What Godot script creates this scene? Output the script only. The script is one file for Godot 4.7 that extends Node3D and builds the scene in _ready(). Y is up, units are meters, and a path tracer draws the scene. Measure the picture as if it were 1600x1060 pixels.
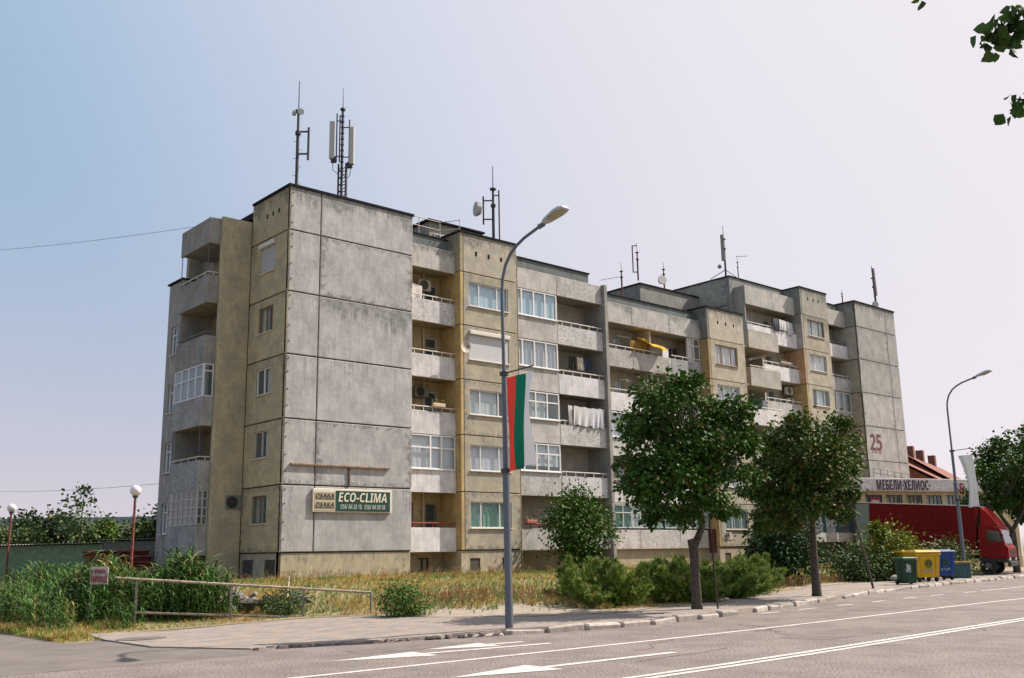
extends Node3D
# Everything is built in building coordinates: u along the long facade, y up, v away from the street; P(u, y, v) turns them into world axes.
const PJ := 1.83
const ST := 2.8
var rng := RandomNumberGenerator.new()
var M := {}
var used := {}
var block: Node3D
var fnz := FastNoiseLite.new()

class MB:
	var v := PackedVector3Array()
	var n := PackedVector3Array()
	var uv := PackedVector2Array()
	var uv2 := PackedVector2Array()
	var c := PackedColorArray()
	var col := Color(1, 1, 1)
	func tri(a: Vector3, b: Vector3, d: Vector3, nn: Vector3, s := Vector2.ZERO, t := Vector2.ZERO, w := Vector2.ZERO):
		if (b - a).cross(d - a).dot(nn) > 0.0:
			var q := b; b = d; d = q
			var q2 := t; t = w; w = q2
		for p in [a, b, d]:
			v.append(p); n.append(nn); c.append(col); uv.append(Vector2.ZERO)
		uv2.append(s); uv2.append(t); uv2.append(w)
	func trin(a: Vector3, b: Vector3, d: Vector3, na: Vector3, nb: Vector3, nd: Vector3):
		if (b - a).cross(d - a).dot(na + nb + nd) > 0.0:
			var q := b; b = d; d = q
			var q2 := nb; nb = nd; nd = q2
		v.append(a); v.append(b); v.append(d)
		n.append(na); n.append(nb); n.append(nd)
		for i in 3:
			c.append(col); uv.append(Vector2.ZERO); uv2.append(Vector2.ZERO)
	func quad(a: Vector3, b: Vector3, d: Vector3, e: Vector3, nn: Vector3, s := Vector2.ZERO, t := Vector2.ZERO, w := Vector2.ZERO, x := Vector2.ZERO):
		tri(a, b, d, nn, s, t, w)
		tri(a, d, e, nn, s, w, x)
	func quadn(a: Vector3, b: Vector3, d: Vector3, e: Vector3, na: Vector3, nb: Vector3, nd: Vector3, ne: Vector3):
		trin(a, b, d, na, nb, nd)
		trin(a, d, e, na, nd, ne)
	func flat(a: Vector3, b: Vector3, d: Vector3, e: Vector3, away: Vector3):
		var nn := (b - a).cross(d - a)
		if nn.length() < 1e-9:
			nn = (d - a).cross(e - a)
		if nn.length() < 1e-9:
			return
		nn = nn.normalized()
		if nn.dot(away) < 0.0:
			nn = -nn
		quad(a, b, d, e, nn)
	# a box with chamfered edges: centre, half sizes, axes
	func box(m: Vector3, h: Vector3, ch := 0.0, bs := Basis.IDENTITY):
		if ch <= 0.0:
			for ax in 3:
				for s in [-1.0, 1.0]:
					var nn := Vector3.ZERO; nn[ax] = s
					var q := []
					for k in [[-1, -1], [1, -1], [1, 1], [-1, 1]]:
						var p := Vector3.ZERO
						p[ax] = s * h[ax]; p[(ax + 1) % 3] = k[0] * h[(ax + 1) % 3]; p[(ax + 2) % 3] = k[1] * h[(ax + 2) % 3]
						q.append(m + bs * p)
					quad(q[0], q[1], q[2], q[3], (bs * nn).normalized())
			return
		ch = minf(ch, minf(h.x, minf(h.y, h.z)) * 0.9)
		for ax in 3:
			var b1 := (ax + 1) % 3
			var b2 := (ax + 2) % 3
			for s in [-1.0, 1.0]:
				var q := []
				for k in [[-1, -1], [1, -1], [1, 1], [-1, 1]]:
					var p := Vector3.ZERO
					p[ax] = s * h[ax]; p[b1] = k[0] * (h[b1] - ch); p[b2] = k[1] * (h[b2] - ch)
					q.append(m + bs * p)
				var nn := Vector3.ZERO; nn[ax] = s
				quad(q[0], q[1], q[2], q[3], (bs * nn).normalized())
				for t in [-1.0, 1.0]:
					# edge between +-ax and +-b1 running along b2
					var e := []
					for k in [-1.0, 1.0]:
						var p := Vector3.ZERO
						p[ax] = s * h[ax]; p[b1] = t * (h[b1] - ch); p[b2] = k * (h[b2] - ch)
						e.append(m + bs * p)
					for k in [1.0, -1.0]:
						var p := Vector3.ZERO
						p[ax] = s * (h[ax] - ch); p[b1] = t * h[b1]; p[b2] = k * (h[b2] - ch)
						e.append(m + bs * p)
					var en := Vector3.ZERO; en[ax] = s; en[b1] = t
					quad(e[0], e[1], e[2], e[3], (bs * en).normalized())
		for sx in [-1.0, 1.0]:
			for sy in [-1.0, 1.0]:
				for sz in [-1.0, 1.0]:
					var s := Vector3(sx, sy, sz)
					var a := m + bs * Vector3(sx * h.x, sy * (h.y - ch), sz * (h.z - ch))
					var b := m + bs * Vector3(sx * (h.x - ch), sy * h.y, sz * (h.z - ch))
					var d := m + bs * Vector3(sx * (h.x - ch), sy * (h.y - ch), sz * h.z)
					tri(a, b, d, (bs * s).normalized())
	func span(a: Vector3, b: Vector3, ch := 0.0):
		box((a + b) / 2.0, (b - a).abs() / 2.0, ch)
	func bar(a: Vector3, b: Vector3, w: float, d: float, ch := 0.0):
		var y := (b - a).normalized()
		var x := Vector3.RIGHT if absf(y.y) > 0.9 else Vector3.UP.cross(y).normalized()
		var z := x.cross(y).normalized()
		box((a + b) / 2.0, Vector3(w / 2.0, a.distance_to(b) / 2.0, d / 2.0), ch, Basis(x, y, z))
	func tube(pts: Array, rad: Array, sides := 8, caps := true):
		var rings := []
		var norms := []
		var refv := Vector3(0.31, 0.17, 0.93).normalized()
		for i in pts.size():
			var t: Vector3 = (pts[mini(i + 1, pts.size() - 1)] - pts[maxi(i - 1, 0)]).normalized()
			var x := refv - t * refv.dot(t)
			if x.length() < 0.05:
				x = Vector3.RIGHT - t * t.x
			x = x.normalized()
			refv = x
			var y := t.cross(x).normalized()
			var r := []
			var q := []
			for k in sides:
				var a := TAU * k / sides
				var d := x * cos(a) + y * sin(a)
				r.append(pts[i] + d * rad[i]); q.append(d)
			rings.append(r); norms.append(q)
		for i in pts.size() - 1:
			for k in sides:
				var j := (k + 1) % sides
				quadn(rings[i][k], rings[i][j], rings[i + 1][j], rings[i + 1][k], norms[i][k], norms[i][j], norms[i + 1][j], norms[i + 1][k])
		if caps:
			for e in [[0, -1], [pts.size() - 1, 1]]:
				var i: int = e[0]
				var ax: Vector3 = ((pts[mini(i + 1, pts.size() - 1)] - pts[maxi(i - 1, 0)])).normalized() * e[1]
				for k in sides:
					tri(pts[i], rings[i][k], rings[i][(k + 1) % sides], ax)
	func rod(a: Vector3, b: Vector3, r: float, sides := 6):
		tube([a, b], [r, r], sides)
	func ball(m: Vector3, r: Vector3, nu := 12, nv := 8):
		for i in nu:
			for j in nv:
				var q := []
				var nn := []
				for k in [[0, 0], [1, 0], [1, 1], [0, 1]]:
					var a: float = TAU * (i + k[0]) / nu
					var b: float = PI * (j + k[1]) / nv
					var d := Vector3(cos(a) * sin(b), cos(b), sin(a) * sin(b))
					q.append(m + d * r); nn.append((d / r).normalized())
				quadn(q[0], q[1], q[2], q[3], nn[0], nn[1], nn[2], nn[3])
	# a slab with rectangular holes: o is the lower left corner of its outer face, ax and ay run along it, t is its thickness behind that face
	func sheet(o: Vector3, ax: Vector3, ay: Vector3, w: float, h: float, t: float, holes := [], ch := 0.0, cell := -1, clip := Rect2(0, 0, 1, 1)):
		var nn := ax.cross(ay).normalized()
		var xs := [0.0, w]
		var ys := [0.0, h]
		for q in holes:
			for e in [q[0], q[1]]:
				if e > 0.0 and e < w: xs.append(e)
			for e in [q[2], q[3]]:
				if e > 0.0 and e < h: ys.append(e)
		xs.sort(); ys.sort()
		var open := func(x: float, y: float) -> bool:
			if x < 0.0 or y < 0.0 or x > w or y > h: return true
			for q in holes:
				if x > q[0] and x < q[1] and y > q[2] and y < q[3]: return true
			return false
		var ptf := func(x: float, y: float, d: float) -> Vector3: return o + ax * x + ay * y - nn * d
		var uvf := func(x: float, y: float) -> Vector2:
			if cell < 0: return Vector2(0.02, 0.02)
			var q := Vector2(clip.position.x + clip.size.x * x / w, clip.position.y + clip.size.y * (1.0 - y / h))
			return Vector2((cell % 4 + 0.015 + 0.97 * q.x) / 4.0, (cell / 4 + 0.015 + 0.97 * q.y) / 4.0)
		for i in xs.size() - 1:
			for j in ys.size() - 1:
				var x0: float = xs[i]
				var x1: float = xs[i + 1]
				var y0: float = ys[j]
				var y1: float = ys[j + 1]
				if x1 - x0 < 1e-5 or y1 - y0 < 1e-5: continue
				var mx := (x0 + x1) / 2.0
				var my := (y0 + y1) / 2.0
				if open.call(mx, my): continue
				var a := x0 + (ch if x0 < 1e-5 else 0.0)
				var b := x1 - (ch if x1 > w - 1e-5 else 0.0)
				var cc := y0 + (ch if y0 < 1e-5 else 0.0)
				var d := y1 - (ch if y1 > h - 1e-5 else 0.0)
				quad(ptf.call(a, cc, 0), ptf.call(b, cc, 0), ptf.call(b, d, 0), ptf.call(a, d, 0), nn, uvf.call(a, cc), uvf.call(b, cc), uvf.call(b, d), uvf.call(a, d))
				quad(ptf.call(x0, y0, t), ptf.call(x1, y0, t), ptf.call(x1, y1, t), ptf.call(x0, y1, t), -nn)
				var z := Vector2(0.02, 0.02)
				for s in [[-1, 0], [1, 0], [0, -1], [0, 1]]:
					var px: float = x0 - 0.001 if s[0] < 0 else x1 + 0.001 if s[0] > 0 else mx
					var py: float = y0 - 0.001 if s[1] < 0 else y1 + 0.001 if s[1] > 0 else my
					if not open.call(px, py): continue
					var sn: Vector3 = ax * s[0] + ay * s[1]
					var edge: bool = px < 0 or py < 0 or px > w or py > h
					var e0: Vector2
					var e1: Vector2
					var f0: Vector2
					var f1: Vector2
					if s[0] != 0:
						var ex: float = x0 if s[0] < 0 else x1
						var fx: float = a if s[0] < 0 else b
						e0 = Vector2(ex, y0); e1 = Vector2(ex, y1); f0 = Vector2(fx, cc); f1 = Vector2(fx, d)
					else:
						var ey: float = y0 if s[1] < 0 else y1
						var fy: float = cc if s[1] < 0 else d
						e0 = Vector2(x0, ey); e1 = Vector2(x1, ey); f0 = Vector2(a, fy); f1 = Vector2(b, fy)
					var dd := ch if edge else 0.0
					if dd > 0.0:
						quad(ptf.call(f0.x, f0.y, 0), ptf.call(f1.x, f1.y, 0), ptf.call(e1.x, e1.y, dd), ptf.call(e0.x, e0.y, dd), (nn + sn).normalized(), z, z, z, z)
					quad(ptf.call(e0.x, e0.y, dd), ptf.call(e1.x, e1.y, dd), ptf.call(e1.x, e1.y, t), ptf.call(e0.x, e0.y, t), sn, z, z, z, z)
	func mesh() -> ArrayMesh:
		var a := []
		a.resize(Mesh.ARRAY_MAX)
		a[Mesh.ARRAY_VERTEX] = v; a[Mesh.ARRAY_NORMAL] = n; a[Mesh.ARRAY_TEX_UV] = uv; a[Mesh.ARRAY_TEX_UV2] = uv2; a[Mesh.ARRAY_COLOR] = c
		var m := ArrayMesh.new()
		m.add_surface_from_arrays(Mesh.PRIMITIVE_TRIANGLES, a)
		return m

func P(u: float, y: float, v: float) -> Vector3:
	return Vector3(u, y, -v)

func J(k: float) -> float:
	return PJ + ST * k

func JC(k: float) -> float:
	return PJ + 1.16 + ST * k

func put(mb: MB, called: String, mat: Material, parent: Node = null) -> MeshInstance3D:
	var o := MeshInstance3D.new()
	o.mesh = mb.mesh()
	o.material_override = mat
	return hang(o, called, parent)

func hang(o: Node3D, called: String, parent: Node = null):
	if parent == null or parent == self:
		used[called] = used.get(called, 0) + 1
		o.name = called if used[called] == 1 else "%s_%03d" % [called, used[called] - 1]
		add_child(o)
	else:
		o.name = called
		parent.add_child(o, true)
	return o

func reuse(mesh: Mesh, mat: Material, called: String, parent: Node, tf := Transform3D.IDENTITY) -> MeshInstance3D:
	var o := MeshInstance3D.new()
	o.mesh = mesh
	o.material_override = mat
	o.transform = tf
	return hang(o, called, parent)

func group3(called: String, parent: Node = null, at := Vector3.ZERO, turn := 0.0) -> Node3D:
	var o := Node3D.new()
	o.position = at
	o.rotation.y = turn
	return hang(o, called, parent)

func tag(o: Node, label: String, category: String, grp := "", kind := ""):
	o.set_meta("label", label)
	o.set_meta("category", category)
	if grp: o.set_meta("group", grp)
	if kind: o.set_meta("kind", kind)
	return o

func structure(o: Node):
	o.set_meta("kind", "structure")
	return o

func lin(r: float, g: float, b: float, a := 1.0) -> Color:
	var c := Color(r, g, b).linear_to_srgb()
	c.a = a
	return c

func mat(called: String, col: Color, rough := 0.85, metal := 0.0, vc := false) -> StandardMaterial3D:
	var m := StandardMaterial3D.new()
	m.resource_name = called
	m.albedo_color = col
	m.roughness = rough
	m.metallic = metal
	m.vertex_color_use_as_albedo = vc
	M[called] = m
	return m

func tri_tex(m: StandardMaterial3D, tex: Texture2D, size: float, nrm: Texture2D = null, ns := 0.5):
	m.albedo_texture = tex
	m.uv1_triplanar = true
	m.uv1_world_triplanar = true
	m.uv1_triplanar_sharpness = 4.0
	m.uv1_scale = Vector3.ONE / size
	if nrm:
		m.normal_enabled = true
		m.normal_texture = nrm
		m.normal_scale = ns

func noise_bytes(sd: int, freq: float, w: int, h: int, oct := 4, stretch := 1) -> PackedByteArray:
	var f := FastNoiseLite.new()
	f.seed = sd
	f.noise_type = FastNoiseLite.TYPE_SIMPLEX_SMOOTH
	f.frequency = freq
	f.fractal_octaves = oct
	var im := f.get_seamless_image(w, maxi(8, h / stretch))
	if stretch > 1:
		im.resize(w, h, Image.INTERPOLATE_CUBIC)
	im.convert(Image.FORMAT_L8)
	return im.get_data()

func normal_tex(sd: int, freq: float, size: int, strength: float, oct := 4) -> ImageTexture:
	var im := Image.create_from_data(size, size, false, Image.FORMAT_L8, noise_bytes(sd, freq, size, size, oct))
	im.convert(Image.FORMAT_RGBA8)
	im.bump_map_to_normal_map(strength)
	return ImageTexture.create_from_image(im)

# grey grain around 1: coarse blotches, streaks running down, fine speckle
func grain(sd: int, size: int, blot: float, streak: float, fine: float, tint := Vector3.ZERO) -> ImageTexture:
	var a := noise_bytes(sd, 4.0 / size, size, size, 4)
	var b := noise_bytes(sd + 1, 26.0 / size, size, size, 3, 8)
	var c := noise_bytes(sd + 2, 0.22, size, size, 2)
	var e := noise_bytes(sd + 3, 14.0 / size, size, size, 3)
	var out := PackedByteArray()
	out.resize(size * size * 3)
	for i in size * size:
		var x := (a[i] - 128.0) / 128.0
		var s := (b[i] - 128.0) / 128.0
		var y := (c[i] - 128.0) / 128.0
		var w := (e[i] - 128.0) / 128.0
		var g := 0.92 + blot * (x + 0.6 * w) * 0.5 + streak * s * 0.5 + fine * y * 0.5
		var k := i * 3
		out[k] = int(clampf(g + tint.x * x, 0.0, 1.0) * 255.0)
		out[k + 1] = int(clampf(g + tint.y * x, 0.0, 1.0) * 255.0)
		out[k + 2] = int(clampf(g + tint.z * x, 0.0, 1.0) * 255.0)
	return ImageTexture.create_from_image(Image.create_from_data(size, size, false, Image.FORMAT_RGB8, out))

# sixteen cells of weathering for concrete panels; cell 0 is clean. Cells 1-4 thick soot with drips from the top edge, 5-9 thin drips, 10-13 peeling and lichen, 14-15 rims of dirt
func stains() -> ImageTexture:
	var n := 1024
	var q := n / 4
	var out := PackedByteArray()
	out.resize(n * n * 4)
	var f := FastNoiseLite.new()
	f.noise_type = FastNoiseLite.TYPE_SIMPLEX_SMOOTH
	f.fractal_octaves = 4
	f.frequency = 1.0
	for cell in range(1, 16):
		var ox := (cell % 4) * q
		var oy := (cell / 4) * q
		f.seed = 100 + cell * 7
		var drip := PackedFloat32Array()
		var big := PackedFloat32Array()
		for x in q:
			drip.append(f.get_noise_2d(x * 0.11, 3.0) * 0.5 + f.get_noise_2d(x * 0.35, 9.0) * 0.5)
			big.append(f.get_noise_2d(x * 0.014, 40.0))
		for y in q:
			var fy := float(y) / q
			for x in q:
				var al := 0.0
				var lum := 0.20
				var spot := f.get_noise_2d(x * 0.045, y * 0.032)
				var fine := f.get_noise_2d(x * 0.16 + 70.0, y * 0.11)
				if cell <= 4:
					var reach := 0.26 + 0.05 * cell * 0.5 + 0.30 * big[x] + 0.28 * drip[x]
					al = clampf((reach - fy) * 9.0, 0.0, 1.0) * clampf(0.62 + 0.5 * spot + 0.3 * fine, 0.0, 1.0) * 0.72
				elif cell <= 9:
					var reach := 0.08 + 0.5 * maxf(0.0, big[x]) + 0.75 * maxf(0.0, drip[x])
					al = clampf((reach - fy) * 6.0, 0.0, 1.0) * clampf(0.35 + 0.6 * drip[x] + 0.6 * spot + 0.4 * fine, 0.0, 1.0) * 0.55
				elif cell <= 13:
					al = clampf((spot + 0.5 * fine - 0.06 + 0.25 * big[x]) * 2.4, 0.0, 1.0) * 0.42
					lum = 0.24
				else:
					var rim := minf(minf(x, q - 1 - x), minf(y, q - 1 - y)) / float(q)
					al = clampf((0.07 + 0.10 * spot + 0.06 * fine - rim) * 14.0, 0.0, 1.0) * 0.55
				var k := ((oy + y) * n + ox + x) * 4
				out[k] = int((lum + 0.02) * 255 + 8.0 * spot)
				out[k + 1] = int((lum + 0.035) * 255 + 8.0 * spot)
				out[k + 2] = int((lum + 0.025) * 255 + 8.0 * spot)
				out[k + 3] = int(clampf(al, 0, 1) * 255)
	return ImageTexture.create_from_image(Image.create_from_data(n, n, false, Image.FORMAT_RGBA8, out))

func sky_picture(to_sun: Vector3) -> ImageTexture:
	var w := 512
	var h := 256
	var im := Image.create(w, h, false, Image.FORMAT_RGBF)
	for y in h:
		var el := PI / 2 - PI * (y + 0.5) / h
		for x in w:
			var az := TAU * (x + 0.5) / w
			var d := Vector3(sin(az) * cos(el), sin(el), -cos(az) * cos(el))
			var low := exp(-maxf(d.y, 0.0) * 4.0)
			var c := Vector3(0.145, 0.283, 0.432).lerp(Vector3(0.484, 0.423, 0.447), low)
			# the haze brightens towards the sun
			var near := d.dot(to_sun)
			c = c.lerp(Vector3(0.565, 0.538, 0.572), smoothstep(0.10, 0.86, near))
			c = c.lerp(Vector3(0.60, 0.545, 0.58), low * smoothstep(0.15, 0.6, near))
			c = c.lerp(Vector3(0.85, 0.81, 0.76), smoothstep(0.85, 1.0, near))
			if d.y < 0.0:
				c = c.lerp(Vector3(0.18, 0.165, 0.14), clampf(-d.y * 6.0, 0.0, 1.0))
			im.set_pixel(x, y, Color(c.x, c.y, c.z))
	return ImageTexture.create_from_image(im)

func _ready():
	rng.seed = 11
	fnz.seed = 5
	fnz.frequency = 1.0
	fnz.fractal_octaves = 3
	# camera
	var cam := Camera3D.new()
	cam.name = "camera"
	var yaw := deg_to_rad(48.63)
	var pit := deg_to_rad(12.19)
	var rol := deg_to_rad(-1.0)
	var fh := P(cos(yaw), 0, sin(yaw))
	var rh := P(sin(yaw), 0, -cos(yaw))
	var fw := fh * cos(pit) + Vector3.UP * sin(pit)
	var up := Vector3.UP * cos(pit) - fh * sin(pit)
	var r2 := rh * cos(rol) + up * sin(rol)
	var u2 := up * cos(rol) - rh * sin(rol)
	cam.transform = Transform3D(Basis(r2, u2, -fw), P(-20.35, 1.62, -37.89))
	cam.fov = rad_to_deg(2.0 * atan(530.0 / 1555.0))
	cam.near = 0.1
	cam.far = 1500.0
	add_child(cam)
	# sky, sun, exposure
	var to_sun := Vector3(0.86, 1.0, 0.33).normalized()
	var env := Environment.new()
	env.background_mode = Environment.BG_SKY
	var sky := Sky.new()
	var pan := PanoramaSkyMaterial.new()
	pan.panorama = sky_picture(to_sun)
	sky.sky_material = pan
	env.sky = sky
	env.tonemap_mode = Environment.TONE_MAPPER_LINEAR
	env.tonemap_exposure = 1.55
	env.sdfgi_enabled = true
	env.ssao_enabled = true
	env.ssil_enabled = true
	var we := WorldEnvironment.new()
	we.name = "environment"
	we.environment = env
	add_child(we)
	var sun := DirectionalLight3D.new()
	sun.name = "sun"
	sun.light_energy = 1.6
	sun.light_color = Color(1.0, 0.962, 0.912)
	sun.light_angular_distance = 0.5
	sun.shadow_enabled = true
	sun.transform = Transform3D(Basis.looking_at(-to_sun, Vector3.UP), Vector3(0, 40, 0))
	add_child(sun)
	materials()
	setting()
	apartment_block()
	rooftop()
	on_the_facade()
	street()
	vehicles_and_bins()
	neighbours()
	trees()
	plants()

func materials():
	var gc := grain(21, 1024, 0.15, 0.09, 0.13)
	var gy := grain(31, 512, 0.15, 0.07, 0.13, Vector3(0.01, 0, -0.03))
	var ga := grain(41, 1024, 0.16, 0.0, 0.24)
	var gs := grain(51, 512, 0.16, 0.0, 0.30, Vector3(0.05, 0.0, -0.06))
	var bump := normal_tex(61, 0.06, 512, 3.0, 5)
	var fine := normal_tex(62, 0.2, 512, 4.0, 3)
	var st := stains()
	var concrete := mat("concrete", Color.WHITE, 0.92, 0.0, true)
	tri_tex(concrete, gc, 5.3, bump, 0.12)
	concrete.detail_enabled = true
	concrete.detail_albedo = st
	concrete.detail_uv_layer = BaseMaterial3D.DETAIL_UV_2
	concrete.detail_blend_mode = BaseMaterial3D.BLEND_MODE_MIX
	var render := mat("render", Color.WHITE, 0.93, 0.0, true)
	tri_tex(render, gy, 3.7, bump, 0.12)
	render.detail_enabled = true
	render.detail_albedo = st
	render.detail_uv_layer = BaseMaterial3D.DETAIL_UV_2
	render.detail_blend_mode = BaseMaterial3D.BLEND_MODE_MIX
	mat("joint", lin(0.075, 0.062, 0.05), 0.95)
	mat("bitumen", lin(0.022, 0.022, 0.024), 0.95).metallic_specular = 0.15
	var painted := mat("painted", Color.WHITE, 0.55, 0.0, true)
	painted.metallic_specular = 0.4
	var rough := mat("plain", Color.WHITE, 0.85, 0.0, true)
	tri_tex(rough, grain(71, 256, 0.2, 0.06, 0.16), 1.3)
	var rust := mat("rusty", Color.WHITE, 0.8, 0.0, true)
	tri_tex(rust, grain(81, 256, 0.7, 0.3, 0.4, Vector3(0.1, 0.0, -0.08)), 0.7)
	mat("steel", lin(0.115, 0.13, 0.155), 0.5, 0.25)
	mat("mast", lin(0.05, 0.05, 0.055), 0.6, 0.3)
	mat("mast_red", lin(0.11, 0.045, 0.05), 0.6, 0.2)
	var glass := mat("glass", Color(0.75, 0.85, 0.88, 0.10), 0.03)
	glass.transparency = BaseMaterial3D.TRANSPARENCY_ALPHA
	glass.metallic_specular = 0.75
	var cloth := mat("cloth", Color.WHITE, 0.95, 0.0, true)
	cloth.backlight_enabled = true
	cloth.backlight = Color(0.35, 0.35, 0.35)
	cloth.cull_mode = BaseMaterial3D.CULL_DISABLED
	var asphalt := mat("asphalt", lin(0.205, 0.168, 0.149), 0.9)
	tri_tex(asphalt, ga, 7.3, fine, 0.5)
	var pave := mat("paving", lin(0.30, 0.248, 0.213), 0.93)
	tri_tex(pave, gs, 2.6, fine, 0.6)
	var soil := mat("soil", Color.WHITE, 0.96, 0.0, true)
	tri_tex(soil, gs, 1.9, bump, 0.8)
	var mark := mat("road_paint", lin(0.66, 0.6, 0.57), 0.7)
	tri_tex(mark, grain(91, 512, 0.2, 0.0, 0.5), 1.1)
	var bark := mat("bark", lin(0.10, 0.082, 0.065), 0.95)
	tri_tex(bark, grain(95, 256, 0.5, 0.6, 0.5), 0.5, normal_tex(96, 0.08, 256, 6.0, 4), 0.9)
	for l in [["leaf", 0.6, 0.42], ["reed", 0.6, 0.35], ["dry", 0.8, 0.25], ["needle", 0.6, 0.35]]:
		var m := mat(l[0], Color.WHITE, l[1], 0.0, true)
		m.backlight_enabled = true
		m.backlight = Color(l[2], l[2], l[2] * 0.55)
		m.metallic_specular = 0.32
		m.cull_mode = BaseMaterial3D.CULL_DISABLED
	var globe := mat("opal", lin(0.72, 0.68, 0.66), 0.25)
	globe.subsurf_scatter_enabled = true
	globe.subsurf_scatter_strength = 0.3
	var lorry := mat("lorry_paint", Color.WHITE, 0.5, 0.0, true)
	lorry.metallic_specular = 0.25
	mat("rubber", lin(0.02, 0.02, 0.02), 0.85)

# ---------------------------------------------------------------- setting
const KERB := [[-12.6, -18.6], [-11.6, -20.6], [-9.8, -21.0], [-8.3, -21.4], [-6.7, -21.85], [-4.9, -22.2], [-3.2, -22.4], [-1.3, -22.2], [1.6, -21.75], [3.7, -21.25], [6.8, -20.5], [10.3, -19.5], [13.8, -18.6], [17.0, -18.0], [23.2, -17.0], [28.3, -16.45], [34.0, -15.7], [50.0, -13.6], [90.0, -9.0], [150.0, -2.0]]
const EDGE := [[-12.6, -16.2], [-12.3, -14.2], [-11.2, -14.5], [-9.0, -14.3], [-7.2, -14.5], [-5.8, -15.2], [-5.0, -17.4], [-3.4, -19.2], [-1.2, -19.9], [1.5, -19.2], [4.5, -18.5], [8.2, -17.0], [11.5, -16.1], [18.0, -14.3], [24.0, -13.4], [28.0, -13.2], [36.0, -13.0], [50.0, -11.2], [90.0, -6.0], [150.0, 0.0]]

func along(line: Array, u: float) -> float:
	for i in line.size() - 1:
		if u <= line[i + 1][0]:
			var t := clampf((u - line[i][0]) / maxf(1e-4, line[i + 1][0] - line[i][0]), 0.0, 1.0)
			return lerpf(line[i][1], line[i + 1][1], t)
	return line[-1][1]

func pave_y(u: float) -> float:
	return lerpf(0.025, 0.12, smoothstep(-10.5, -6.0, u))

func lot_y(u: float, v: float) -> float:
	var e := along(EDGE, u)
	var t := smoothstep(0.0, 1.0, (v - e) / maxf(4.0, -1.5 - e))
	var top := 0.74
	var side := smoothstep(-13.2, -10.5, u)
	return lerpf(pave_y(u) + 0.01, top, t) * lerpf(0.15, 1.0, side) + 0.045 * fnz.get_noise_2d(u * 0.5, v * 0.5) * t

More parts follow.
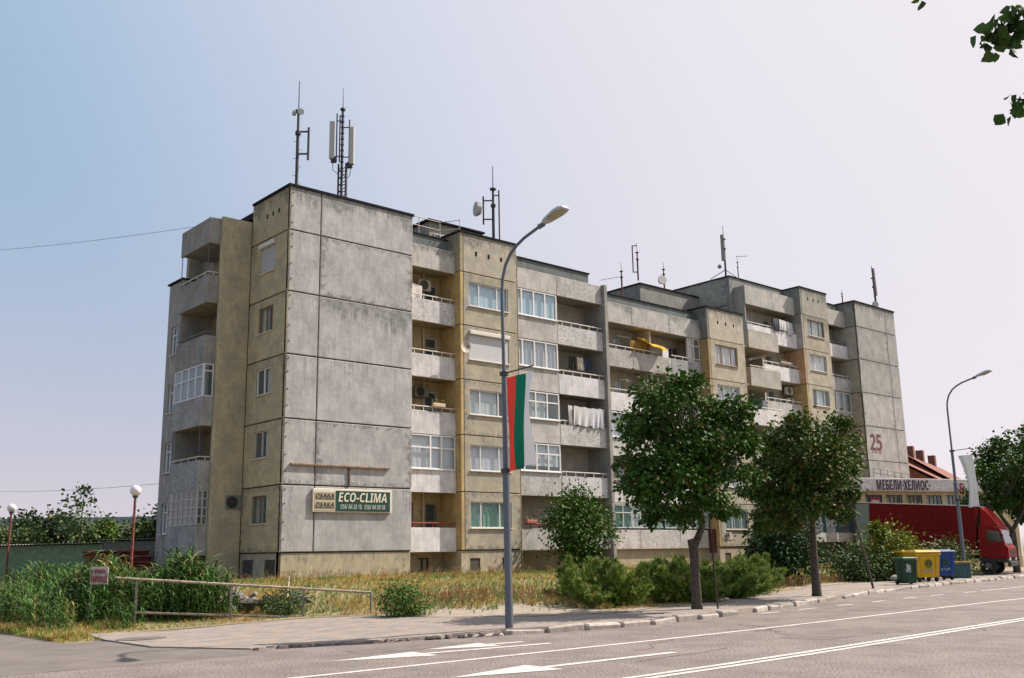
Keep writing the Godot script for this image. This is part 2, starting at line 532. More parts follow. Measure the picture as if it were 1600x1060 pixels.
func setting():
	var g := MB.new()
	g.col = Color(0.20, 0.17, 0.10)
	var far := 900.0
	g.quad(Vector3(-far, -0.04, -far), Vector3(far, -0.04, -far), Vector3(far, -0.04, far), Vector3(-far, -0.04, far), Vector3.UP)
	structure(put(g, "ground", M.soil))
	# carriageway and the side street
	var road := group3("road")
	structure(road)
	g = MB.new()
	g.quad(P(-70, 0, -35.2), P(170, 0, -35.2), P(170, 0, 12), P(-70, 0, 12), Vector3.UP)
	g.quad(P(-70, 0, 12), P(-12.7, 0, 12), P(-12.7, 0, 60), P(-70, 0, 60), Vector3.UP)
	put(g, "asphalt", M.asphalt, road)
	var ribbon := func(line: Array, w: float, called: String):
		var q := MB.new()
		for i in line.size() - 1:
			var a := P(line[i][0], 0.005, line[i][1])
			var b := P(line[i + 1][0], 0.005, line[i + 1][1])
			var d := (b - a).normalized().cross(Vector3.UP) * w / 2
			var d0 := d
			var d1 := d
			if i > 0: d0 = (b - P(line[i - 1][0], 0.005, line[i - 1][1])).normalized().cross(Vector3.UP) * w / 2
			if i < line.size() - 2: d1 = (P(line[i + 2][0], 0.005, line[i + 2][1]) - a).normalized().cross(Vector3.UP) * w / 2
			q.quad(a + d0, b + d1, b - d1, a - d0, Vector3.UP)
		put(q, called, M.road_paint, road)
	var em := [[-16.0, -25.0]]
	for i in 14: em.append([-13.0 + i * 2.6, lerpf(-25.1, -24.35, smoothstep(-6.0, 14.0, -13.0 + i * 2.6))])
	em.append_array([[40.0, -21.6], [70.0, -18.0]])
	ribbon.call(em, 0.13, "edge_line")
	for off in [-0.11, 0.11]:
		var dm := []
		for i in 12:
			var u := -12.0 + i * 2.0
			dm.append([u, -28.68 + 0.75 * smoothstep(-11.0, 9.0, u) + off])
		dm.append_array([[30.0, -26.3 + off], [70.0, -21.5 + off]])
		ribbon.call(dm, 0.12, "centre_line")
	var dash := [[0.2, -22.25], [2.44, -22.02], [4.42, -21.9], [6.61, -21.74], [8.86, -21.54], [11.34, -21.23], [13.48, -21.12], [16.17, -21.0]]
	for i in range(1, dash.size()):
		var u: float = dash[i][0]
		ribbon.call([[u - 0.5, along(dash, u - 0.5)], [u + 0.5, along(dash, minf(u + 0.5, 16.1))]], 0.13, "dashed_line")
	ribbon.call([[17.2, -20.92], [21.7, -20.63], [34.0, -19.4], [60.0, -16.4]], 0.13, "lane_line")
	var arrow := func(u0: float, v0: float, u1: float, v1: float, head: float, width: float):
		# tip at u0, shaft to u1
		var a := P(u0, 0.006, v0)
		var b := P(u1, 0.006, v1)
		var d := (b - a).normalized()
		var s := d.cross(Vector3.UP)
		var k := a + d * head
		var q := MB.new()
		q.tri(a, k + s * width, k - s * width, Vector3.UP)
		q.quad(k + s * 0.08 + d * 0.01, b + s * 0.08, b - s * 0.08, k - s * 0.08 + d * 0.01, Vector3.UP)
		put(q, "arrow_marking", M.road_paint, road)
	arrow.call(-11.7, -23.55, -7.3, -24.0, 1.75, 0.42)
	arrow.call(-9.56, -23.15, -7.4, -23.35, 1.4, 0.4)
	arrow.call(-11.75, -26.75, -7.19, -26.84, 1.7, 0.42)
	var old := StandardMaterial3D.new()
	old.albedo_color = lin(0.165, 0.138, 0.122); old.roughness = 0.92
	tri_tex(old, M.asphalt.albedo_texture, 5.1)
	var side := MB.new()
	for i in 30:
		var v0 := -21.5 + i * 2.5
		var v1 := v0 + 2.5
		var l0 := -30.0
		side.quad(P(l0, 0.0018, v0), P(-11.9 + 0.5 * fnz.get_noise_1d(v0) - 0.06 * (v0 + 21.5), 0.0018, v0), P(-11.9 + 0.5 * fnz.get_noise_1d(v1) - 0.06 * (v1 + 21.5), 0.0018, v1), P(l0, 0.0018, v1), Vector3.UP)
	put(side, "side_street_asphalt", old, road)
	# sealed cracks, repairs and grit on the carriageway
	var tar := StandardMaterial3D.new()
	tar.albedo_color = lin(0.10, 0.088, 0.08); tar.roughness = 0.85
	tri_tex(tar, M.asphalt.albedo_texture, 2.3)
	var cr := RandomNumberGenerator.new()
	cr.seed = 321
	for i in 9:
		var q := MB.new()
		var p := Vector2(cr.randf_range(-13.0, 9.0), cr.randf_range(-29.5, -23.0))
		var dir := cr.randf_range(-0.5, 0.5) + (PI / 2 if i % 3 == 0 else 0.0)
		for s in cr.randi_range(8, 20):
			var p2 := p + Vector2(cos(dir), sin(dir)) * cr.randf_range(0.12, 0.3)
			var sd := Vector2(-sin(dir), cos(dir)) * cr.randf_range(0.008, 0.02)
			q.quad(P(p.x - sd.x, 0.0035, p.y - sd.y), P(p.x + sd.x, 0.0035, p.y + sd.y), P(p2.x + sd.x, 0.0035, p2.y + sd.y), P(p2.x - sd.x, 0.0035, p2.y - sd.y), Vector3.UP)
			p = p2
			dir += cr.randf_range(-0.5, 0.5)
		put(q, "tar_seam", tar, road)
	var fix := StandardMaterial3D.new()
	fix.albedo_color = lin(0.165, 0.138, 0.122); fix.roughness = 0.92
	tri_tex(fix, M.asphalt.albedo_texture, 3.1)
	for s in [[-9.5, -22.6, 1.3, 0.45], [-2.2, -27.0, 1.6, 0.6], [5.5, -23.3, 1.1, 0.5], [-14.5, -15.0, 1.1, 1.6]]:
		var q := MB.new()
		var ring := []
		for k in 14:
			var an := TAU * k / 14.0
			var rr := 1.0 + 0.25 * fnz.get_noise_2d(cos(an) * 2.0 + s[0], sin(an) * 2.0)
			ring.append(P(s[0] + signf(cos(an)) * pow(absf(cos(an)), 0.5) * s[2] * rr, 0.0028, s[1] + signf(sin(an)) * pow(absf(sin(an)), 0.5) * s[3] * rr))
		for k in 14: q.tri(P(s[0], 0.0028, s[1]), ring[k], ring[(k + 1) % 14], Vector3.UP)
		put(q, "repair_patch", fix, road)
	var patch := MB.new()
	patch.col = Color(0.5, 0.48, 0.46)
	var pm := StandardMaterial3D.new()
	pm.albedo_color = lin(0.145, 0.125, 0.115); pm.roughness = 0.9
	tri_tex(pm, M.asphalt.albedo_texture, 1.7)
	for i in 20:
		var a := TAU * i / 20.0
		var b := TAU * (i + 1) / 20.0
		patch.tri(P(-11.98, 0.034, -16.55), P(-11.98 + 0.52 * cos(a), 0.034, -16.55 + 0.42 * sin(a)), P(-11.98 + 0.52 * cos(b), 0.034, -16.55 + 0.42 * sin(b)), Vector3.UP)
	# the pavement, its back edge at EDGE and its front at KERB
	var pv := group3("pavement")
	structure(pv)
	put(patch, "asphalt_patch", pm, pv)
	g = MB.new()
	var us := []
	var uu := -12.6
	while uu < 60.0:
		us.append(uu); uu += 0.35
	us.append_array([75.0, 90.0, 120.0, 150.0])
	for i in us.size() - 1:
		var u0: float = us[i]
		var u1: float = us[i + 1]
		var k0 := along(KERB, u0) + (0.09 * fnz.get_noise_1d(u0 * 3.0) if u0 < -6.5 else 0.0)
		var k1 := along(KERB, u1) + (0.09 * fnz.get_noise_1d(u1 * 3.0) if u1 < -6.5 else 0.0)
		var e0 := along(EDGE, u0) + 0.25
		var e1 := along(EDGE, u1) + 0.25
		var steps := 6
		for s in steps:
			var q := []
			for k in [[u0, k0, e0, s], [u1, k1, e1, s], [u1, k1, e1, s + 1], [u0, k0, e0, s + 1]]:
				var v := lerpf(k[1], k[2], float(k[3]) / steps)
				q.append(P(k[0], pave_y(k[0]) + 0.012 * fnz.get_noise_2d(k[0] * 2.0, v * 2.0), v))
			g.flat(q[0], q[1], q[2], q[3], Vector3.UP)
		g.flat(P(u0, 0, k0 - 0.02), P(u1, 0, k1 - 0.02), P(u1, pave_y(u1), k1), P(u0, pave_y(u0), k0), P(0, 0, -1))
	g.flat(P(-12.6, 0, -18.6), P(-12.6, 0, -16.2), P(-12.6, 0.03, -16.2), P(-12.6, 0.03, -18.6), Vector3.LEFT)
	put(g, "pavement_surface", M.paving, pv)
	# cracks, real grooves would be hair thin at this distance: raised broken bits along the open edge instead
	var shapes := []
	for i in 5:
		var q := MB.new()
		var r := RandomNumberGenerator.new()
		r.seed = 400 + i
		var pts := []
		for k in 8: pts.append(Vector3(1 if k & 1 else -1, 1 if k & 2 else -1, 1 if k & 4 else -1) * Vector3(r.randf_range(0.6, 1), r.randf_range(0.5, 1), r.randf_range(0.6, 1)))
		for fc in [[0, 1, 3, 2], [4, 5, 7, 6], [0, 1, 5, 4], [2, 3, 7, 6], [0, 2, 6, 4], [1, 3, 7, 5]]:
			q.flat(pts[fc[0]], pts[fc[1]], pts[fc[2]], pts[fc[3]], pts[fc[0]] + pts[fc[1]] + pts[fc[2]] + pts[fc[3]])
		shapes.append(q.mesh())
	for i in 70:
		var u := rng.randf_range(-11.5, -6.4)
		var v := along(KERB, u) + rng.randf_range(-0.16, 0.08)
		var s := rng.randf_range(0.02, 0.07)
		reuse(shapes[i % 5], M.paving, "broken_concrete", pv, Transform3D(Basis(Vector3.UP, rng.randf() * 6.0).scaled(Vector3(s * 1.5, s * 0.55, s)), P(u, pave_y(u) * 0.5 + 0.01, v)))
	# kerb stones
	var kerb := group3("kerb")
	structure(kerb)
	var kerbs := []
	for i in 3:
		var q := MB.new()
		var t: float = [0.40, 0.47, 0.30][i]
		q.col = Color(t, t * 0.88, t * 0.78)
		q.box(Vector3.ZERO, Vector3(0.46, 0.11, 0.1), 0.03)
		kerbs.append(q.mesh())
	var at := -7.6
	var idx := 0
	while at < 60.0:
		var len := 1.0
		var a := P(at, 0, along(KERB, at))
		var b := P(at + len, 0, along(KERB, at + len))
		var d := (b - a).normalized()
		var sink := smoothstep(-5.0, -8.0, at) * 0.08
		var gap := idx in [9, 17]
		if not gap:
			var bs := Basis(d, Vector3.UP, d.cross(Vector3.UP)) * Basis.from_euler(Vector3(rng.randf_range(-0.14, 0.14), rng.randf_range(-0.06, 0.06), rng.randf_range(-0.05, 0.05)))
			reuse(kerbs[rng.randi() % 3], M.plain, "kerb_stone", kerb, Transform3D(bs, (a + b) / 2 + Vector3(0, 0.018 - sink + rng.randf_range(-0.035, 0.018), 0) + d.cross(Vector3.UP) * rng.randf_range(-0.03, 0.03)))
		at += len * (a.distance_to(b) / len) ** -1
		idx += 1
	# the pavement that the camera stands on
	g = MB.new()
	g.span(P(-70, -0.05, -35.2), P(170, 0.12, -44.0))
	structure(put(g, "near_pavement", M.paving))
	# the plot in front of the block: dirt and dry grass on a gentle rise
	g = MB.new()
	var vs := []
	us = []
	uu = -13.4
	while uu < 34.0:
		us.append(uu); uu += 0.5
	while uu < 150.0:
		us.append(uu); uu += 4.0
	var rows := 26
	for i in us.size() - 1:
		for s in rows:
			var q := []
			for k in [[us[i], s], [us[i + 1], s], [us[i + 1], s + 1], [us[i], s + 1]]:
				var e := along(EDGE, k[0])
				var t := float(k[1]) / rows
				var v := lerpf(e - 0.1, 16.0, t * t * 0.6 + t * 0.4)
				q.append(P(k[0], lot_y(k[0], v), v))
			var m: Vector3 = q[0]
			var dry := fnz.get_noise_2d(m.x * 0.35 + 20.0, m.z * 0.35)
			var bare := m.x > -6.0 and m.x < 0.5 and -m.z < -15.5 or m.x > 14.0 and -m.z < along(EDGE, m.x) + 1.5
			g.col = Color(0.34, 0.275, 0.215) if bare else Color(0.24, 0.19, 0.10).lerp(Color(0.30, 0.22, 0.11), clampf(dry + 0.5, 0, 1))
			g.flat(q[0], q[1], q[2], q[3], Vector3.UP)
	for i in rows:
		var t0 := float(i) / rows
		var v0 := lerpf(along(EDGE, -13.4) - 0.1, 16.0, t0 * t0 * 0.6 + t0 * 0.4)
		var t1 := float(i + 1) / rows
		var v1 := lerpf(along(EDGE, -13.4) - 0.1, 16.0, t1 * t1 * 0.6 + t1 * 0.4)
		g.flat(P(-13.4, -0.1, v0), P(-13.4, -0.1, v1), P(-13.4, lot_y(-13.4, v1), v1), P(-13.4, lot_y(-13.4, v0), v0), Vector3.LEFT)
	structure(put(g, "plot_ground", M.soil))

# ---------------------------------------------------------------- the apartment block
func front(parent: Node, called: String, m: Material, col: Color, u0: float, u1: float, y0: float, y1: float, v: float, t := 0.14, holes := [], ch := 0.0, cell := -1, clip := Rect2(0, 0, 1, 1)):
	var g := MB.new()
	g.col = col
	var hs := []
	for h in holes: hs.append([h[0] - u0, h[1] - u0, h[2] - y0, h[3] - y0])
	g.sheet(P(u0, y0, v), Vector3.RIGHT, Vector3.UP, u1 - u0, y1 - y0, t, hs, ch, cell, clip)
	return put(g, called, m, parent)

func left(parent: Node, called: String, m: Material, col: Color, v0: float, v1: float, y0: float, y1: float, u: float, t := 0.14, holes := [], ch := 0.0, cell := -1, clip := Rect2(0, 0, 1, 1)):
	var g := MB.new()
	g.col = col
	var hs := []
	for h in holes: hs.append([v1 - h[1], v1 - h[0], h[2] - y0, h[3] - y0])
	g.sheet(P(u, y0, v1), P(0, 0, -1), Vector3.UP, v1 - v0, y1 - y0, t, hs, ch, cell, clip)
	return put(g, called, m, parent)

func right(parent: Node, called: String, m: Material, col: Color, v0: float, v1: float, y0: float, y1: float, u: float, t := 0.14, ch := 0.0, cell := -1):
	var g := MB.new()
	g.col = col
	g.sheet(P(u, y0, v0), P(0, 0, 1), Vector3.UP, v1 - v0, y1 - y0, t, [], ch, cell)
	return put(g, called, m, parent)

func slab(parent: Node, called: String, m: Material, col: Color, u0: float, u1: float, y0: float, y1: float, v0: float, v1: float, ch := 0.0):
	var g := MB.new()
	g.col = col
	g.span(P(u0, y0, v0), P(u1, y1, v1), ch)
	return put(g, called, m, parent)

# a window: side "f" looks to the street (plane = v), side "l" looks left (plane = u). a runs along u, or from the far end along v for "l".
func window(parent: Node, side: String, a0: float, a1: float, y0: float, y1: float, plane: float, o := {}):
	var w: Node3D = group3(o.get("called", "window"), parent)
	var ax := Vector3.RIGHT
	var org := P(a0, y0, plane)
	if side == "l":
		ax = P(0, 0, -1)
		org = P(plane, y0, a1)
	var nn := ax.cross(Vector3.UP)
	var wd := a1 - a0
	var ht := y1 - y0
	var rec: float = o.get("recess", 0.09)
	var fw: float = o.get("fw", 0.055)
	var fcol: Color = o.get("frame", Color(0.62, 0.62, 0.62))
	var cols: Array = o.get("cols", [0.0, 0.5, 1.0])
	var rows: Array = o.get("rows", [0.0, 1.0])
	var f := MB.new()
	f.col = fcol
	var bs := Basis(ax, Vector3.UP, nn)
	var at := func(x: float, y: float, d: float) -> Vector3: return org + ax * x + Vector3.UP * y + nn * d
	for i in cols.size():
		var x: float = clampf(cols[i] * wd, fw / 2, wd - fw / 2)
		f.box(at.call(x, ht / 2, -rec), Vector3(fw / 2 * (1.0 if i == 0 or i == cols.size() - 1 else 1.35), ht / 2, 0.035), 0.008, bs)
	for i in rows.size():
		var y: float = clampf(rows[i] * ht, fw / 2, ht - fw / 2)
		for c in cols.size() - 1:
			var x0: float = clampf(cols[c] * wd, fw / 2, wd - fw / 2) + fw / 2
			var x1: float = clampf(cols[c + 1] * wd, fw / 2, wd - fw / 2) - fw / 2
			f.box(at.call((x0 + x1) / 2, y, -rec), Vector3((x1 - x0) / 2 - 0.005, fw / 2, 0.032), 0.006, bs)
	put(f, "frame", M.painted, w)
	for c in cols.size() - 1:
		for r in rows.size() - 1:
			var x0: float = cols[c] * wd + fw * 0.5
			var x1: float = cols[c + 1] * wd - fw * 0.5
			var z0: float = rows[r] * ht + fw * 0.4
			var z1: float = rows[r + 1] * ht - fw * 0.4
			if c in o.get("open", []): continue
			var g := MB.new()
			g.quad(at.call(x0, z0, -rec), at.call(x1, z0, -rec), at.call(x1, z1, -rec), at.call(x0, z1, -rec), nn)
			put(g, "pane", M.glass, w)
	if o.has("curtain"):
		var full: Array = o.get("drape", [0.0, 1.0])
		var g := MB.new()
		g.col = o.curtain
		var n := maxi(2, int(wd * (full[1] - full[0]) / 0.05))
		var wave: float = o.get("wave", 0.02)
		var low: float = o.get("low", 0.0) * ht
		for i in n:
			var q := []
			var ns := []
			for k in [i, i + 1]:
				var x: float = wd * lerpf(full[0], full[1], float(k) / n)
				var ph := x * 21.0 + a0 * 3.0
				q.append(at.call(x, 0, -rec - 0.12 + wave * sin(ph) + wave * 0.5 * sin(ph * 0.37)))
				ns.append((nn - ax * wave * 21.0 * cos(ph)).normalized())
			var hi := Vector3.UP * ht
			var lo := Vector3.UP * low
			g.quadn(q[0] + lo, q[1] + lo, q[1] + hi, q[0] + hi, ns[0], ns[1], ns[1], ns[0])
		put(g, "curtain", M.cloth, w)
	if o.has("shutter"):
		var g := MB.new()
		g.col = o.shutter
		var n := int(ht / 0.055)
		for i in n:
			g.box(at.call(wd / 2, (i + 0.5) * ht / n, -rec + 0.05), Vector3(wd / 2 - 0.01, ht / n / 2 - 0.002, 0.012), 0.006, bs)
		put(g, "roller_shutter", M.painted, w)
		g = MB.new()
		g.col = Color(0.6, 0.58, 0.52)
		g.box(at.call(wd / 2, ht + 0.12, 0.06), Vector3(wd / 2 + 0.02, 0.1, 0.07), 0.02, bs)
		put(g, "shutter_box", M.painted, w)
	if o.get("sill", true):
		var g := MB.new()
		g.col = o.get("sill_col", Color(0.55, 0.52, 0.47))
		g.box(at.call(wd / 2, -0.025, 0.02), Vector3(wd / 2 + 0.04, 0.022, 0.06), 0.008, bs)
		put(g, "sill", M.painted, w)
	return w

func railing(parent: Node, a: Vector3, b: Vector3, y: float, base: float, col: Color, posts := 4, r := 0.028, called := "railing"):
	var g := MB.new()
	g.col = col
	g.bar(Vector3(a.x, y, a.z), Vector3(b.x, y, b.z), 0.06, 0.05, 0.01)
	for i in posts:
		var p := a.lerp(b, (i + 0.5) / posts)
		g.bar(Vector3(p.x, base - 0.04, p.z), Vector3(p.x, y - 0.02, p.z), 0.03, 0.03)
	return put(g, called, M.painted, parent)

func apartment_block():
	block = group3("apartment_block")
	tag(block, "long weathered grey concrete panel apartment block with loggias and masts on its roof", "building")
	var B := block
	var grey := Color(0.435, 0.42, 0.412)
	var dim := Color(0.36, 0.345, 0.32)
	var yel := Color(0.52, 0.43, 0.265)
	var ochre := Color(0.50, 0.36, 0.165)
	var cream := Color(0.44, 0.395, 0.30)
	var white := Color(0.64, 0.62, 0.62)
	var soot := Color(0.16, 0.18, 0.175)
	var gold := Color(0.46, 0.33, 0.15)
	var inner := Color(0.40, 0.34, 0.24)
	var conc: Material = M.concrete
	var rend: Material = M.render
	# --- cores that close the rooms behind the windows
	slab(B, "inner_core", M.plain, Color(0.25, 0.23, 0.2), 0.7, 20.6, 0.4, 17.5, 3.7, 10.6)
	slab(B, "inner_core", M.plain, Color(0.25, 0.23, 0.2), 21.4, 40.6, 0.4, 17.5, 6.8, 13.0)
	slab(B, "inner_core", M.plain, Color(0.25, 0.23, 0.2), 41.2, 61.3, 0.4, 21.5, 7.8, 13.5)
	# --- gable wall of the near end
	front(B, "wall_core", M.joint, Color.WHITE, 0.1, 6.66, 0.2, 17.8, 0.10, 0.3)
	var cells := [[6, 14, 5, 8, 7, 1], [9, 15, 6, 2, 14, 3]]
	for k in 6:
		var y0 := J(k) + 0.03
		var y1 := (17.84 if k == 5 else J(k + 1) - 0.03)
		for c in 2:
			var u0: float = [0.0, 1.635][c]
			var u1: float = [1.58, 6.69][c]
			var t := 1.0 + rng.randf_range(-0.07, 0.05)
			front(B, "wall_panel", conc, grey * t, u0, u1, y0, y1, 0.0, 0.10, [], 0.022, cells[c][k])
	front(B, "plinth", rend, Color(0.44, 0.385, 0.265), 0.03, 6.66, 0.2, PJ - 0.03, 0.05, 0.2, [], 0.0, 8)
	slab(B, "roof_edge", M.bitumen, Color.WHITE, -0.06, 6.75, 17.845, 17.955, -0.06, 3.5)
	# anchor bolts of the corner panels
	var bolt := MB.new()
	bolt.tube([Vector3.ZERO, Vector3(0, 0, 0.03)], [0.028, 0.024], 8)
	var bm := bolt.mesh()
	for k in 6:
		for q in ([0.2, 0.45, 0.72, 0.93] if k < 5 else [0.12, 0.4, 0.62]):
			reuse(bm, M.bitumen, "anchor_bolt", B, Transform3D(Basis.IDENTITY, P(0.17 + rng.randf_range(-0.015, 0.015), J(k) + ST * q, -0.002)))
	# --- left flank of the near end
	var fl := []
	for k in 5: fl.append([1.22, 2.57, J(k) + 1.24, J(k) + 2.42])
	left(B, "wall_core", M.joint, Color.WHITE, 0.15, 3.53, 0.2, 17.8, 0.10, 0.3, fl + [[2.3, 3.25, 0.82, 1.55], [0.33, 1.2, 0.86, 1.55]])
	for k in 6:
		var y0 := J(k) + 0.03
		var y1 := (17.84 if k == 5 else J(k + 1) - 0.03)
		left(B, "wall_panel", rend, yel * (0.85 if k == 5 else 0.92 + 0.04 * (k % 2)), 0.0, 3.51, y0, y1, 0.0, 0.10, [fl[k]] if k < 5 else [], 0.022, [14, 6, 8, 7, 5, 3][k])
	left(B, "plinth", rend, Color(0.40, 0.36, 0.26), 0.05, 3.51, 0.2, PJ - 0.03, 0.03, 0.1, [[2.3, 3.25, 0.82, 1.55], [0.33, 1.2, 0.86, 1.55]], 0.0, 8)
	for q in [0.95, 1.5, 2.05]:
		var g := MB.new()
		g.box(P(-0.005, 16.95, q), Vector3(0.012, 0.1, 0.055))
		put(g, "vent_hole", M.bitumen, B)
	var darkframe := Color(0.16, 0.13, 0.09)
	window(B, "l", 1.22, 2.57, J(4) + 1.24, J(4) + 2.42, 0.0, {"shutter": Color(0.42, 0.42, 0.43), "frame": white})
	window(B, "l", 1.22, 2.57, J(3) + 1.24, J(3) + 2.42, 0.0, {"frame": Color(0.20, 0.14, 0.08), "curtain": Color(0.42, 0.4, 0.3), "drape": [0.0, 0.5]})
	window(B, "l", 1.22, 2.57, J(2) + 1.24, J(2) + 2.42, 0.0, {"frame": Color(0.62, 0.62, 0.6), "curtain": Color(0.42, 0.44, 0.42), "drape": [0.55, 1.0]})
	window(B, "l", 1.22, 2.57, J(1) + 1.24, J(1) + 2.42, 0.0, {"frame": Color(0.4, 0.38, 0.3), "curtain": Color(0.5, 0.5, 0.45), "drape": [0.6, 0.9]})
	window(B, "l", 1.22, 2.57, J(0) + 1.24, J(0) + 2.42, 0.0, {"frame": darkframe, "curtain": Color(0.3, 0.26, 0.18), "drape": [0.0, 0.55]})
	for q in [[2.3, 3.25], [0.33, 1.2]]:
		var gr := MB.new()
		gr.col = Color(0.12, 0.1, 0.085)
		for i in 7: gr.rod(P(0.0, 0.84, lerpf(q[0] + 0.05, q[1] - 0.05, i / 6.0)), P(0.0, 1.54, lerpf(q[0] + 0.05, q[1] - 0.05, i / 6.0)), 0.014, 5)
		for y in [0.95, 1.42]: gr.rod(P(0.0, y, q[0]), P(0.0, y, q[1]), 0.012, 5)
		put(gr, "cellar_grille", M.rusty, B)
		var pn := MB.new()
		pn.quad(P(0.12, 0.84, q[0]), P(0.12, 0.84, q[1]), P(0.12, 1.54, q[1]), P(0.12, 1.54, q[0]), Vector3.LEFT)
		put(pn, "cellar_pane", M.glass, B)
	# --- the wing beyond the flank: cross wall, balconies, lower end with windows
	front(B, "cross_wall", rend, Color(0.47, 0.40, 0.27), -1.45, 0.0, 0.0, 17.07, 3.53, 0.22, [], 0.02)
	slab(B, "wing_wall", rend, yel * 0.8, -0.3, 0.4, 0.2, 17.0, 3.76, 7.0)
	slab(B, "wing_roof", conc, dim, -1.45, 0.4, 16.9, 17.0, 3.76, 7.0)
	left(B, "wing_end_wall", conc, dim * 0.95, 7.02, 8.6, 0.1, 14.75, -1.75, 0.3, [[7.35, 8.1, J(1) + 0.95, J(1) + 2.35], [7.35, 8.1, J(2) + 0.95, J(2) + 2.35], [7.35, 8.1, J(3) + 0.95, J(3) + 2.35], [7.35, 8.1, J(0) + 0.95, J(0) + 2.35]], 0.03, 13)
	slab(B, "wing_end_core", M.joint, Color.WHITE, -0.9, 0.4, 0.1, 14.5, 7.1, 10.4)
	front(B, "cross_wall", conc, dim, -1.75, -0.3, 0.0, 14.75, 6.98, 0.12)
	slab(B, "roof_edge", M.bitumen, Color.WHITE, -1.83, 0.0, 14.76, 14.84, 6.95, 8.68)
	for k in 4:
		window(B, "l", 7.35, 8.1, J(k) + 0.95, J(k) + 2.35, -1.75, {"frame": white, "rows": [0.0, 0.7, 1.0], "cols": [0.0, 1.0], "curtain": Color(0.4, 0.46, 0.52), "recess": 0.12})
	for k in 6:
		var y := J(k)
		var top := y + 1.22
		if k == 5: top = 17.0
		var lo := y - 0.06
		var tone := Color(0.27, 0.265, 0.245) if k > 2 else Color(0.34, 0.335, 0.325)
		if k < 5 and k > 0:
			slab(B, "balcony_floor", conc, Color(0.42, 0.36, 0.25), -1.9, -0.3, y - 0.02, y + 0.13, 3.77, 6.9)
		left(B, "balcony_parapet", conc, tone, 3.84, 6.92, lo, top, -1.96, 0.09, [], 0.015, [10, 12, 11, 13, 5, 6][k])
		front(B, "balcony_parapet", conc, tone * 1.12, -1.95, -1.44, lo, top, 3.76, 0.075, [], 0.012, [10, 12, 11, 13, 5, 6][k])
		if k < 5:
			if k in [1, 3, 4]:
				railing(B, P(-1.92, 0, 3.8), P(-1.92, 0, 6.9), y + 1.38, top, Color(0.5, 0.47, 0.4) if k != 3 else Color(0.13, 0.11, 0.1), 4)
				railing(B, P(-1.92, 0, 3.8), P(-1.45, 0, 3.8), y + 1.38, top, Color(0.5, 0.47, 0.4) if k != 3 else Color(0.13, 0.11, 0.1), 1)
	slab(B, "balcony_floor", conc, dim, -1.9, -0.3, PJ - 0.02, PJ + 0.1, 3.77, 6.9)
	slab(B, "balcony_floor", conc, dim, -1.86, -0.3, J(5) - 0.02, J(5) + 0.1, 3.86, 6.9)
	slab(B, "undercroft_wall", rend, dim, -1.4, -0.3, 0.0, PJ - 0.05, 5.8, 6.9)
	var enc := {"called": "balcony_glazing", "sill": false, "frame": white, "recess": 0.03, "cols": [0.0, 0.25, 0.5, 0.75, 1.0], "rows": [0.0, 0.62, 1.0], "curtain": Color(0.16, 0.21, 0.25), "wave": 0.004}
	window(B, "l", 3.8, 6.9, J(2) + 1.24, J(3) - 0.07, -1.95, enc)
	enc.cols = [0.0, 1.0]; enc.rows = [0.0, 0.78, 1.0]
	enc.erase("curtain")
	window(B, "f", -1.94, -1.46, J(2) + 1.24, J(3) - 0.07, 3.77, enc)
	var small := {"called": "balcony_glazing", "sill": false, "frame": Color(0.40, 0.40, 0.38), "fw": 0.045, "recess": 0.03, "cols": [0.0, 0.167, 0.333, 0.5, 0.667, 0.833, 1.0], "rows": [0.0, 0.25, 0.5, 0.75, 1.0], "curtain": Color(0.10, 0.11, 0.11), "drape": [0.3, 0.6], "wave": 0.03}
	window(B, "l", 3.8, 6.9, J(0) + 1.24, J(1) - 0.07, -1.95, small)
	small.cols = [0.0, 0.5, 1.0]
	small.erase("curtain")
	window(B, "f", -1.94, -1.46, J(0) + 1.24, J(1) - 0.07, 3.77, small)
	# washing line posts of the open balconies
	for q in [[J(4), 6.85], [J(1), 6.85], [J(4), 3.95], [J(1), 3.95]]:
		var g := MB.new()
		g.col = Color(0.1, 0.1, 0.1)
		g.rod(P(-1.9, q[0] + 1.3, q[1]), P(-1.9, q[0] + 2.75, q[1]), 0.02)
		put(g, "balcony_post", M.painted, B)
	section_a(B, grey, dim, cream, ochre, white, soot, inner, gold)
	section_b(B, grey, dim, cream, ochre, white, soot, inner)
	section_c(B, grey, dim, cream, ochre, white, soot, inner)

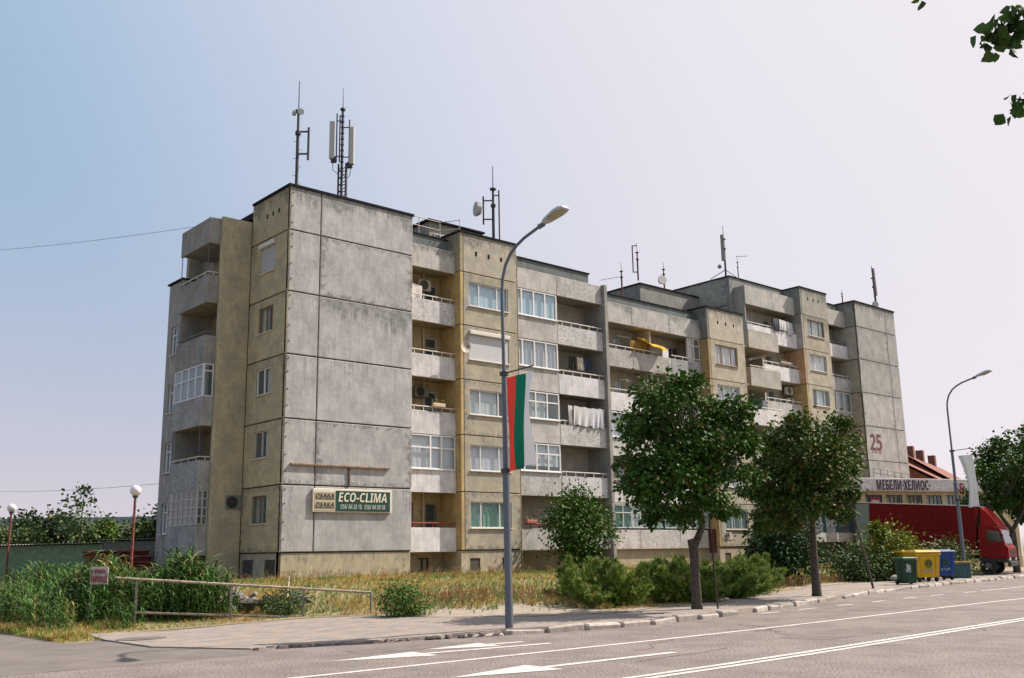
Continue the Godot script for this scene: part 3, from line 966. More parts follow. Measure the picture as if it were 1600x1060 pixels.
func bay(B: Node3D, u0: float, u1: float, v: float, levels: Array, top: float, cols: Array, wins: Array, depth: float, has_plinth := true, leftcols := []):
	# a bay that stands out of the facade: panels on its front, returns on both sides
	var holes := []
	for w in wins: holes.append([w[0], w[1], w[2], w[3]])
	front(B, "wall_core", M.joint, Color.WHITE, u0 + 0.05, u1 - 0.05, 0.2, top - 0.05, v + 0.1, 0.25, holes)
	for i in levels.size():
		var y0: float = levels[i] + 0.025
		var y1: float = (levels[i + 1] - 0.025) if i + 1 < levels.size() else top
		var hh := []
		for h in holes:
			if h[2] > y0 and h[3] < y1: hh.append(h)
		var t := 1.0 + rng.randf_range(-0.05, 0.05)
		var last := i + 1 == levels.size()
		front(B, "wall_panel", M.render, cols[mini(i, cols.size() - 1)] * t, u0 + 0.22, u1, y0, y1, v, 0.10, hh, 0.015, [14, 6, 15, 8, 7, 2][i % 6] if not last else [3, 2][int(u0) % 2])
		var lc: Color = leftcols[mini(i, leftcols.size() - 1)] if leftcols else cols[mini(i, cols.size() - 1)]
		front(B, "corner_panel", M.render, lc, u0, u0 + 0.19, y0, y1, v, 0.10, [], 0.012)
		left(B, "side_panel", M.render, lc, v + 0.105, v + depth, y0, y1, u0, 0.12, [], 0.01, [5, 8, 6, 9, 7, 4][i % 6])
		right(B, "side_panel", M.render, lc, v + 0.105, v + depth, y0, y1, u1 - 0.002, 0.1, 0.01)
	if has_plinth:
		front(B, "plinth", M.render, Color(0.47, 0.41, 0.29), u0 + 0.02, u1 - 0.02, 0.2, levels[0] - 0.025, v + 0.06, 0.2, [[u0 + 0.55, u0 + 1.2, 0.85, 1.45], [u1 - 1.25, u1 - 0.6, 0.85, 1.45]], 0.0, 8)
		left(B, "plinth", M.render, Color(0.47, 0.40, 0.26), v + 0.27, v + depth, 0.2, levels[0] - 0.025, u0 + 0.03, 0.12)
		for q in [[u0 + 0.55, u0 + 1.2], [u1 - 1.25, u1 - 0.6]]:
			window(B, "f", q[0], q[1], 0.85, 1.45, v + 0.06, {"called": "cellar_window", "cols": [0.0, 1.0], "frame": Color(0.4, 0.37, 0.3), "sill": false})
	slab(B, "roof_edge", M.bitumen, Color.WHITE, u0 - 0.06, u1 + 0.06, top + 0.005, top + 0.1, v - 0.06, v + depth + 1.5)

func vents(B: Node3D, u0: float, u1: float, y: float, v: float):
	for i in 3:
		var g := MB.new()
		g.box(P(lerpf(u0, u1, i / 2.0), y, v - 0.004), Vector3(0.06, 0.11, 0.012))
		put(g, "vent_hole", M.bitumen, B)

func section_a(B: Node3D, grey: Color, dim: Color, cream: Color, ochre: Color, white: Color, soot: Color, inner: Color, gold: Color):
	var lv := []
	for k in 6: lv.append(J(k))
	# first loggia column
	right(B, "side_wall", M.render, Color(0.5, 0.42, 0.28), 0.1, 2.4, 0.2, 17.84, 6.69, 0.25)
	var doors := []
	for k in 5:
		doors.append([7.75, 8.45, J(k) + 0.15, J(k) + 2.3])
		doors.append([9.2, 9.95, J(k) + 0.15 if k in [0, 2] else J(k) + 1.0, J(k) + 2.3])
	front(B, "loggia_back_wall", M.render, Color(0.45, 0.36, 0.20), 6.69, 10.1, 0.2, 15.8, 2.35, 0.3, doors)
	for k in 5:
		var dark: bool = k == 0
		window(B, "f", 7.75, 8.45, J(k) + 0.15, J(k) + 2.3, 2.35, {"called": "balcony_door", "sill": false, "frame": Color(0.16, 0.10, 0.06) if dark else Color(0.58, 0.56, 0.5), "cols": [0.0, 1.0], "rows": [0.0, 0.45, 1.0]})
		window(B, "f", 9.2, 9.95, J(k) + (0.15 if k in [0, 2] else 1.0), J(k) + 2.3, 2.35, {"frame": Color(0.3, 0.2, 0.1) if dark else Color(0.58, 0.56, 0.5), "cols": [0.0, 1.0], "rows": [0.0, 0.6, 1.0]})
		slab(B, "loggia_floor", M.concrete, Color(0.42, 0.36, 0.24), 6.70, 10.09, J(k) - 0.01, J(k) + 0.14, 1.1, 2.34)
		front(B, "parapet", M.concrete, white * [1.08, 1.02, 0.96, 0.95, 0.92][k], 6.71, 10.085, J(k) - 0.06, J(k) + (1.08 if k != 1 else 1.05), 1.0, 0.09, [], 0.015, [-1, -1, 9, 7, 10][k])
		if k != 1:
			railing(B, P(6.72, 0, 1.05), P(10.08, 0, 1.05), J(k) + 1.30, J(k) + 1.08, Color(0.30, 0.035, 0.03) if k == 0 else Color(0.62, 0.58, 0.52), 6)
		var pipe := MB.new()
		pipe.col = Color(0.5, 0.44, 0.32)
		pipe.rod(P(9.0, J(k) + 0.14, 2.25), P(9.0, J(k) + 2.78, 2.25), 0.045, 8)
		put(pipe, "rain_pipe", M.painted, B)
	window(B, "f", 6.72, 10.07, J(1) + 1.06, J(2) - 0.07, 1.0, {"called": "loggia_glazing", "frame": Color(0.66, 0.66, 0.66), "fw": 0.07, "cols": [0.0, 0.54, 0.74, 1.0], "rows": [0.0, 0.62, 1.0], "curtain": Color(0.42, 0.46, 0.50), "wave": 0.01, "recess": 0.05})
	front(B, "parapet", M.concrete, Color(0.47, 0.45, 0.42), 6.71, 10.085, J(5) - 0.10, 16.90, 1.0, 0.09, [], 0.015, 2)
	slab(B, "loggia_floor", M.concrete, Color(0.42, 0.36, 0.24), 6.70, 10.09, J(5) - 0.05, J(5) + 0.1, 1.1, 2.34)
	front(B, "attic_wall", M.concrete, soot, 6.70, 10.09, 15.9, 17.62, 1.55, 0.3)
	slab(B, "roof_edge", M.bitumen, Color.WHITE, 6.76, 10.03, 17.62, 17.70, 1.50, 3.5)
	front(B, "plinth", M.render, Color(0.44, 0.37, 0.24), 6.66, 10.1, 0.2, PJ - 0.06, 2.2, 0.2, [[8.6, 9.3, 0.9, 1.5]])
	window(B, "f", 8.6, 9.3, 0.9, 1.5, 2.2, {"called": "cellar_window", "frame": Color(0.05, 0.05, 0.05), "cols": [0.0, 0.5, 1.0], "sill": false})
	# bay with three-light windows
	var wins := []
	for k in 5: wins.append([10.66, 13.32, J(k) + 1.06, J(k) + 2.34])
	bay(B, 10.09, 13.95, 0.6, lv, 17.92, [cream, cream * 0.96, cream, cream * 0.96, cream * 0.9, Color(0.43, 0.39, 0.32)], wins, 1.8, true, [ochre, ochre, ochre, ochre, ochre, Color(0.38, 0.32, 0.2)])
	vents(B, 11.16, 12.87, 16.93, 0.6)
	var cols := [0.0, 0.26, 0.72, 1.0]
	var cur := [Color(0.08, 0.22, 0.15), Color(0.42, 0.45, 0.5), Color(0.40, 0.45, 0.47), Color.WHITE, Color(0.36, 0.50, 0.60)]
	for k in 5:
		var o := {"frame": Color(0.62, 0.61, 0.6), "cols": cols, "sill_col": Color(0.6, 0.55, 0.48), "curtain": cur[k], "wave": 0.022 if k == 0 else 0.006}
		o.drape = [[0.0, 1.0], [0.0, 1.0], [0.0, 0.72], [0.0, 1.0], [0.0, 1.0]][k]
		if k == 3:
			o.shutter = Color(0.52, 0.52, 0.53)
			o.erase("curtain")
		window(B, "f", 10.66, 13.32, J(k) + 1.06, J(k) + 2.34, 0.6, o)
	for x in [13.99, 14.1]:
		var g := MB.new()
		g.col = Color(0.33, 0.24, 0.14)
		g.rod(P(x, 0.3, 0.75), P(x, 17.4, 0.75), 0.035, 6)
		put(g, "rain_pipe", M.rusty, B)
	# glazed rooms and open loggias
	front(B, "loggia_back_wall", M.render, Color(0.40, 0.37, 0.31), 13.95, 20.95, 0.2, 15.8, 2.5, 0.3, [[17.5, 18.2, J(0) + 0.15, J(0) + 2.25], [17.5, 18.2, J(1) + 0.15, J(1) + 2.25], [17.5, 18.2, J(2) + 0.15, J(2) + 2.25], [17.5, 18.2, J(3) + 0.15, J(3) + 2.25], [17.5, 18.2, J(4) + 0.15, J(4) + 2.25], [14.5, 15.3, J(0) + 0.15, J(0) + 2.25]])
	front(B, "plinth", M.render, Color(0.44, 0.385, 0.265), 13.95, 20.95, 0.0, PJ - 0.05, 2.4, 0.2)
	for k in 5:
		window(B, "f", 17.5, 18.2, J(k) + 0.15, J(k) + 2.25, 2.5, {"called": "balcony_door", "frame": Color(0.2, 0.17, 0.13), "cols": [0.0, 1.0], "rows": [0.0, 0.4, 1.0], "sill": false})
		slab(B, "loggia_floor", M.concrete, Color(0.36, 0.33, 0.27), 13.96, 20.94, J(k) - 0.01, J(k) + 0.14, 1.1, 2.49)
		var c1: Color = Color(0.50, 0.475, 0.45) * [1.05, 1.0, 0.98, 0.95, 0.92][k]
		var c2: Color = [white * 0.95, white * 0.92, Color(0.52, 0.5, 0.48), white * 1.02, Color(0.55, 0.53, 0.52)][k]
		front(B, "parapet", M.concrete, c1, 13.97, 17.29, J(k) - 0.05, J(k) + (1.06 if k == 0 else 1.2), 1.0, 0.09, [], 0.012, [15, 12, 7, 5, 6][k])
		front(B, "parapet", M.concrete, c2, 17.31, 20.94, J(k) - 0.05, J(k) + 1.06, 1.0, 0.09, [], 0.012, [-1, 15, 10, -1, 12][k])
		railing(B, P(17.36, 0, 1.05), P(20.9, 0, 1.05), J(k) + 1.3, J(k) + 1.06, Color(0.3, 0.035, 0.03) if k == 0 else Color(0.62, 0.58, 0.53), 5)
		if k > 0:
			left(B, "partition", M.render, Color(0.5, 0.47, 0.4), 1.12, 2.48, J(k) + 0.15, J(k + 1) - 0.02, 17.31, 0.1)
			var o := {"called": "loggia_glazing", "frame": Color(0.66, 0.65, 0.65), "fw": 0.07, "recess": 0.05, "cols": [0.0, 0.2, 0.47, 0.73, 1.0], "rows": [0.0, 1.0], "curtain": [Color.WHITE, Color(0.46, 0.5, 0.54), Color(0.38, 0.42, 0.44), Color(0.44, 0.47, 0.5), Color(0.38, 0.52, 0.62)][k], "wave": 0.006, "sill_col": Color(0.62, 0.6, 0.58)}
			if k == 3: o.wave = 0.03
			if k < 3: o.rows = [0.0, 0.63, 1.0]
			if k == 2: o.drape = [0.0, 0.73]
			if k == 1: o.low = 0.2
			window(B, "f", 13.99, 17.27, J(k) + 1.24, J(k) + 2.72, 1.0, o)
	railing(B, P(14.0, 0, 1.05), P(17.3, 0, 1.05), J(0) + 1.3, J(0) + 1.06, Color(0.3, 0.035, 0.03), 5)
	window(B, "f", 14.5, 15.3, J(0) + 0.15, J(0) + 2.25, 2.5, {"called": "balcony_door", "frame": Color(0.28, 0.05, 0.03), "fw": 0.1, "cols": [0.0, 1.0], "rows": [0.0, 0.3, 1.0], "sill": false})
	front(B, "parapet", M.concrete, Color(0.50, 0.47, 0.44), 13.97, 17.29, J(5) - 0.06, 16.9, 1.0, 0.09, [], 0.012, 6)
	front(B, "parapet", M.concrete, Color(0.47, 0.45, 0.43), 17.31, 20.94, J(5) - 0.06, 16.9, 1.0, 0.09, [], 0.012, 11)
	slab(B, "loggia_floor", M.concrete, Color(0.36, 0.33, 0.27), 13.96, 20.94, J(5) - 0.02, J(5) + 0.1, 1.1, 2.49)
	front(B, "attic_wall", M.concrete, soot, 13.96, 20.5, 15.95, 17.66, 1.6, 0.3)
	slab(B, "roof_edge", M.bitumen, Color.WHITE, 14.02, 20.58, 17.665, 17.75, 1.54, 4.0)
	slab(B, "end_wall", M.concrete, Color(0.40, 0.38, 0.35), 20.95, 21.2, 0.0, 16.95, 0.78, 3.9, 0.015)
	slab(B, "roof", M.bitumen, Color.WHITE, 0.05, 20.45, 17.3, 17.6, 1.95, 10.6)
	slab(B, "rear_wall", M.render, cream, 0.0, 21.2, 0.0, 17.3, 10.6, 10.9)

func section_b(B: Node3D, grey: Color, dim: Color, cream: Color, ochre: Color, white: Color, soot: Color, inner: Color):
	var lv := []
	for k in 6: lv.append(J(k))
	var holes := []
	for k in 5:
		holes.append([26.3, 27.2, J(k) + 0.15, J(k) + 2.25])
		holes.append([29.3, 30.1, J(k) + 0.15, J(k) + 2.25])
		holes.append([31.6, 33.1, J(k) + 1.0, J(k) + 2.3])
	front(B, "loggia_back_wall", M.render, Color(0.42, 0.36, 0.27), 21.2, 33.7, 0.2, 15.9, 5.2, 0.3, holes)
	for k in 5:
		window(B, "f", 26.3, 27.2, J(k) + 0.15, J(k) + 2.25, 5.2, {"called": "balcony_door", "frame": Color(0.5, 0.48, 0.44), "cols": [0.0, 1.0], "rows": [0.0, 0.4, 1.0], "curtain": Color(0.35, 0.38, 0.42), "sill": false})
		window(B, "f", 29.3, 30.1, J(k) + 0.15, J(k) + 2.25, 5.2, {"called": "balcony_door", "frame": Color(0.5, 0.48, 0.44), "cols": [0.0, 1.0], "rows": [0.0, 0.4, 1.0], "sill": false})
		window(B, "f", 31.6, 33.1, J(k) + 1.0, J(k) + 2.3, 5.2, {"frame": Color(0.35, 0.3, 0.25), "cols": [0.0, 0.5, 1.0]})
		slab(B, "loggia_floor", M.concrete, Color(0.42, 0.37, 0.28), 21.21, 33.68, J(k) - 0.01, J(k) + 0.14, 3.9, 5.19)
		for s in [[21.22, 26.64], [26.66, 30.42], [30.44, 33.66]]:
			var mid: bool = s[0] > 30.0
			var col: Color = [Color(0.56, 0.53, 0.5), white, Color(0.54, 0.52, 0.5), white * 1.03, Color(0.44, 0.415, 0.385)][k]
			if k == 4 and mid: col = Color(0.36, 0.36, 0.355)
			front(B, "parapet", M.concrete, col, s[0], s[1], J(k) - 0.05, J(k) + 1.1, 3.8, 0.09, [], 0.012, ([15, -1, 9, -1, 12] if s[0] < 22 else [10, -1, 7, -1, 11])[k])
		if k in [1, 3, 4]:
			railing(B, P(21.25, 0, 3.85), P(29.0 if k == 4 else 33.6, 0, 3.85), J(k) + 1.33, J(k) + 1.1, Color(0.62, 0.58, 0.53), 9)
			if k == 4: railing(B, P(30.5, 0, 3.85), P(33.6, 0, 3.85), J(k) + 1.33, J(k) + 1.1, Color(0.62, 0.58, 0.53), 4)
		left(B, "partition", M.render, Color(0.46, 0.42, 0.34), 3.95, 5.15, J(k) + 0.15, J(k + 1) - 0.02, 28.5, 0.09)
		# arched iron screens between the neighbours
		if k in [3, 4]:
			var g := MB.new()
			g.col = Color(0.07, 0.06, 0.055)
			g.tube([P(25.4, J(k) + 1.2, 3.98), P(25.4, J(k) + 2.2, 3.98), P(25.8, J(k) + 2.45, 3.98), P(26.3, J(k) + 2.45, 3.98), P(26.7, J(k) + 2.2, 3.98), P(26.7, J(k) + 1.2, 3.98)], [0.025, 0.025, 0.025, 0.025, 0.025, 0.025], 6)
			g.rod(P(25.4, J(k) + 2.0, 3.98), P(26.7, J(k) + 2.0, 3.98), 0.02)
			put(g, "iron_frame", M.painted, B)
	# glazed ground floor and a glazed corner two storeys up
	var tones := [Color(0.30, 0.24, 0.17), Color(0.36, 0.42, 0.4), Color(0.06, 0.19, 0.17), Color(0.5, 0.56, 0.6), Color(0.48, 0.53, 0.58), Color(0.2, 0.3, 0.27), Color(0.5, 0.56, 0.6), Color(0.42, 0.5, 0.52)]
	for i in 8:
		var a := 21.3 + i * 1.54
		window(B, "f", a, a + 1.52, J(0) + 1.2, J(0) + 2.6, 3.8, {"called": "loggia_glazing", "frame": Color(0.5, 0.52, 0.5) if i != 4 else Color(0.08, 0.2, 0.17), "fw": 0.05, "recess": 0.05, "cols": [0.0, 0.5, 1.0], "rows": [0.0, 0.66, 1.0], "curtain": tones[i], "wave": 0.012, "sill": false})
	front(B, "lintel", M.concrete, Color(0.42, 0.4, 0.37), 21.22, 33.66, J(0) + 2.61, J(1) - 0.06, 3.81, 0.08)
	window(B, "f", 21.3, 26.6, J(2) + 1.12, J(2) + 2.7, 3.8, {"called": "loggia_glazing", "frame": Color(0.66, 0.65, 0.64), "fw": 0.07, "recess": 0.05, "cols": [0.0, 0.35, 0.57, 0.78, 1.0], "curtain": Color(0.4, 0.45, 0.46), "sill": true})
	window(B, "f", 32.3, 33.6, J(4) + 1.12, J(4) + 2.75, 3.82, {"called": "loggia_glazing", "frame": Color(0.6, 0.6, 0.58), "fw": 0.05, "cols": [0.0, 0.5, 1.0], "rows": [0.0, 0.7, 1.0], "curtain": Color(0.42, 0.42, 0.4), "drape": [0.0, 0.6], "sill": false})
	for s in [[21.22, 26.64], [26.66, 30.42], [30.44, 33.66]]:
		front(B, "parapet", M.concrete, Color(0.45, 0.43, 0.40), s[0], s[1], J(5) - 0.02, 17.12, 3.8, 0.09, [], 0.012, [3, 6, 14][int(s[0]) % 3])
	slab(B, "loggia_floor", M.concrete, Color(0.42, 0.37, 0.28), 21.21, 33.68, J(5) - 0.02, J(5) + 0.12, 3.9, 5.19)
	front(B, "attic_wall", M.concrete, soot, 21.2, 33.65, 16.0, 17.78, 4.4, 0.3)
	slab(B, "roof_edge", M.bitumen, Color.WHITE, 21.2, 33.6, 17.785, 17.87, 4.34, 7.0)
	front(B, "plinth", M.render, Color(0.42, 0.36, 0.25), 21.2, 33.7, 0.0, PJ - 0.05, 4.0, 0.2)
	var wins := []
	for k in 5: wins.append([34.45, 36.95, J(k) + 1.12, J(k) + 2.48])
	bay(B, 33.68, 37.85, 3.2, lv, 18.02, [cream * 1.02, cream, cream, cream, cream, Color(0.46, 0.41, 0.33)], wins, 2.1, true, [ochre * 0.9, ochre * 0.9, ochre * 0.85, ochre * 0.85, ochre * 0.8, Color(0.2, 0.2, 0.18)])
	vents(B, 34.9, 36.7, 17.1, 3.2)
	for k in 5:
		window(B, "f", 34.45, 36.95, J(k) + 1.12, J(k) + 2.48, 3.2, {"frame": Color(0.26, 0.18, 0.1) if k == 4 else Color(0.55, 0.55, 0.53), "cols": [0.0, 0.3, 0.72, 1.0], "curtain": [Color(0.16, 0.26, 0.24), Color(0.4, 0.42, 0.42), Color(0.4, 0.42, 0.42), Color(0.4, 0.42, 0.42), Color(0.5, 0.5, 0.52)][k], "sill_col": Color(0.32, 0.22, 0.13)})
	# corner balconies
	front(B, "loggia_back_wall", M.render, Color(0.40, 0.36, 0.28), 37.8, 42.6, 0.2, 17.0, 6.2, 0.3)
	slab(B, "end_wall", M.render, Color(0.6, 0.56, 0.5), 42.5, 42.68, 0.2, J(5) - 0.1, 4.95, 6.2)
	for k in range(1, 6):
		var col: Color = [Color.WHITE, white, white * 1.0, Color(0.66, 0.63, 0.6), Color(0.42, 0.39, 0.34), Color(0.45, 0.415, 0.36)][k]
		front(B, "balcony_parapet", M.concrete, col, 38.82, 42.55, J(k) + 0.06, J(k) + (1.42 if k > 3 else 1.2), 3.5, 0.09, [], 0.015, [0, 5, 9, 10, 6, 9][k])
		left(B, "balcony_parapet", M.concrete, col * 0.95, 3.6, 5.1, J(k) + 0.06, J(k) + (1.42 if k > 3 else 1.2), 38.82, 0.09, [], 0.012)
		right(B, "balcony_parapet", M.concrete, col * 0.95, 3.6, 4.9, J(k) + 0.06, J(k) + (1.42 if k > 3 else 1.2), 42.55, 0.09, 0.012)
		slab(B, "balcony_floor", M.concrete, Color(0.40, 0.34, 0.24), 37.86, 42.46, J(k) + 0.07, J(k) + 0.2, 3.6, 6.2)
		if k < 5:
			railing(B, P(38.85, 0, 3.55), P(42.5, 0, 3.55), J(k) + (1.55 if k == 4 else 1.36), J(k) + 1.2, Color(0.62, 0.58, 0.5), 5)
	slab(B, "roof", M.bitumen, Color.WHITE, 21.2, 40.9, 17.3, 17.7, 5.3, 13.0)
	slab(B, "rear_wall", M.render, cream, 21.2, 40.9, 0.0, 17.3, 13.0, 13.3)

func section_c(B: Node3D, grey: Color, dim: Color, cream: Color, ochre: Color, white: Color, soot: Color, inner: Color):
	var lv := []
	for k in 7: lv.append(JC(k))
	var holes := []
	for k in 6: holes.append([42.8, 44.2, JC(k) + 0.95, JC(k) + 2.3]); holes.append([45.0, 45.8, JC(k) + 0.15, JC(k) + 2.3])
	front(B, "loggia_back_wall", M.render, Color(0.44, 0.40, 0.32), 40.9, 47.5, 0.2, 19.9, 6.3, 0.3, holes)
	for k in 6:
		window(B, "f", 42.8, 44.2, JC(k) + 0.95, JC(k) + 2.3, 6.3, {"frame": Color(0.6, 0.6, 0.6), "curtain": Color(0.35, 0.4, 0.45), "drape": [0.0, 0.5]})
		window(B, "f", 45.0, 45.8, JC(k) + 0.15, JC(k) + 2.3, 6.3, {"called": "balcony_door", "frame": Color(0.5, 0.48, 0.44), "cols": [0.0, 1.0], "rows": [0.0, 0.4, 1.0], "sill": false})
		var u0 := 40.95 if k == 5 else 42.7
		slab(B, "loggia_floor", M.concrete, Color(0.42, 0.38, 0.3), u0, 47.45, JC(k) - 0.01, JC(k) + 0.14, 5.1, 6.29)
		front(B, "parapet", M.concrete, Color(0.5, 0.48, 0.45) if k == 3 else white * 1.05, u0, 47.45, JC(k) + 0.05, JC(k) + (1.15 if k != 5 else 1.22), 5.0, 0.09, [], 0.012, 6 if k == 3 else -1)
		railing(B, P(u0, 0, 5.05), P(47.4, 0, 5.05), JC(k) + 1.4, JC(k) + 1.15, Color(0.64, 0.6, 0.56), 6)
		slab(B, "loggia_floor", M.concrete, Color(0.42, 0.38, 0.3), 51.3, 55.0, JC(k) - 0.01, JC(k) + 0.14, 5.1, 6.29)
		front(B, "parapet", M.concrete, white if k in [5, 2] else Color(0.42, 0.42, 0.42), 51.36, 54.95, JC(k) + 0.05, JC(k) + 1.15, 5.0, 0.09, [], 0.012, -1 if k == 5 else 6)
		if k != 3: railing(B, P(51.4, 0, 5.05), P(54.9, 0, 5.05), JC(k) + 1.36, JC(k) + 1.15, Color(0.14, 0.13, 0.12) if k == 5 else Color(0.6, 0.57, 0.53), 5)
	slab(B, "loggia_floor", M.concrete, Color(0.42, 0.38, 0.3), 40.95, 47.45, JC(6) - 0.02, JC(6) + 0.12, 5.1, 6.29)
	front(B, "loggia_back_wall", M.render, Color(0.36, 0.33, 0.28), 51.3, 55.0, 0.2, 19.9, 6.3, 0.3)
	window(B, "f", 51.45, 54.9, JC(3) + 1.17, JC(4) - 0.05, 5.0, {"called": "loggia_glazing", "frame": Color(0.6, 0.6, 0.6), "cols": [0.0, 0.35, 0.68, 1.0], "curtain": Color(0.3, 0.33, 0.34), "drape": [0.4, 0.9]})
	for s in [[40.9, 44.4], [44.42, 47.45]]:
		front(B, "parapet", M.concrete, Color(0.45, 0.43, 0.39), s[0], s[1], JC(6) - 0.04, 21.18, 5.0, 0.09, [], 0.012, 6)
	left(B, "side_wall", M.concrete, Color(0.40, 0.38, 0.33), 5.1, 6.3, J(5) + 0.2, 21.18, 40.9, 0.1, [], 0.01, 8)
	slab(B, "wall_pier", M.concrete, Color(0.36, 0.34, 0.29), 40.4, 40.88, 17.3, 19.94, 6.0, 6.3)
	front(B, "attic_wall", M.concrete, Color(0.24, 0.25, 0.235), 40.4, 47.5, 19.95, 21.98, 6.0, 0.3)
	left(B, "side_wall", M.concrete, Color(0.41, 0.385, 0.32), 6.31, 13.3, 17.3, JC(6) - 0.03, 40.4, 0.3, [], 0.015, 7)
	left(B, "side_wall", M.concrete, Color(0.40, 0.375, 0.31), 6.31, 13.3, JC(6) + 0.03, 21.98, 40.4, 0.3, [], 0.015, 14)
	slab(B, "roof_edge", M.bitumen, Color.WHITE, 40.34, 47.4, 21.985, 22.07, 5.94, 13.4)
	var wins := []
	for k in 6: wins.append([48.25, 50.6, JC(k) + 1.2, JC(k) + 2.5])
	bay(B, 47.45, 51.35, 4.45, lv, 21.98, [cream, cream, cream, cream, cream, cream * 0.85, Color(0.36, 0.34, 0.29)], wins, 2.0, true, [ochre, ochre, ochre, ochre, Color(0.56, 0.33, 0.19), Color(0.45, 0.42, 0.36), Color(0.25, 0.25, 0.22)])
	vents(B, 48.6, 50.1, 21.2, 4.45)
	for k in 6:
		window(B, "f", 48.25, 50.6, JC(k) + 1.2, JC(k) + 2.5, 4.45, {"frame": Color(0.14, 0.11, 0.08) if k == 5 else Color(0.5, 0.48, 0.42), "cols": [0.0, 0.28, 0.72, 1.0], "curtain": [Color(0.4, 0.44, 0.46), Color(0.4, 0.44, 0.46), Color(0.4, 0.44, 0.46), Color(0.42, 0.52, 0.56), Color(0.5, 0.52, 0.55), Color(0.42, 0.45, 0.44)][k], "drape": [0.1, 1.0] if k != 3 else [0.3, 0.72]})
	front(B, "parapet", M.concrete, Color(0.42, 0.4, 0.36), 51.36, 54.95, JC(6) - 0.04, 21.1, 5.0, 0.09, [], 0.012, 6)
	front(B, "attic_wall", M.concrete, soot, 51.3, 55.0, 19.9, 21.75, 5.6, 0.3)
	slab(B, "roof_edge", M.bitumen, Color.WHITE, 51.42, 54.9, 21.76, 21.84, 5.55, 8.0)
	# far gable
	left(B, "wall_core", M.joint, Color.WHITE, 4.2, 6.3, 0.2, 21.8, 55.05, 0.2)
	front(B, "wall_core", M.joint, Color.WHITE, 55.05, 61.55, 0.2, 21.8, 4.15, 0.2)
	right(B, "end_wall", M.concrete, grey, 4.15, 13.5, 0.2, 21.9, 61.6, 0.2)
	for k in 7:
		var y0 := JC(k) + 0.03
		var y1 := 21.9 if k == 6 else JC(k + 1) - 0.03
		left(B, "wall_panel", M.render, [cream, cream, cream * 0.95, cream * 0.85, Color(0.36, 0.35, 0.28), Color(0.40, 0.385, 0.34), Color(0.30, 0.29, 0.25)][k], 4.05, 6.3, y0, y1, 54.97, 0.07, [], 0.015, [5, 6, 7, 8, 9, 6, 3][k])
		for c in 2:
			front(B, "wall_panel", M.concrete, Color(0.355, 0.345, 0.325) * (1.0 + rng.randf_range(-0.05, 0.06)) * (1.12 if k < 4 else 1.0), [54.97, 60.02][c], [59.97, 61.6][c], y0, y1, 4.05, 0.09, [], 0.02, ([14, 6, 8, 15, 7, 14, 2] if c == 0 else [6, 15, 14, 7, 5, 8, 4])[k])
	front(B, "plinth", M.render, Color(0.4, 0.36, 0.27), 55.0, 61.6, 0.0, JC(0) - 0.03, 4.1, 0.1)
	slab(B, "roof_edge", M.bitumen, Color.WHITE, 54.9, 61.68, 21.905, 22.0, 3.98, 13.5)
	slab(B, "roof", M.bitumen, Color.WHITE, 47.5, 61.5, 21.5, 21.7, 6.6, 13.5)
	slab(B, "rear_wall", M.render, cream, 40.9, 61.6, 0.0, 21.5, 13.5, 13.8)
	# painted house number
	text("25", 1.85, 1.35, lin(0.10, 0.022, 0.016), B, P(56.45, 10.12, 4.043), 0.0, "house_number")
	var drip := MB.new()
	drip.col = Color(0.15, 0.035, 0.025)
	for i in 7:
		var x := 55.75 + i * 0.22 + rng.randf_range(-0.04, 0.04)
		drip.box(P(x, 9.3 + rng.randf_range(-0.03, 0.06), 4.045), Vector3(rng.randf_range(0.03, 0.07), rng.randf_range(0.05, 0.14), 0.004))
	put(drip, "paint_drips", M.painted, B)

# ---------------------------------------------------------------- roof
func mast(label: String, at: Vector3, h: float, m: Material, r := 0.05) -> Node3D:
	var o := group3("antenna_mast", null, at)
	tag(o, label, "antenna", "masts and aerials on the roof")
	var g := MB.new()
	g.tube([Vector3.ZERO, Vector3(0, h * 0.55, 0), Vector3(0, h * 0.56, 0), Vector3(0, h * 0.74, 0), Vector3(0, h * 0.745, 0), Vector3(0, h, 0)], [r, r, r * 0.8, r * 0.8, r * 0.35, r * 0.25], 8)
	g.tube([Vector3(0, h * 0.545, 0), Vector3(0, h * 0.575, 0)], [r * 1.7, r * 1.7], 8)
	g.tube([Vector3(0, h * 0.735, 0), Vector3(0, h * 0.75, 0)], [r * 2.2, r * 2.2], 8)
	put(g, "pole", m, o)
	return o

func sidepipe(o: Node3D, x: float, y0: float, y1: float, m: Material, r := 0.035, brackets := []):
	var g := MB.new()
	g.rod(Vector3(x, y0, 0), Vector3(x, y1, 0), r, 8)
	for b in brackets: g.rod(Vector3(0, b, 0), Vector3(x, b, 0), r * 0.8, 6)
	put(g, "side_pipe", m, o)

func dish(o: Node3D, p: Vector3, r: float, dir: Vector3, col: Color, called := "dish"):
	var g := MB.new()
	g.col = col
	var z := dir.normalized()
	var x := Vector3.UP.cross(z).normalized()
	var y := z.cross(x)
	g.tube([p - z * 0.02, p + z * r * 0.5, p + z * r * 0.62], [r * 0.75, r, r * 0.98], 16)
	put(g, called, M.painted, o)

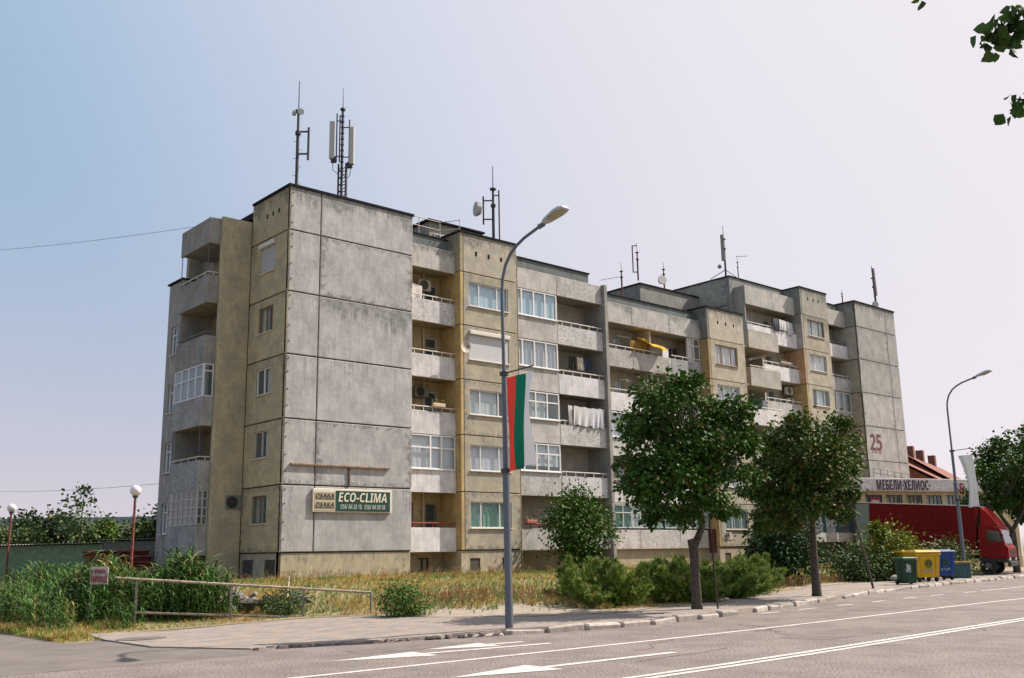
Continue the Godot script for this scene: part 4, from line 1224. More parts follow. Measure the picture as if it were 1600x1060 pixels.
func rooftop():
	var R := Vector3(0.75, 0, 0.66) # rightwards as seen from the street
	var turn := atan2(-R.z, R.x)
	# tall mast at the corner
	var o := mast("slender mast with a side pipe bracket, leftmost on the roof above the gable corner", P(0.85, 17.6, 1.0), 5.95, M.mast, 0.075)
	o.rotation.y = turn
	sidepipe(o, 0.5, 2.0, 3.6, M.mast, 0.055, [2.3, 3.4])
	dish(o, Vector3(-0.15, 4.3, 0.05), 0.14, Vector3(-0.7, 0, 0.6), Color(0.3, 0.32, 0.3))
	dish(o, Vector3(0.1, 4.35, 0.05), 0.16, Vector3(0.4, 0, 0.9), Color(0.35, 0.36, 0.36))
	var g := MB.new()
	for i in 7: g.rod(Vector3(0.0, 0.4 + i * 0.42, 0), Vector3(0.2 * (1 if i % 2 else -1), 0.4 + i * 0.42, 0), 0.012, 4)
	put(g, "step_irons", M.mast, o)
	# lattice tower with two panel antennas
	o = group3("antenna_tower", null, P(3.6, 17.6, 1.6), turn)
	tag(o, "lattice tower carrying two pale upright panel antennas above the gable wall", "antenna", "masts and aerials on the roof")
	g = MB.new()
	for q in [Vector3(-0.16, 0, 0), Vector3(0.22, 0, 0.1), Vector3(0.2, 0, -0.2)]:
		g.tube([q, q + Vector3(0, 2.7, 0)], [0.05, 0.05], 6)
	for i in 7:
		var y := 0.35 * i + 0.2
		g.rod(Vector3(-0.16, y, 0), Vector3(0.22, y, 0.1), 0.025, 5)
		g.rod(Vector3(-0.16, y, 0), Vector3(0.2, y + 0.35, -0.2), 0.022, 5)
		g.rod(Vector3(0.22, y, 0.1), Vector3(0.2, y + 0.3, -0.2), 0.022, 5)
	put(g, "lattice", M.mast, o)
	g = MB.new()
	g.tube([Vector3(0, 0.2, 0), Vector3(0, 5.6, 0), Vector3(0, 5.65, 0), Vector3(0, 6.7, 0)], [0.065, 0.06, 0.02, 0.012], 8)
	g.tube([Vector3(0, 5.5, 0), Vector3(0, 5.6, 0)], [0.13, 0.13], 8)
	for i in 9: g.rod(Vector3(-0.08, 2.8 + i * 0.3, 0), Vector3(0.08, 2.8 + i * 0.3, 0), 0.05, 6)
	put(g, "pole", M.mast, o)
	for s in [[-0.28, 2.8, 5.35], [0.34, 2.75, 5.0], [-0.13, 2.8, 5.25]]:
		g = MB.new()
		g.rod(Vector3(s[0], s[1], 0), Vector3(s[0], s[2], 0), 0.035, 6)
		for y in [s[1] + 0.3, s[2] - 0.4]: g.rod(Vector3(s[0], y, 0), Vector3(0, y, 0), 0.028, 6)
		put(g, "side_pipe", M.mast, o)
	for s in [[-0.5, 2.95, 0.17], [0.47, 2.65, 0.14]]:
		g = MB.new()
		g.col = Color(0.42, 0.41, 0.38)
		g.box(Vector3(s[0], s[1] + 0.98, 0.02), Vector3(0.12, 0.98, 0.1), 0.03)
		put(g, "panel_antenna", M.painted, o)
		g = MB.new()
		g.box(Vector3(s[0] * 0.82, s[1] - 0.02, 0), Vector3(0.13, 0.16, 0.07), 0.02)
		g.tube([Vector3(s[0] * 0.9, s[1] - 0.1, 0), Vector3(s[0] * 0.85, s[1] - 0.55, 0), Vector3(s[0] * 0.45, s[1] - 0.75, 0), Vector3(s[0] * 0.15, s[1] - 0.45, 0)], [0.02, 0.02, 0.02, 0.02], 6)
		put(g, "cable", M.mast, o)
	# mast with drum antenna over the bay
	o = mast("mast with a pale drum antenna on its left arm, above the cream bay", P(13.9, 17.7, 2.4), 5.35, M.mast, 0.085)
	o.rotation.y = turn
	sidepipe(o, 0.33, 0.3, 3.9, M.mast_red, 0.045, [0.9, 3.6])
	sidepipe(o, -0.55, 1.9, 3.55, M.mast, 0.05, [2.2, 3.3])
	dish(o, Vector3(-0.75, 2.75, 0.1), 0.42, Vector3(-0.85, 0, 0.35), Color(0.45, 0.43, 0.38), "drum_antenna")
	# thin aerials of the middle part
	o = mast("thin aerial with a forked side rod above the stair tower roof", P(30.0, 19.9, 6.0), 2.7, M.mast_red, 0.06)
	o.rotation.y = turn
	sidepipe(o, -0.32, 0.6, 2.5, M.mast_red, 0.045, [0.6, 2.5])
	o = mast("short reddish aerial with a long horizontal rod, left of the forked aerial", P(28.3, 18.5, 6.0), 2.35, M.mast_red, 0.06)
	o.rotation.y = turn
	g = MB.new()
	g.rod(Vector3(0.1, 1.4, 0), Vector3(-1.5, 1.15, 0), 0.015, 5)
	for i in 5: g.rod(Vector3(-0.3 - i * 0.25, 1.33 - i * 0.04, -0.2), Vector3(-0.3 - i * 0.25, 1.33 - i * 0.04, 0.2), 0.01, 4)
	put(g, "aerial_rod", M.mast, o)
	o = mast("plain reddish rod beside a small pale dish on the stair tower", P(32.75, 19.7, 6.0), 2.0, M.mast_red, 0.06)
	dish(o, Vector3(-0.55, 0.5, 0.2), 0.34, Vector3(-0.4, 0.2, 0.9), Color(0.52, 0.5, 0.46))
	# mast of the taller part
	o = mast("mast with a long grey panel antenna and three stays on the taller roof part", P(40.6, 21.9, 6.4), 4.3, M.mast, 0.075)
	o.rotation.y = turn
	g = MB.new()
	g.col = Color(0.22, 0.21, 0.2)
	g.box(Vector3(-0.13, 2.5, 0.05), Vector3(0.12, 1.05, 0.09), 0.03)
	put(g, "panel_antenna", M.painted, o)
	g = MB.new()
	for q in [Vector3(-1.2, 0, 0), Vector3(0.9, 0, 0.1), Vector3(0.1, 0, -1.0)]: g.rod(Vector3(0, 0.75, 0), q, 0.03, 5)
	put(g, "stay", M.mast, o)
	dish(o, Vector3(-0.42, 0.95, 0.1), 0.17, Vector3(-0.6, 0, 0.7), Color(0.25, 0.25, 0.25))
	o = mast("thin aerial with a short crossbar right of the stayed mast", P(42.2, 21.9, 6.4), 2.2, M.mast_red, 0.04)
	o.rotation.y = turn
	g = MB.new()
	g.rod(Vector3(-0.1, 2.1, 0), Vector3(0.8, 2.12, 0), 0.02, 5)
	put(g, "aerial_rod", M.mast, o)
	o = mast("leaning mast with a long panel antenna over the far gable", P(60.5, 21.8, 5.0), 4.4, M.mast, 0.09)
	o.rotation.z = 0.05
	g = MB.new()
	g.col = Color(0.15, 0.13, 0.13)
	g.box(Vector3(0.0, 2.9, 0.1), Vector3(0.13, 1.25, 0.1), 0.03)
	put(g, "panel_antenna", M.painted, o)
	dish(o, Vector3(-0.45, 0.75, 0.1), 0.3, Vector3(-0.5, 0.2, 0.8), Color(0.45, 0.42, 0.4))
	o = mast("short stub aerial at the left corner of the far gable roof", P(55.2, 21.9, 5.2), 1.3, M.mast_red, 0.05)
	# machine rooms
	var B := block
	slab(B, "machine_room", M.render, Color(0.46, 0.42, 0.33), 11.4, 15.1, 17.5, 19.95, 5.0, 9.0)
	slab(B, "roof_edge", M.bitumen, Color.WHITE, 11.2, 15.3, 19.955, 20.05, 4.8, 9.2)
	window(B, "f", 11.7, 12.6, 18.2, 19.3, 4.98, {"called": "machine_room_door", "frame": Color(0.5, 0.5, 0.52), "curtain": Color(0.55, 0.58, 0.62), "cols": [0.0, 0.5, 1.0], "recess": 0.005})
	slab(B, "machine_room", M.concrete, Color(0.34, 0.33, 0.30), 33.6, 40.35, 17.5, 20.9, 9.0, 13.0)
	slab(B, "roof_edge", M.bitumen, Color.WHITE, 33.5, 40.35, 20.905, 21.0, 8.9, 13.1)
	var rail := MB.new()
	rail.col = Color(0.42, 0.41, 0.38)
	var c0 := P(6.9, 17.65, 1.65)
	var c1 := P(9.6, 17.65, 1.65)
	var c2 := P(9.6, 17.9, 0.75)
	for y in [0.5, 0.95]:
		rail.rod(c0 + Vector3(0, y, 0), c1 + Vector3(0, y, 0), 0.022, 6)
		rail.rod(c1 + Vector3(0, y, 0), P(10.2, 17.65 + y, 0.75), 0.022, 6)
	for i in 3: rail.rod(c0.lerp(c1, i / 2.0), c0.lerp(c1, i / 2.0) + Vector3(0, 0.95, 0), 0.022, 6)
	rail.rod(P(10.2, 17.7, 0.75), P(10.2, 18.65, 0.75), 0.022, 6)
	put(rail, "roof_railing", M.painted, B)
	# overhead wires
	for w in [[P(-5.6, 20.3, 25.4), P(-0.9, 17.1, 4.2), "thin overhead wire running left from the roof of the wing"], [P(-0.9, 6.8, 38.9), P(-0.4, 5.35, 10.4), "low overhead wire running left behind the globe lamps"]]:
		var a: Vector3 = w[0]
		var b: Vector3 = w[1]
		a = b + (a - b) * 1.6
		var pts := []
		var rr := []
		for i in 13:
			var t := i / 12.0
			pts.append(a.lerp(b, t) - Vector3(0, 0.9 * 4.0 * t * (1 - t) * 0.35, 0)); rr.append(0.012)
		g = MB.new()
		g.tube(pts, rr, 4)
		tag(put(g, "overhead_wire", M.mast), w[2], "wire", "overhead wires")

# ---------------------------------------------------------------- things on the facade
func aircon(label: String, at: Vector3, turn: float, w := 0.85, h := 0.6, col := Color(0.5, 0.48, 0.43)):
	var o := group3("air_conditioner", null, at, turn)
	tag(o, label, "air conditioner", "air conditioners on the facade")
	var g := MB.new()
	g.col = col
	g.box(Vector3(0, 0, -0.16), Vector3(w / 2, h / 2, 0.14), 0.03)
	put(g, "casing", M.painted, o)
	g = MB.new()
	g.tube([Vector3(-w * 0.12, 0, -0.03), Vector3(-w * 0.12, 0, -0.005)], [h * 0.42, h * 0.42], 20)
	put(g, "fan", M.bitumen, o)
	g = MB.new()
	g.col = col * 0.8
	for i in 5:
		var rr := h * 0.09 * (i + 0.6)
		var pts := []
		var ra := []
		for k in 17:
			pts.append(Vector3(-w * 0.12 + cos(TAU * k / 16.0) * rr, sin(TAU * k / 16.0) * rr, 0.01)); ra.append(0.008)
		g.tube(pts, ra, 4, false)
	put(g, "grille", M.painted, o)
	g = MB.new()
	g.col = Color(0.2, 0.19, 0.17)
	for s in [-1, 1]:
		g.bar(Vector3(s * w * 0.35, -h / 2 - 0.02, -0.36), Vector3(s * w * 0.35, -h / 2 - 0.02, 0.0), 0.03, 0.03)
		g.bar(Vector3(s * w * 0.35, -h / 2 - 0.02, -0.05), Vector3(s * w * 0.35, -h / 2 - 0.28, -0.34), 0.025, 0.025)
	put(g, "bracket", M.painted, o)

func flower_box(label: String, a: Vector3, w: float, col: Color):
	var o := group3("flower_box", null, a)
	tag(o, label, "flower box", "flower boxes on balcony rails")
	var g := MB.new()
	g.col = col
	g.box(Vector3(0, 0.09, 0), Vector3(w / 2, 0.09, 0.09), 0.02)
	put(g, "planter", M.painted, o)
	g = MB.new()
	var r := RandomNumberGenerator.new()
	r.seed = int(a.x * 100)
	for i in 70:
		var p := Vector3(r.randf_range(-w / 2, w / 2), 0.16 + r.randf_range(0, 0.2), r.randf_range(-0.1, 0.1))
		g.col = Color(0.05, 0.10, 0.03) if i % 4 else Color(0.45, 0.22, 0.05)
		var d := Vector3(r.randf_range(-1, 1), r.randf_range(0, 1), r.randf_range(-1, 1)).normalized() * 0.06
		var s := d.cross(Vector3(0.3, 0.2, 0.9)).normalized() * 0.03
		g.flat(p, p + d * 0.5 + s, p + d, p + d * 0.5 - s, Vector3.UP)
	put(g, "flowers", M.leaf, o)

# hanging cloth: a pinned top edge with sagging folds
func cloth_piece(called: String, label: String, category: String, a: Vector3, b: Vector3, drop: float, col: Color, grp := "washing hung out on the balconies", fold := 0.05, stripes := []):
	var g := MB.new()
	var n := 14
	var m := 10
	var across := (b - a).normalized()
	var nn := across.cross(Vector3.UP)
	var ph := a.x * 7.0
	var pt := func(i: int, j: int) -> Vector3:
		var t := float(i) / n
		var s := float(j) / m
		var sag := 0.02 * sin(PI * t * 4.0) * (1 - s)
		return a.lerp(b, t) + Vector3(0, -drop * s * (1.0 + 0.03 * sin(t * 9.0 + ph)) + sag, 0) + nn * fold * s * sin(t * 17.0 + ph + s * 2.0) + across * 0.03 * s * sin(t * 5.0 + ph)
	for i in n:
		if stripes: g.col = stripes[mini(int(float(i) / n * stripes.size()), stripes.size() - 1)]
		else: g.col = col
		for j in m:
			var q := [pt.call(i, j), pt.call(i + 1, j), pt.call(i + 1, j + 1), pt.call(i, j + 1)]
			var nq: Vector3 = (q[1] - q[0]).cross(q[2] - q[0]).normalized()
			if nq.dot(nn) < 0: nq = -nq
			g.quad(q[0], q[1], q[2], q[3], nq)
	var o := put(g, called, M.cloth)
	tag(o, label, category, grp)
	return o

# lettering stretched to the width and height it has on the sign
func text(s: String, w: float, h: float, col: Color, parent: Node, at: Vector3, slant := 0.0, called := "lettering", depth := 0.012, serif := false, weight := 700):
	var t := TextMesh.new()
	var f := SystemFont.new()
	f.font_names = PackedStringArray(["Droid Serif" if serif else "Droid Sans"])
	f.font_weight = weight
	t.font = f
	t.text = s
	t.font_size = 48
	t.pixel_size = 0.01
	t.depth = depth
	t.curve_step = 1.5
	var bb := t.get_aabb()
	var o := MeshInstance3D.new()
	o.mesh = t
	var m := StandardMaterial3D.new()
	m.albedo_color = col
	m.roughness = 0.7
	o.material_override = m
	var k := Vector2(w / bb.size.x, h / bb.size.y)
	var mid := bb.get_center()
	o.transform = Transform3D(Basis(Vector3(k.x, 0, 0), Vector3(slant * k.y, k.y, 0), Vector3(0, 0, 1)), at - Vector3(mid.x * k.x + slant * mid.y * k.y, mid.y * k.y, 0))
	return hang(o, called, parent)

func on_the_facade():
	# company sign on the gable
	var o := group3("company_sign", null, P(1.5, 3.53, -0.12))
	tag(o, "wide green and beige company sign with white lettering on the gable wall", "sign")
	var g := MB.new()
	g.col = Color(0.66, 0.6, 0.5)
	g.box(Vector3(2.0, 0.48, -0.06), Vector3(2.02, 0.5, 0.055), 0.015)
	put(g, "light_box", M.painted, o)
	g = MB.new()
	g.col = Color(0.42, 0.36, 0.25)
	g.box(Vector3(0.56, 0.44, 0.0), Vector3(0.5, 0.4, 0.008))
	put(g, "beige_panel", M.painted, o)
	g = MB.new()
	g.col = Color(0.008, 0.05, 0.038)
	g.box(Vector3(2.5, 0.46, 0.0), Vector3(1.41, 0.44, 0.008))
	put(g, "green_panel", M.painted, o)
	text("ECO-CLIMA", 2.5, 0.4, lin(0.62, 0.57, 0.42), o, Vector3(2.5, 0.63, 0.014), 0.14)
	text("056/ 84 28 18   056/ 84 08 58", 2.3, 0.2, lin(0.5, 0.56, 0.5), o, Vector3(2.48, 0.22, 0.014), 0.05, "lettering", 0.012, false, 400)
	for y in [0.68, 0.3]:
		text("OSAKA", 0.92, 0.18, lin(0.02, 0.02, 0.02), o, Vector3(0.56, y, 0.014), 0.25)
		var l := MB.new()
		l.col = Color(0.03, 0.06, 0.04)
		l.box(Vector3(0.56, y - 0.14, 0.011), Vector3(0.46, 0.02, 0.004))
		put(l, "rule", M.painted, o)
	# rusty frame of an older sign
	o = group3("sign_bracket", null, P(0.4, 5.5, -0.05))
	tag(o, "rusty T shaped steel rail fixed to the gable above the company sign", "bracket")
	g = MB.new()
	g.col = Color(0.30, 0.2, 0.13)
	g.box(Vector3(2.5, 0.0, 0), Vector3(2.52, 0.04, 0.06), 0.01)
	put(g, "top_rail", M.rusty, o)
	g = MB.new()
	g.col = Color(0.14, 0.09, 0.06)
	g.box(Vector3(2.9, -0.46, -0.02), Vector3(0.045, 0.42, 0.04), 0.01)
	put(g, "strut", M.rusty, o)
	# air conditioners
	var fturn := 0.0
	aircon("dark air conditioner in a ring of cables on the shaded flank of the block", P(-0.38, 4.05, 3.47), 0.0, 0.8, 0.62, Color(0.18, 0.18, 0.16))
	aircon("air conditioner high in the topmost loggia beside the gable", P(8.95, J(4) + 2.15, 2.0), fturn, 0.75, 0.6)
	aircon("dark air conditioner hung in the loggia with the flower box", P(8.75, J(2) + 2.2, 2.0), fturn, 0.85, 0.55, Color(0.16, 0.15, 0.12))
	aircon("small air conditioner under the ground floor window by the rusty street sign", P(34.6, 2.55, 3.15), fturn, 0.8, 0.55, Color(0.55, 0.52, 0.46))
	aircon("upper air conditioner of a pair in the far yellow loggia", P(46.9, JC(3) + 2.35, 5.6), fturn, 0.8, 0.6, Color(0.6, 0.58, 0.52))
	aircon("lower air conditioner of a pair in the far yellow loggia", P(47.0, JC(3) + 1.45, 5.6), fturn, 0.8, 0.6, Color(0.6, 0.58, 0.52))
	aircon("air conditioner in the top loggia of the taller part", P(46.6, JC(5) + 2.3, 5.9), fturn, 0.8, 0.6, Color(0.45, 0.43, 0.38))
	# satellite dish on the corner of the bay
	o = group3("satellite_dish", null, P(10.27, J(3) + 1.62, 0.47))
	tag(o, "round pale satellite dish on the ochre corner of the cream bay", "satellite dish")
	g = MB.new()
	g.col = Color(0.46, 0.40, 0.33)
	for i in 20:
		for j in 4:
			var q := []
			for k in [[i, j], [i + 1, j], [i + 1, j + 1], [i, j + 1]]:
				var a: float = TAU * k[0] / 20.0
				var rr: float = 0.31 * k[1] / 4.0
				q.append(Vector3(cos(a) * rr, sin(a) * rr, 0.08 * (rr / 0.31) * (rr / 0.31)))
			g.flat(q[0], q[1], q[2], q[3], Vector3(0, 0, 1))
	put(g, "reflector", M.painted, o)
	g = MB.new()
	g.col = Color(0.06, 0.06, 0.06)
	g.rod(Vector3(0, -0.28, 0.06), Vector3(0.02, 0.0, 0.22), 0.012)
	g.box(Vector3(0.02, 0.0, 0.24), Vector3(0.05, 0.045, 0.05), 0.012)
	g.rod(Vector3(0, 0, 0), Vector3(0.0, 0, -0.12), 0.02)
	put(g, "feed_arm", M.painted, o)
	flower_box("long planter with orange flowers on a loggia rail", P(9.0, J(2) + 1.32, 0.98), 0.75, Color(0.55, 0.45, 0.3))
	flower_box("row of potted plants on the white parapet of the far section", P(45.7, JC(4) + 1.42, 5.0), 1.6, Color(0.3, 0.25, 0.2))
	flower_box("small planter with flowers on the red rail behind the round bush", P(15.0, J(0) + 1.32, 0.98), 0.7, Color(0.4, 0.15, 0.12))
	# washing
	var y := J(4) + 2.0
	cloth_piece("bed_sheet", "white sheet hung in the topmost loggia beside the gable", "sheet", P(6.85, y - 0.1, 1.3), P(8.2, y - 0.15, 1.3), 0.75, Color(0.6, 0.56, 0.53))
	var yy := J(3) + 2.25
	cloth_piece("trousers", "black trousers on the washing line of the white loggia", "trousers", P(18.4, yy, 1.3), P(18.95, yy, 1.3), 0.75, Color(0.02, 0.02, 0.022))
	cloth_piece("shirt", "beige shirt between dark washing on a loggia line", "shirt", P(19.05, yy, 1.3), P(19.55, yy, 1.3), 0.72, Color(0.5, 0.45, 0.36))
	cloth_piece("shirt", "dark blue shirt at the right end of a loggia line", "shirt", P(19.65, yy, 1.3), P(20.3, yy - 0.03, 1.3), 0.55, Color(0.025, 0.035, 0.07))
	yy = J(2) + 2.15
	cloth_piece("bed_sheet", "wide pale sheet hanging over the loggia rail two floors up", "sheet", P(18.3, yy, 0.93), P(19.7, yy - 0.03, 0.93), 1.05, Color(0.56, 0.54, 0.53))
	cloth_piece("bed_sheet", "pale bluish sheet hanging right of the wide sheet", "sheet", P(19.72, yy - 0.03, 0.93), P(20.75, yy, 0.93), 1.1, Color(0.52, 0.52, 0.55))
	cloth_piece("bed_sheet", "narrow white sheet left of the wide hanging sheet", "sheet", P(17.95, yy + 0.02, 1.0), P(18.28, yy, 1.0), 1.05, Color(0.6, 0.58, 0.57))
	# yellow awning cloth
	g = MB.new()
	var n := 18
	var aw := func(i: int, j: int) -> Vector3:
		var t := float(i) / n
		var s := float(j) / 8.0
		return P(27.3 + 2.3 * t, J(4) + 1.72 + 0.34 * s + 0.16 * sin(t * 5.0 + 1.2) + 0.07 * sin(t * 13.0 + s * 4.0) - 0.22 * (1.0 - s) * t, 3.35 + 0.85 * s + 0.1 * sin(t * 7.0))
	for i in n:
		g.col = Color(0.55, 0.33, 0.02)
		for j in 8: g.flat(aw.call(i, j), aw.call(i + 1, j), aw.call(i + 1, j + 1), aw.call(i, j + 1), Vector3(0, 0.4, 1))
	tag(put(g, "awning_cloth", M.cloth), "bright yellow cloth blowing out over the top loggia rail", "cloth")
	cloth_piece("awning_cloth", "dark ochre cloth hanging behind the yellow one", "cloth", P(26.6, J(4) + 1.85, 3.95), P(28.2, J(4) + 1.95, 3.95), 0.75, Color(0.24, 0.14, 0.02), "", 0.1)
	cloth_piece("towel", "blue towel drying on a white corner balcony", "towel", P(39.6, J(3) + 2.0, 4.0), P(40.6, J(3) + 2.0, 4.0), 0.85, Color(0.06, 0.13, 0.24))
	cloth_piece("towel", "pale towel beside the blue one on the corner balcony", "towel", P(40.75, J(3) + 2.0, 4.0), P(41.3, J(3) + 2.0, 4.0), 0.75, Color(0.48, 0.46, 0.5))
	cloth_piece("shirt", "white washing on the top loggia of the taller part", "shirt", P(45.0, JC(5) + 2.1, 4.9), P(46.0, JC(5) + 2.05, 4.9), 0.8, Color(0.6, 0.58, 0.58))
	cloth_piece("shirt", "dark washing left of the white on the top loggia", "shirt", P(44.2, JC(5) + 2.1, 4.9), P(44.9, JC(5) + 2.1, 4.9), 1.0, Color(0.08, 0.09, 0.1))
	cloth_piece("shirt", "grey washing right of the white on the top loggia", "shirt", P(46.05, JC(5) + 2.05, 4.9), P(46.8, JC(5) + 2.0, 4.9), 1.0, Color(0.42, 0.42, 0.44))
	# parasol folded out over a low balcony, and a cabinet
	o = group3("cabinet", null, P(30.1, J(4) + 0.14, 4.1))
	tag(o, "small white cabinet with a dark top on the loggia with yellow cloth", "cabinet")
	g = MB.new()
	g.col = Color(0.6, 0.6, 0.62)
	g.box(Vector3(0, 0.85, 0), Vector3(0.32, 0.75, 0.1), 0.02)
	put(g, "body", M.painted, o)
	g = MB.new()
	g.col = Color(0.1, 0.08, 0.06)
	g.box(Vector3(0, 1.63, 0), Vector3(0.4, 0.03, 0.13), 0.01)
	put(g, "top", M.painted, o)
	cloth_piece("awning_cloth", "pale sun blind slanting below the white corner balcony", "blind", P(39.6, J(3) - 0.25, 3.4), P(42.0, J(3) - 1.9, 3.3), 0.35, Color(0.5, 0.44, 0.33), "", 0.02)

# ---------------------------------------------------------------- street furniture
func street_lamp(label: String, base: Vector3, s: float, lean := 0.0):
	var o := group3("street_lamp", null, base)
	tag(o, label, "street lamp", "street lamps along the kerb")
	var g := MB.new()
	g.tube([Vector3(0, -0.2, 0), Vector3(0, 0.5 * s, 0), Vector3(0, 0.52 * s, 0), Vector3(lean * 0.4, 3.2 * s, 0), Vector3(lean * 0.41, 3.24 * s, 0), Vector3(lean * 0.6, 5.3 * s, 0), Vector3(lean * 0.61, 5.34 * s, 0), Vector3(lean, 7.2 * s, 0)], [0.085 * s, 0.085 * s, 0.078 * s, 0.075 * s, 0.06 * s, 0.058 * s, 0.04 * s, 0.037 * s], 12)
	put(g, "pole", M.steel, o)
	g = MB.new()
	var pts := []
	var rr := []
	for q in [[7.2, 0.0], [7.5, 0.03], [7.78, 0.13], [8.0, 0.3], [8.15, 0.52], [8.26, 0.78], [8.33, 1.05], [8.39, 1.28]]:
		pts.append(Vector3(lean, q[0] * s, q[1] * s)); rr.append(0.035 * s)
	g.tube(pts, rr, 10)
	g.tube([Vector3(lean, 8.385 * s, 1.26 * s), Vector3(lean, 8.41 * s, 1.4 * s)], [0.06 * s, 0.055 * s], 10)
	put(g, "arm", M.steel, o)
	# lamp head: a tapering hood with a bowl below
	var h := group3("lamp_head", o, Vector3(lean, 8.41 * s, 1.38 * s))
	h.rotation.x = -0.24
	g = MB.new()
	g.col = Color(0.42, 0.44, 0.46)
	var rings := []
	for q in [[0.0, 0.06, 0.06], [0.12, 0.12, 0.09], [0.45, 0.17, 0.12], [0.62, 0.16, 0.11], [0.72, 0.11, 0.06]]:
		var r := []
		for k in 9:
			var a := PI * k / 8.0
			r.append(Vector3(cos(a) * q[1], sin(a) * q[2], q[0]) * s)
		rings.append(r)
	for i in rings.size() - 1:
		for k in 8:
			g.flat(rings[i][k], rings[i][k + 1], rings[i + 1][k + 1], rings[i + 1][k], rings[i][k] - Vector3(0, 0, rings[i][k].z) + Vector3(0, 0.01, 0))
		g.flat(rings[i][0], rings[i][8], rings[i + 1][8], rings[i + 1][0], Vector3.DOWN)
	for k in 8: g.flat(rings[4][k], rings[4][k + 1], Vector3(0, 0, 0.72 * s), Vector3(0, 0, 0.72 * s), Vector3(0, 0, 1))
	put(g, "hood", M.painted, h)
	g = MB.new()
	g.col = Color(0.34, 0.31, 0.2)
	g.ball(Vector3(0, -0.005, 0.42) * s, Vector3(0.125, 0.05, 0.24) * s, 14, 6)
	put(g, "bowl", M.painted, h)
	g = MB.new()
	g.col = Color(0.06, 0.06, 0.065)
	g.tube([Vector3(lean * 0.6, 5.36 * s, -0.12), Vector3(lean * 0.6, 5.4 * s, 0.95)], [0.018, 0.018], 6)
	g.tube([Vector3(lean * 0.6, 3.26 * s, -0.1), Vector3(lean * 0.6, 3.3 * s, 0.55)], [0.018, 0.018], 6)
	for y in [5.36, 3.26]:
		g.tube([Vector3(lean * 0.6, (y - 0.04) * s, 0), Vector3(lean * 0.6, (y + 0.04) * s, 0)], [0.1 * s, 0.1 * s], 10)
	put(g, "flag_bracket", M.painted, o)
	return o

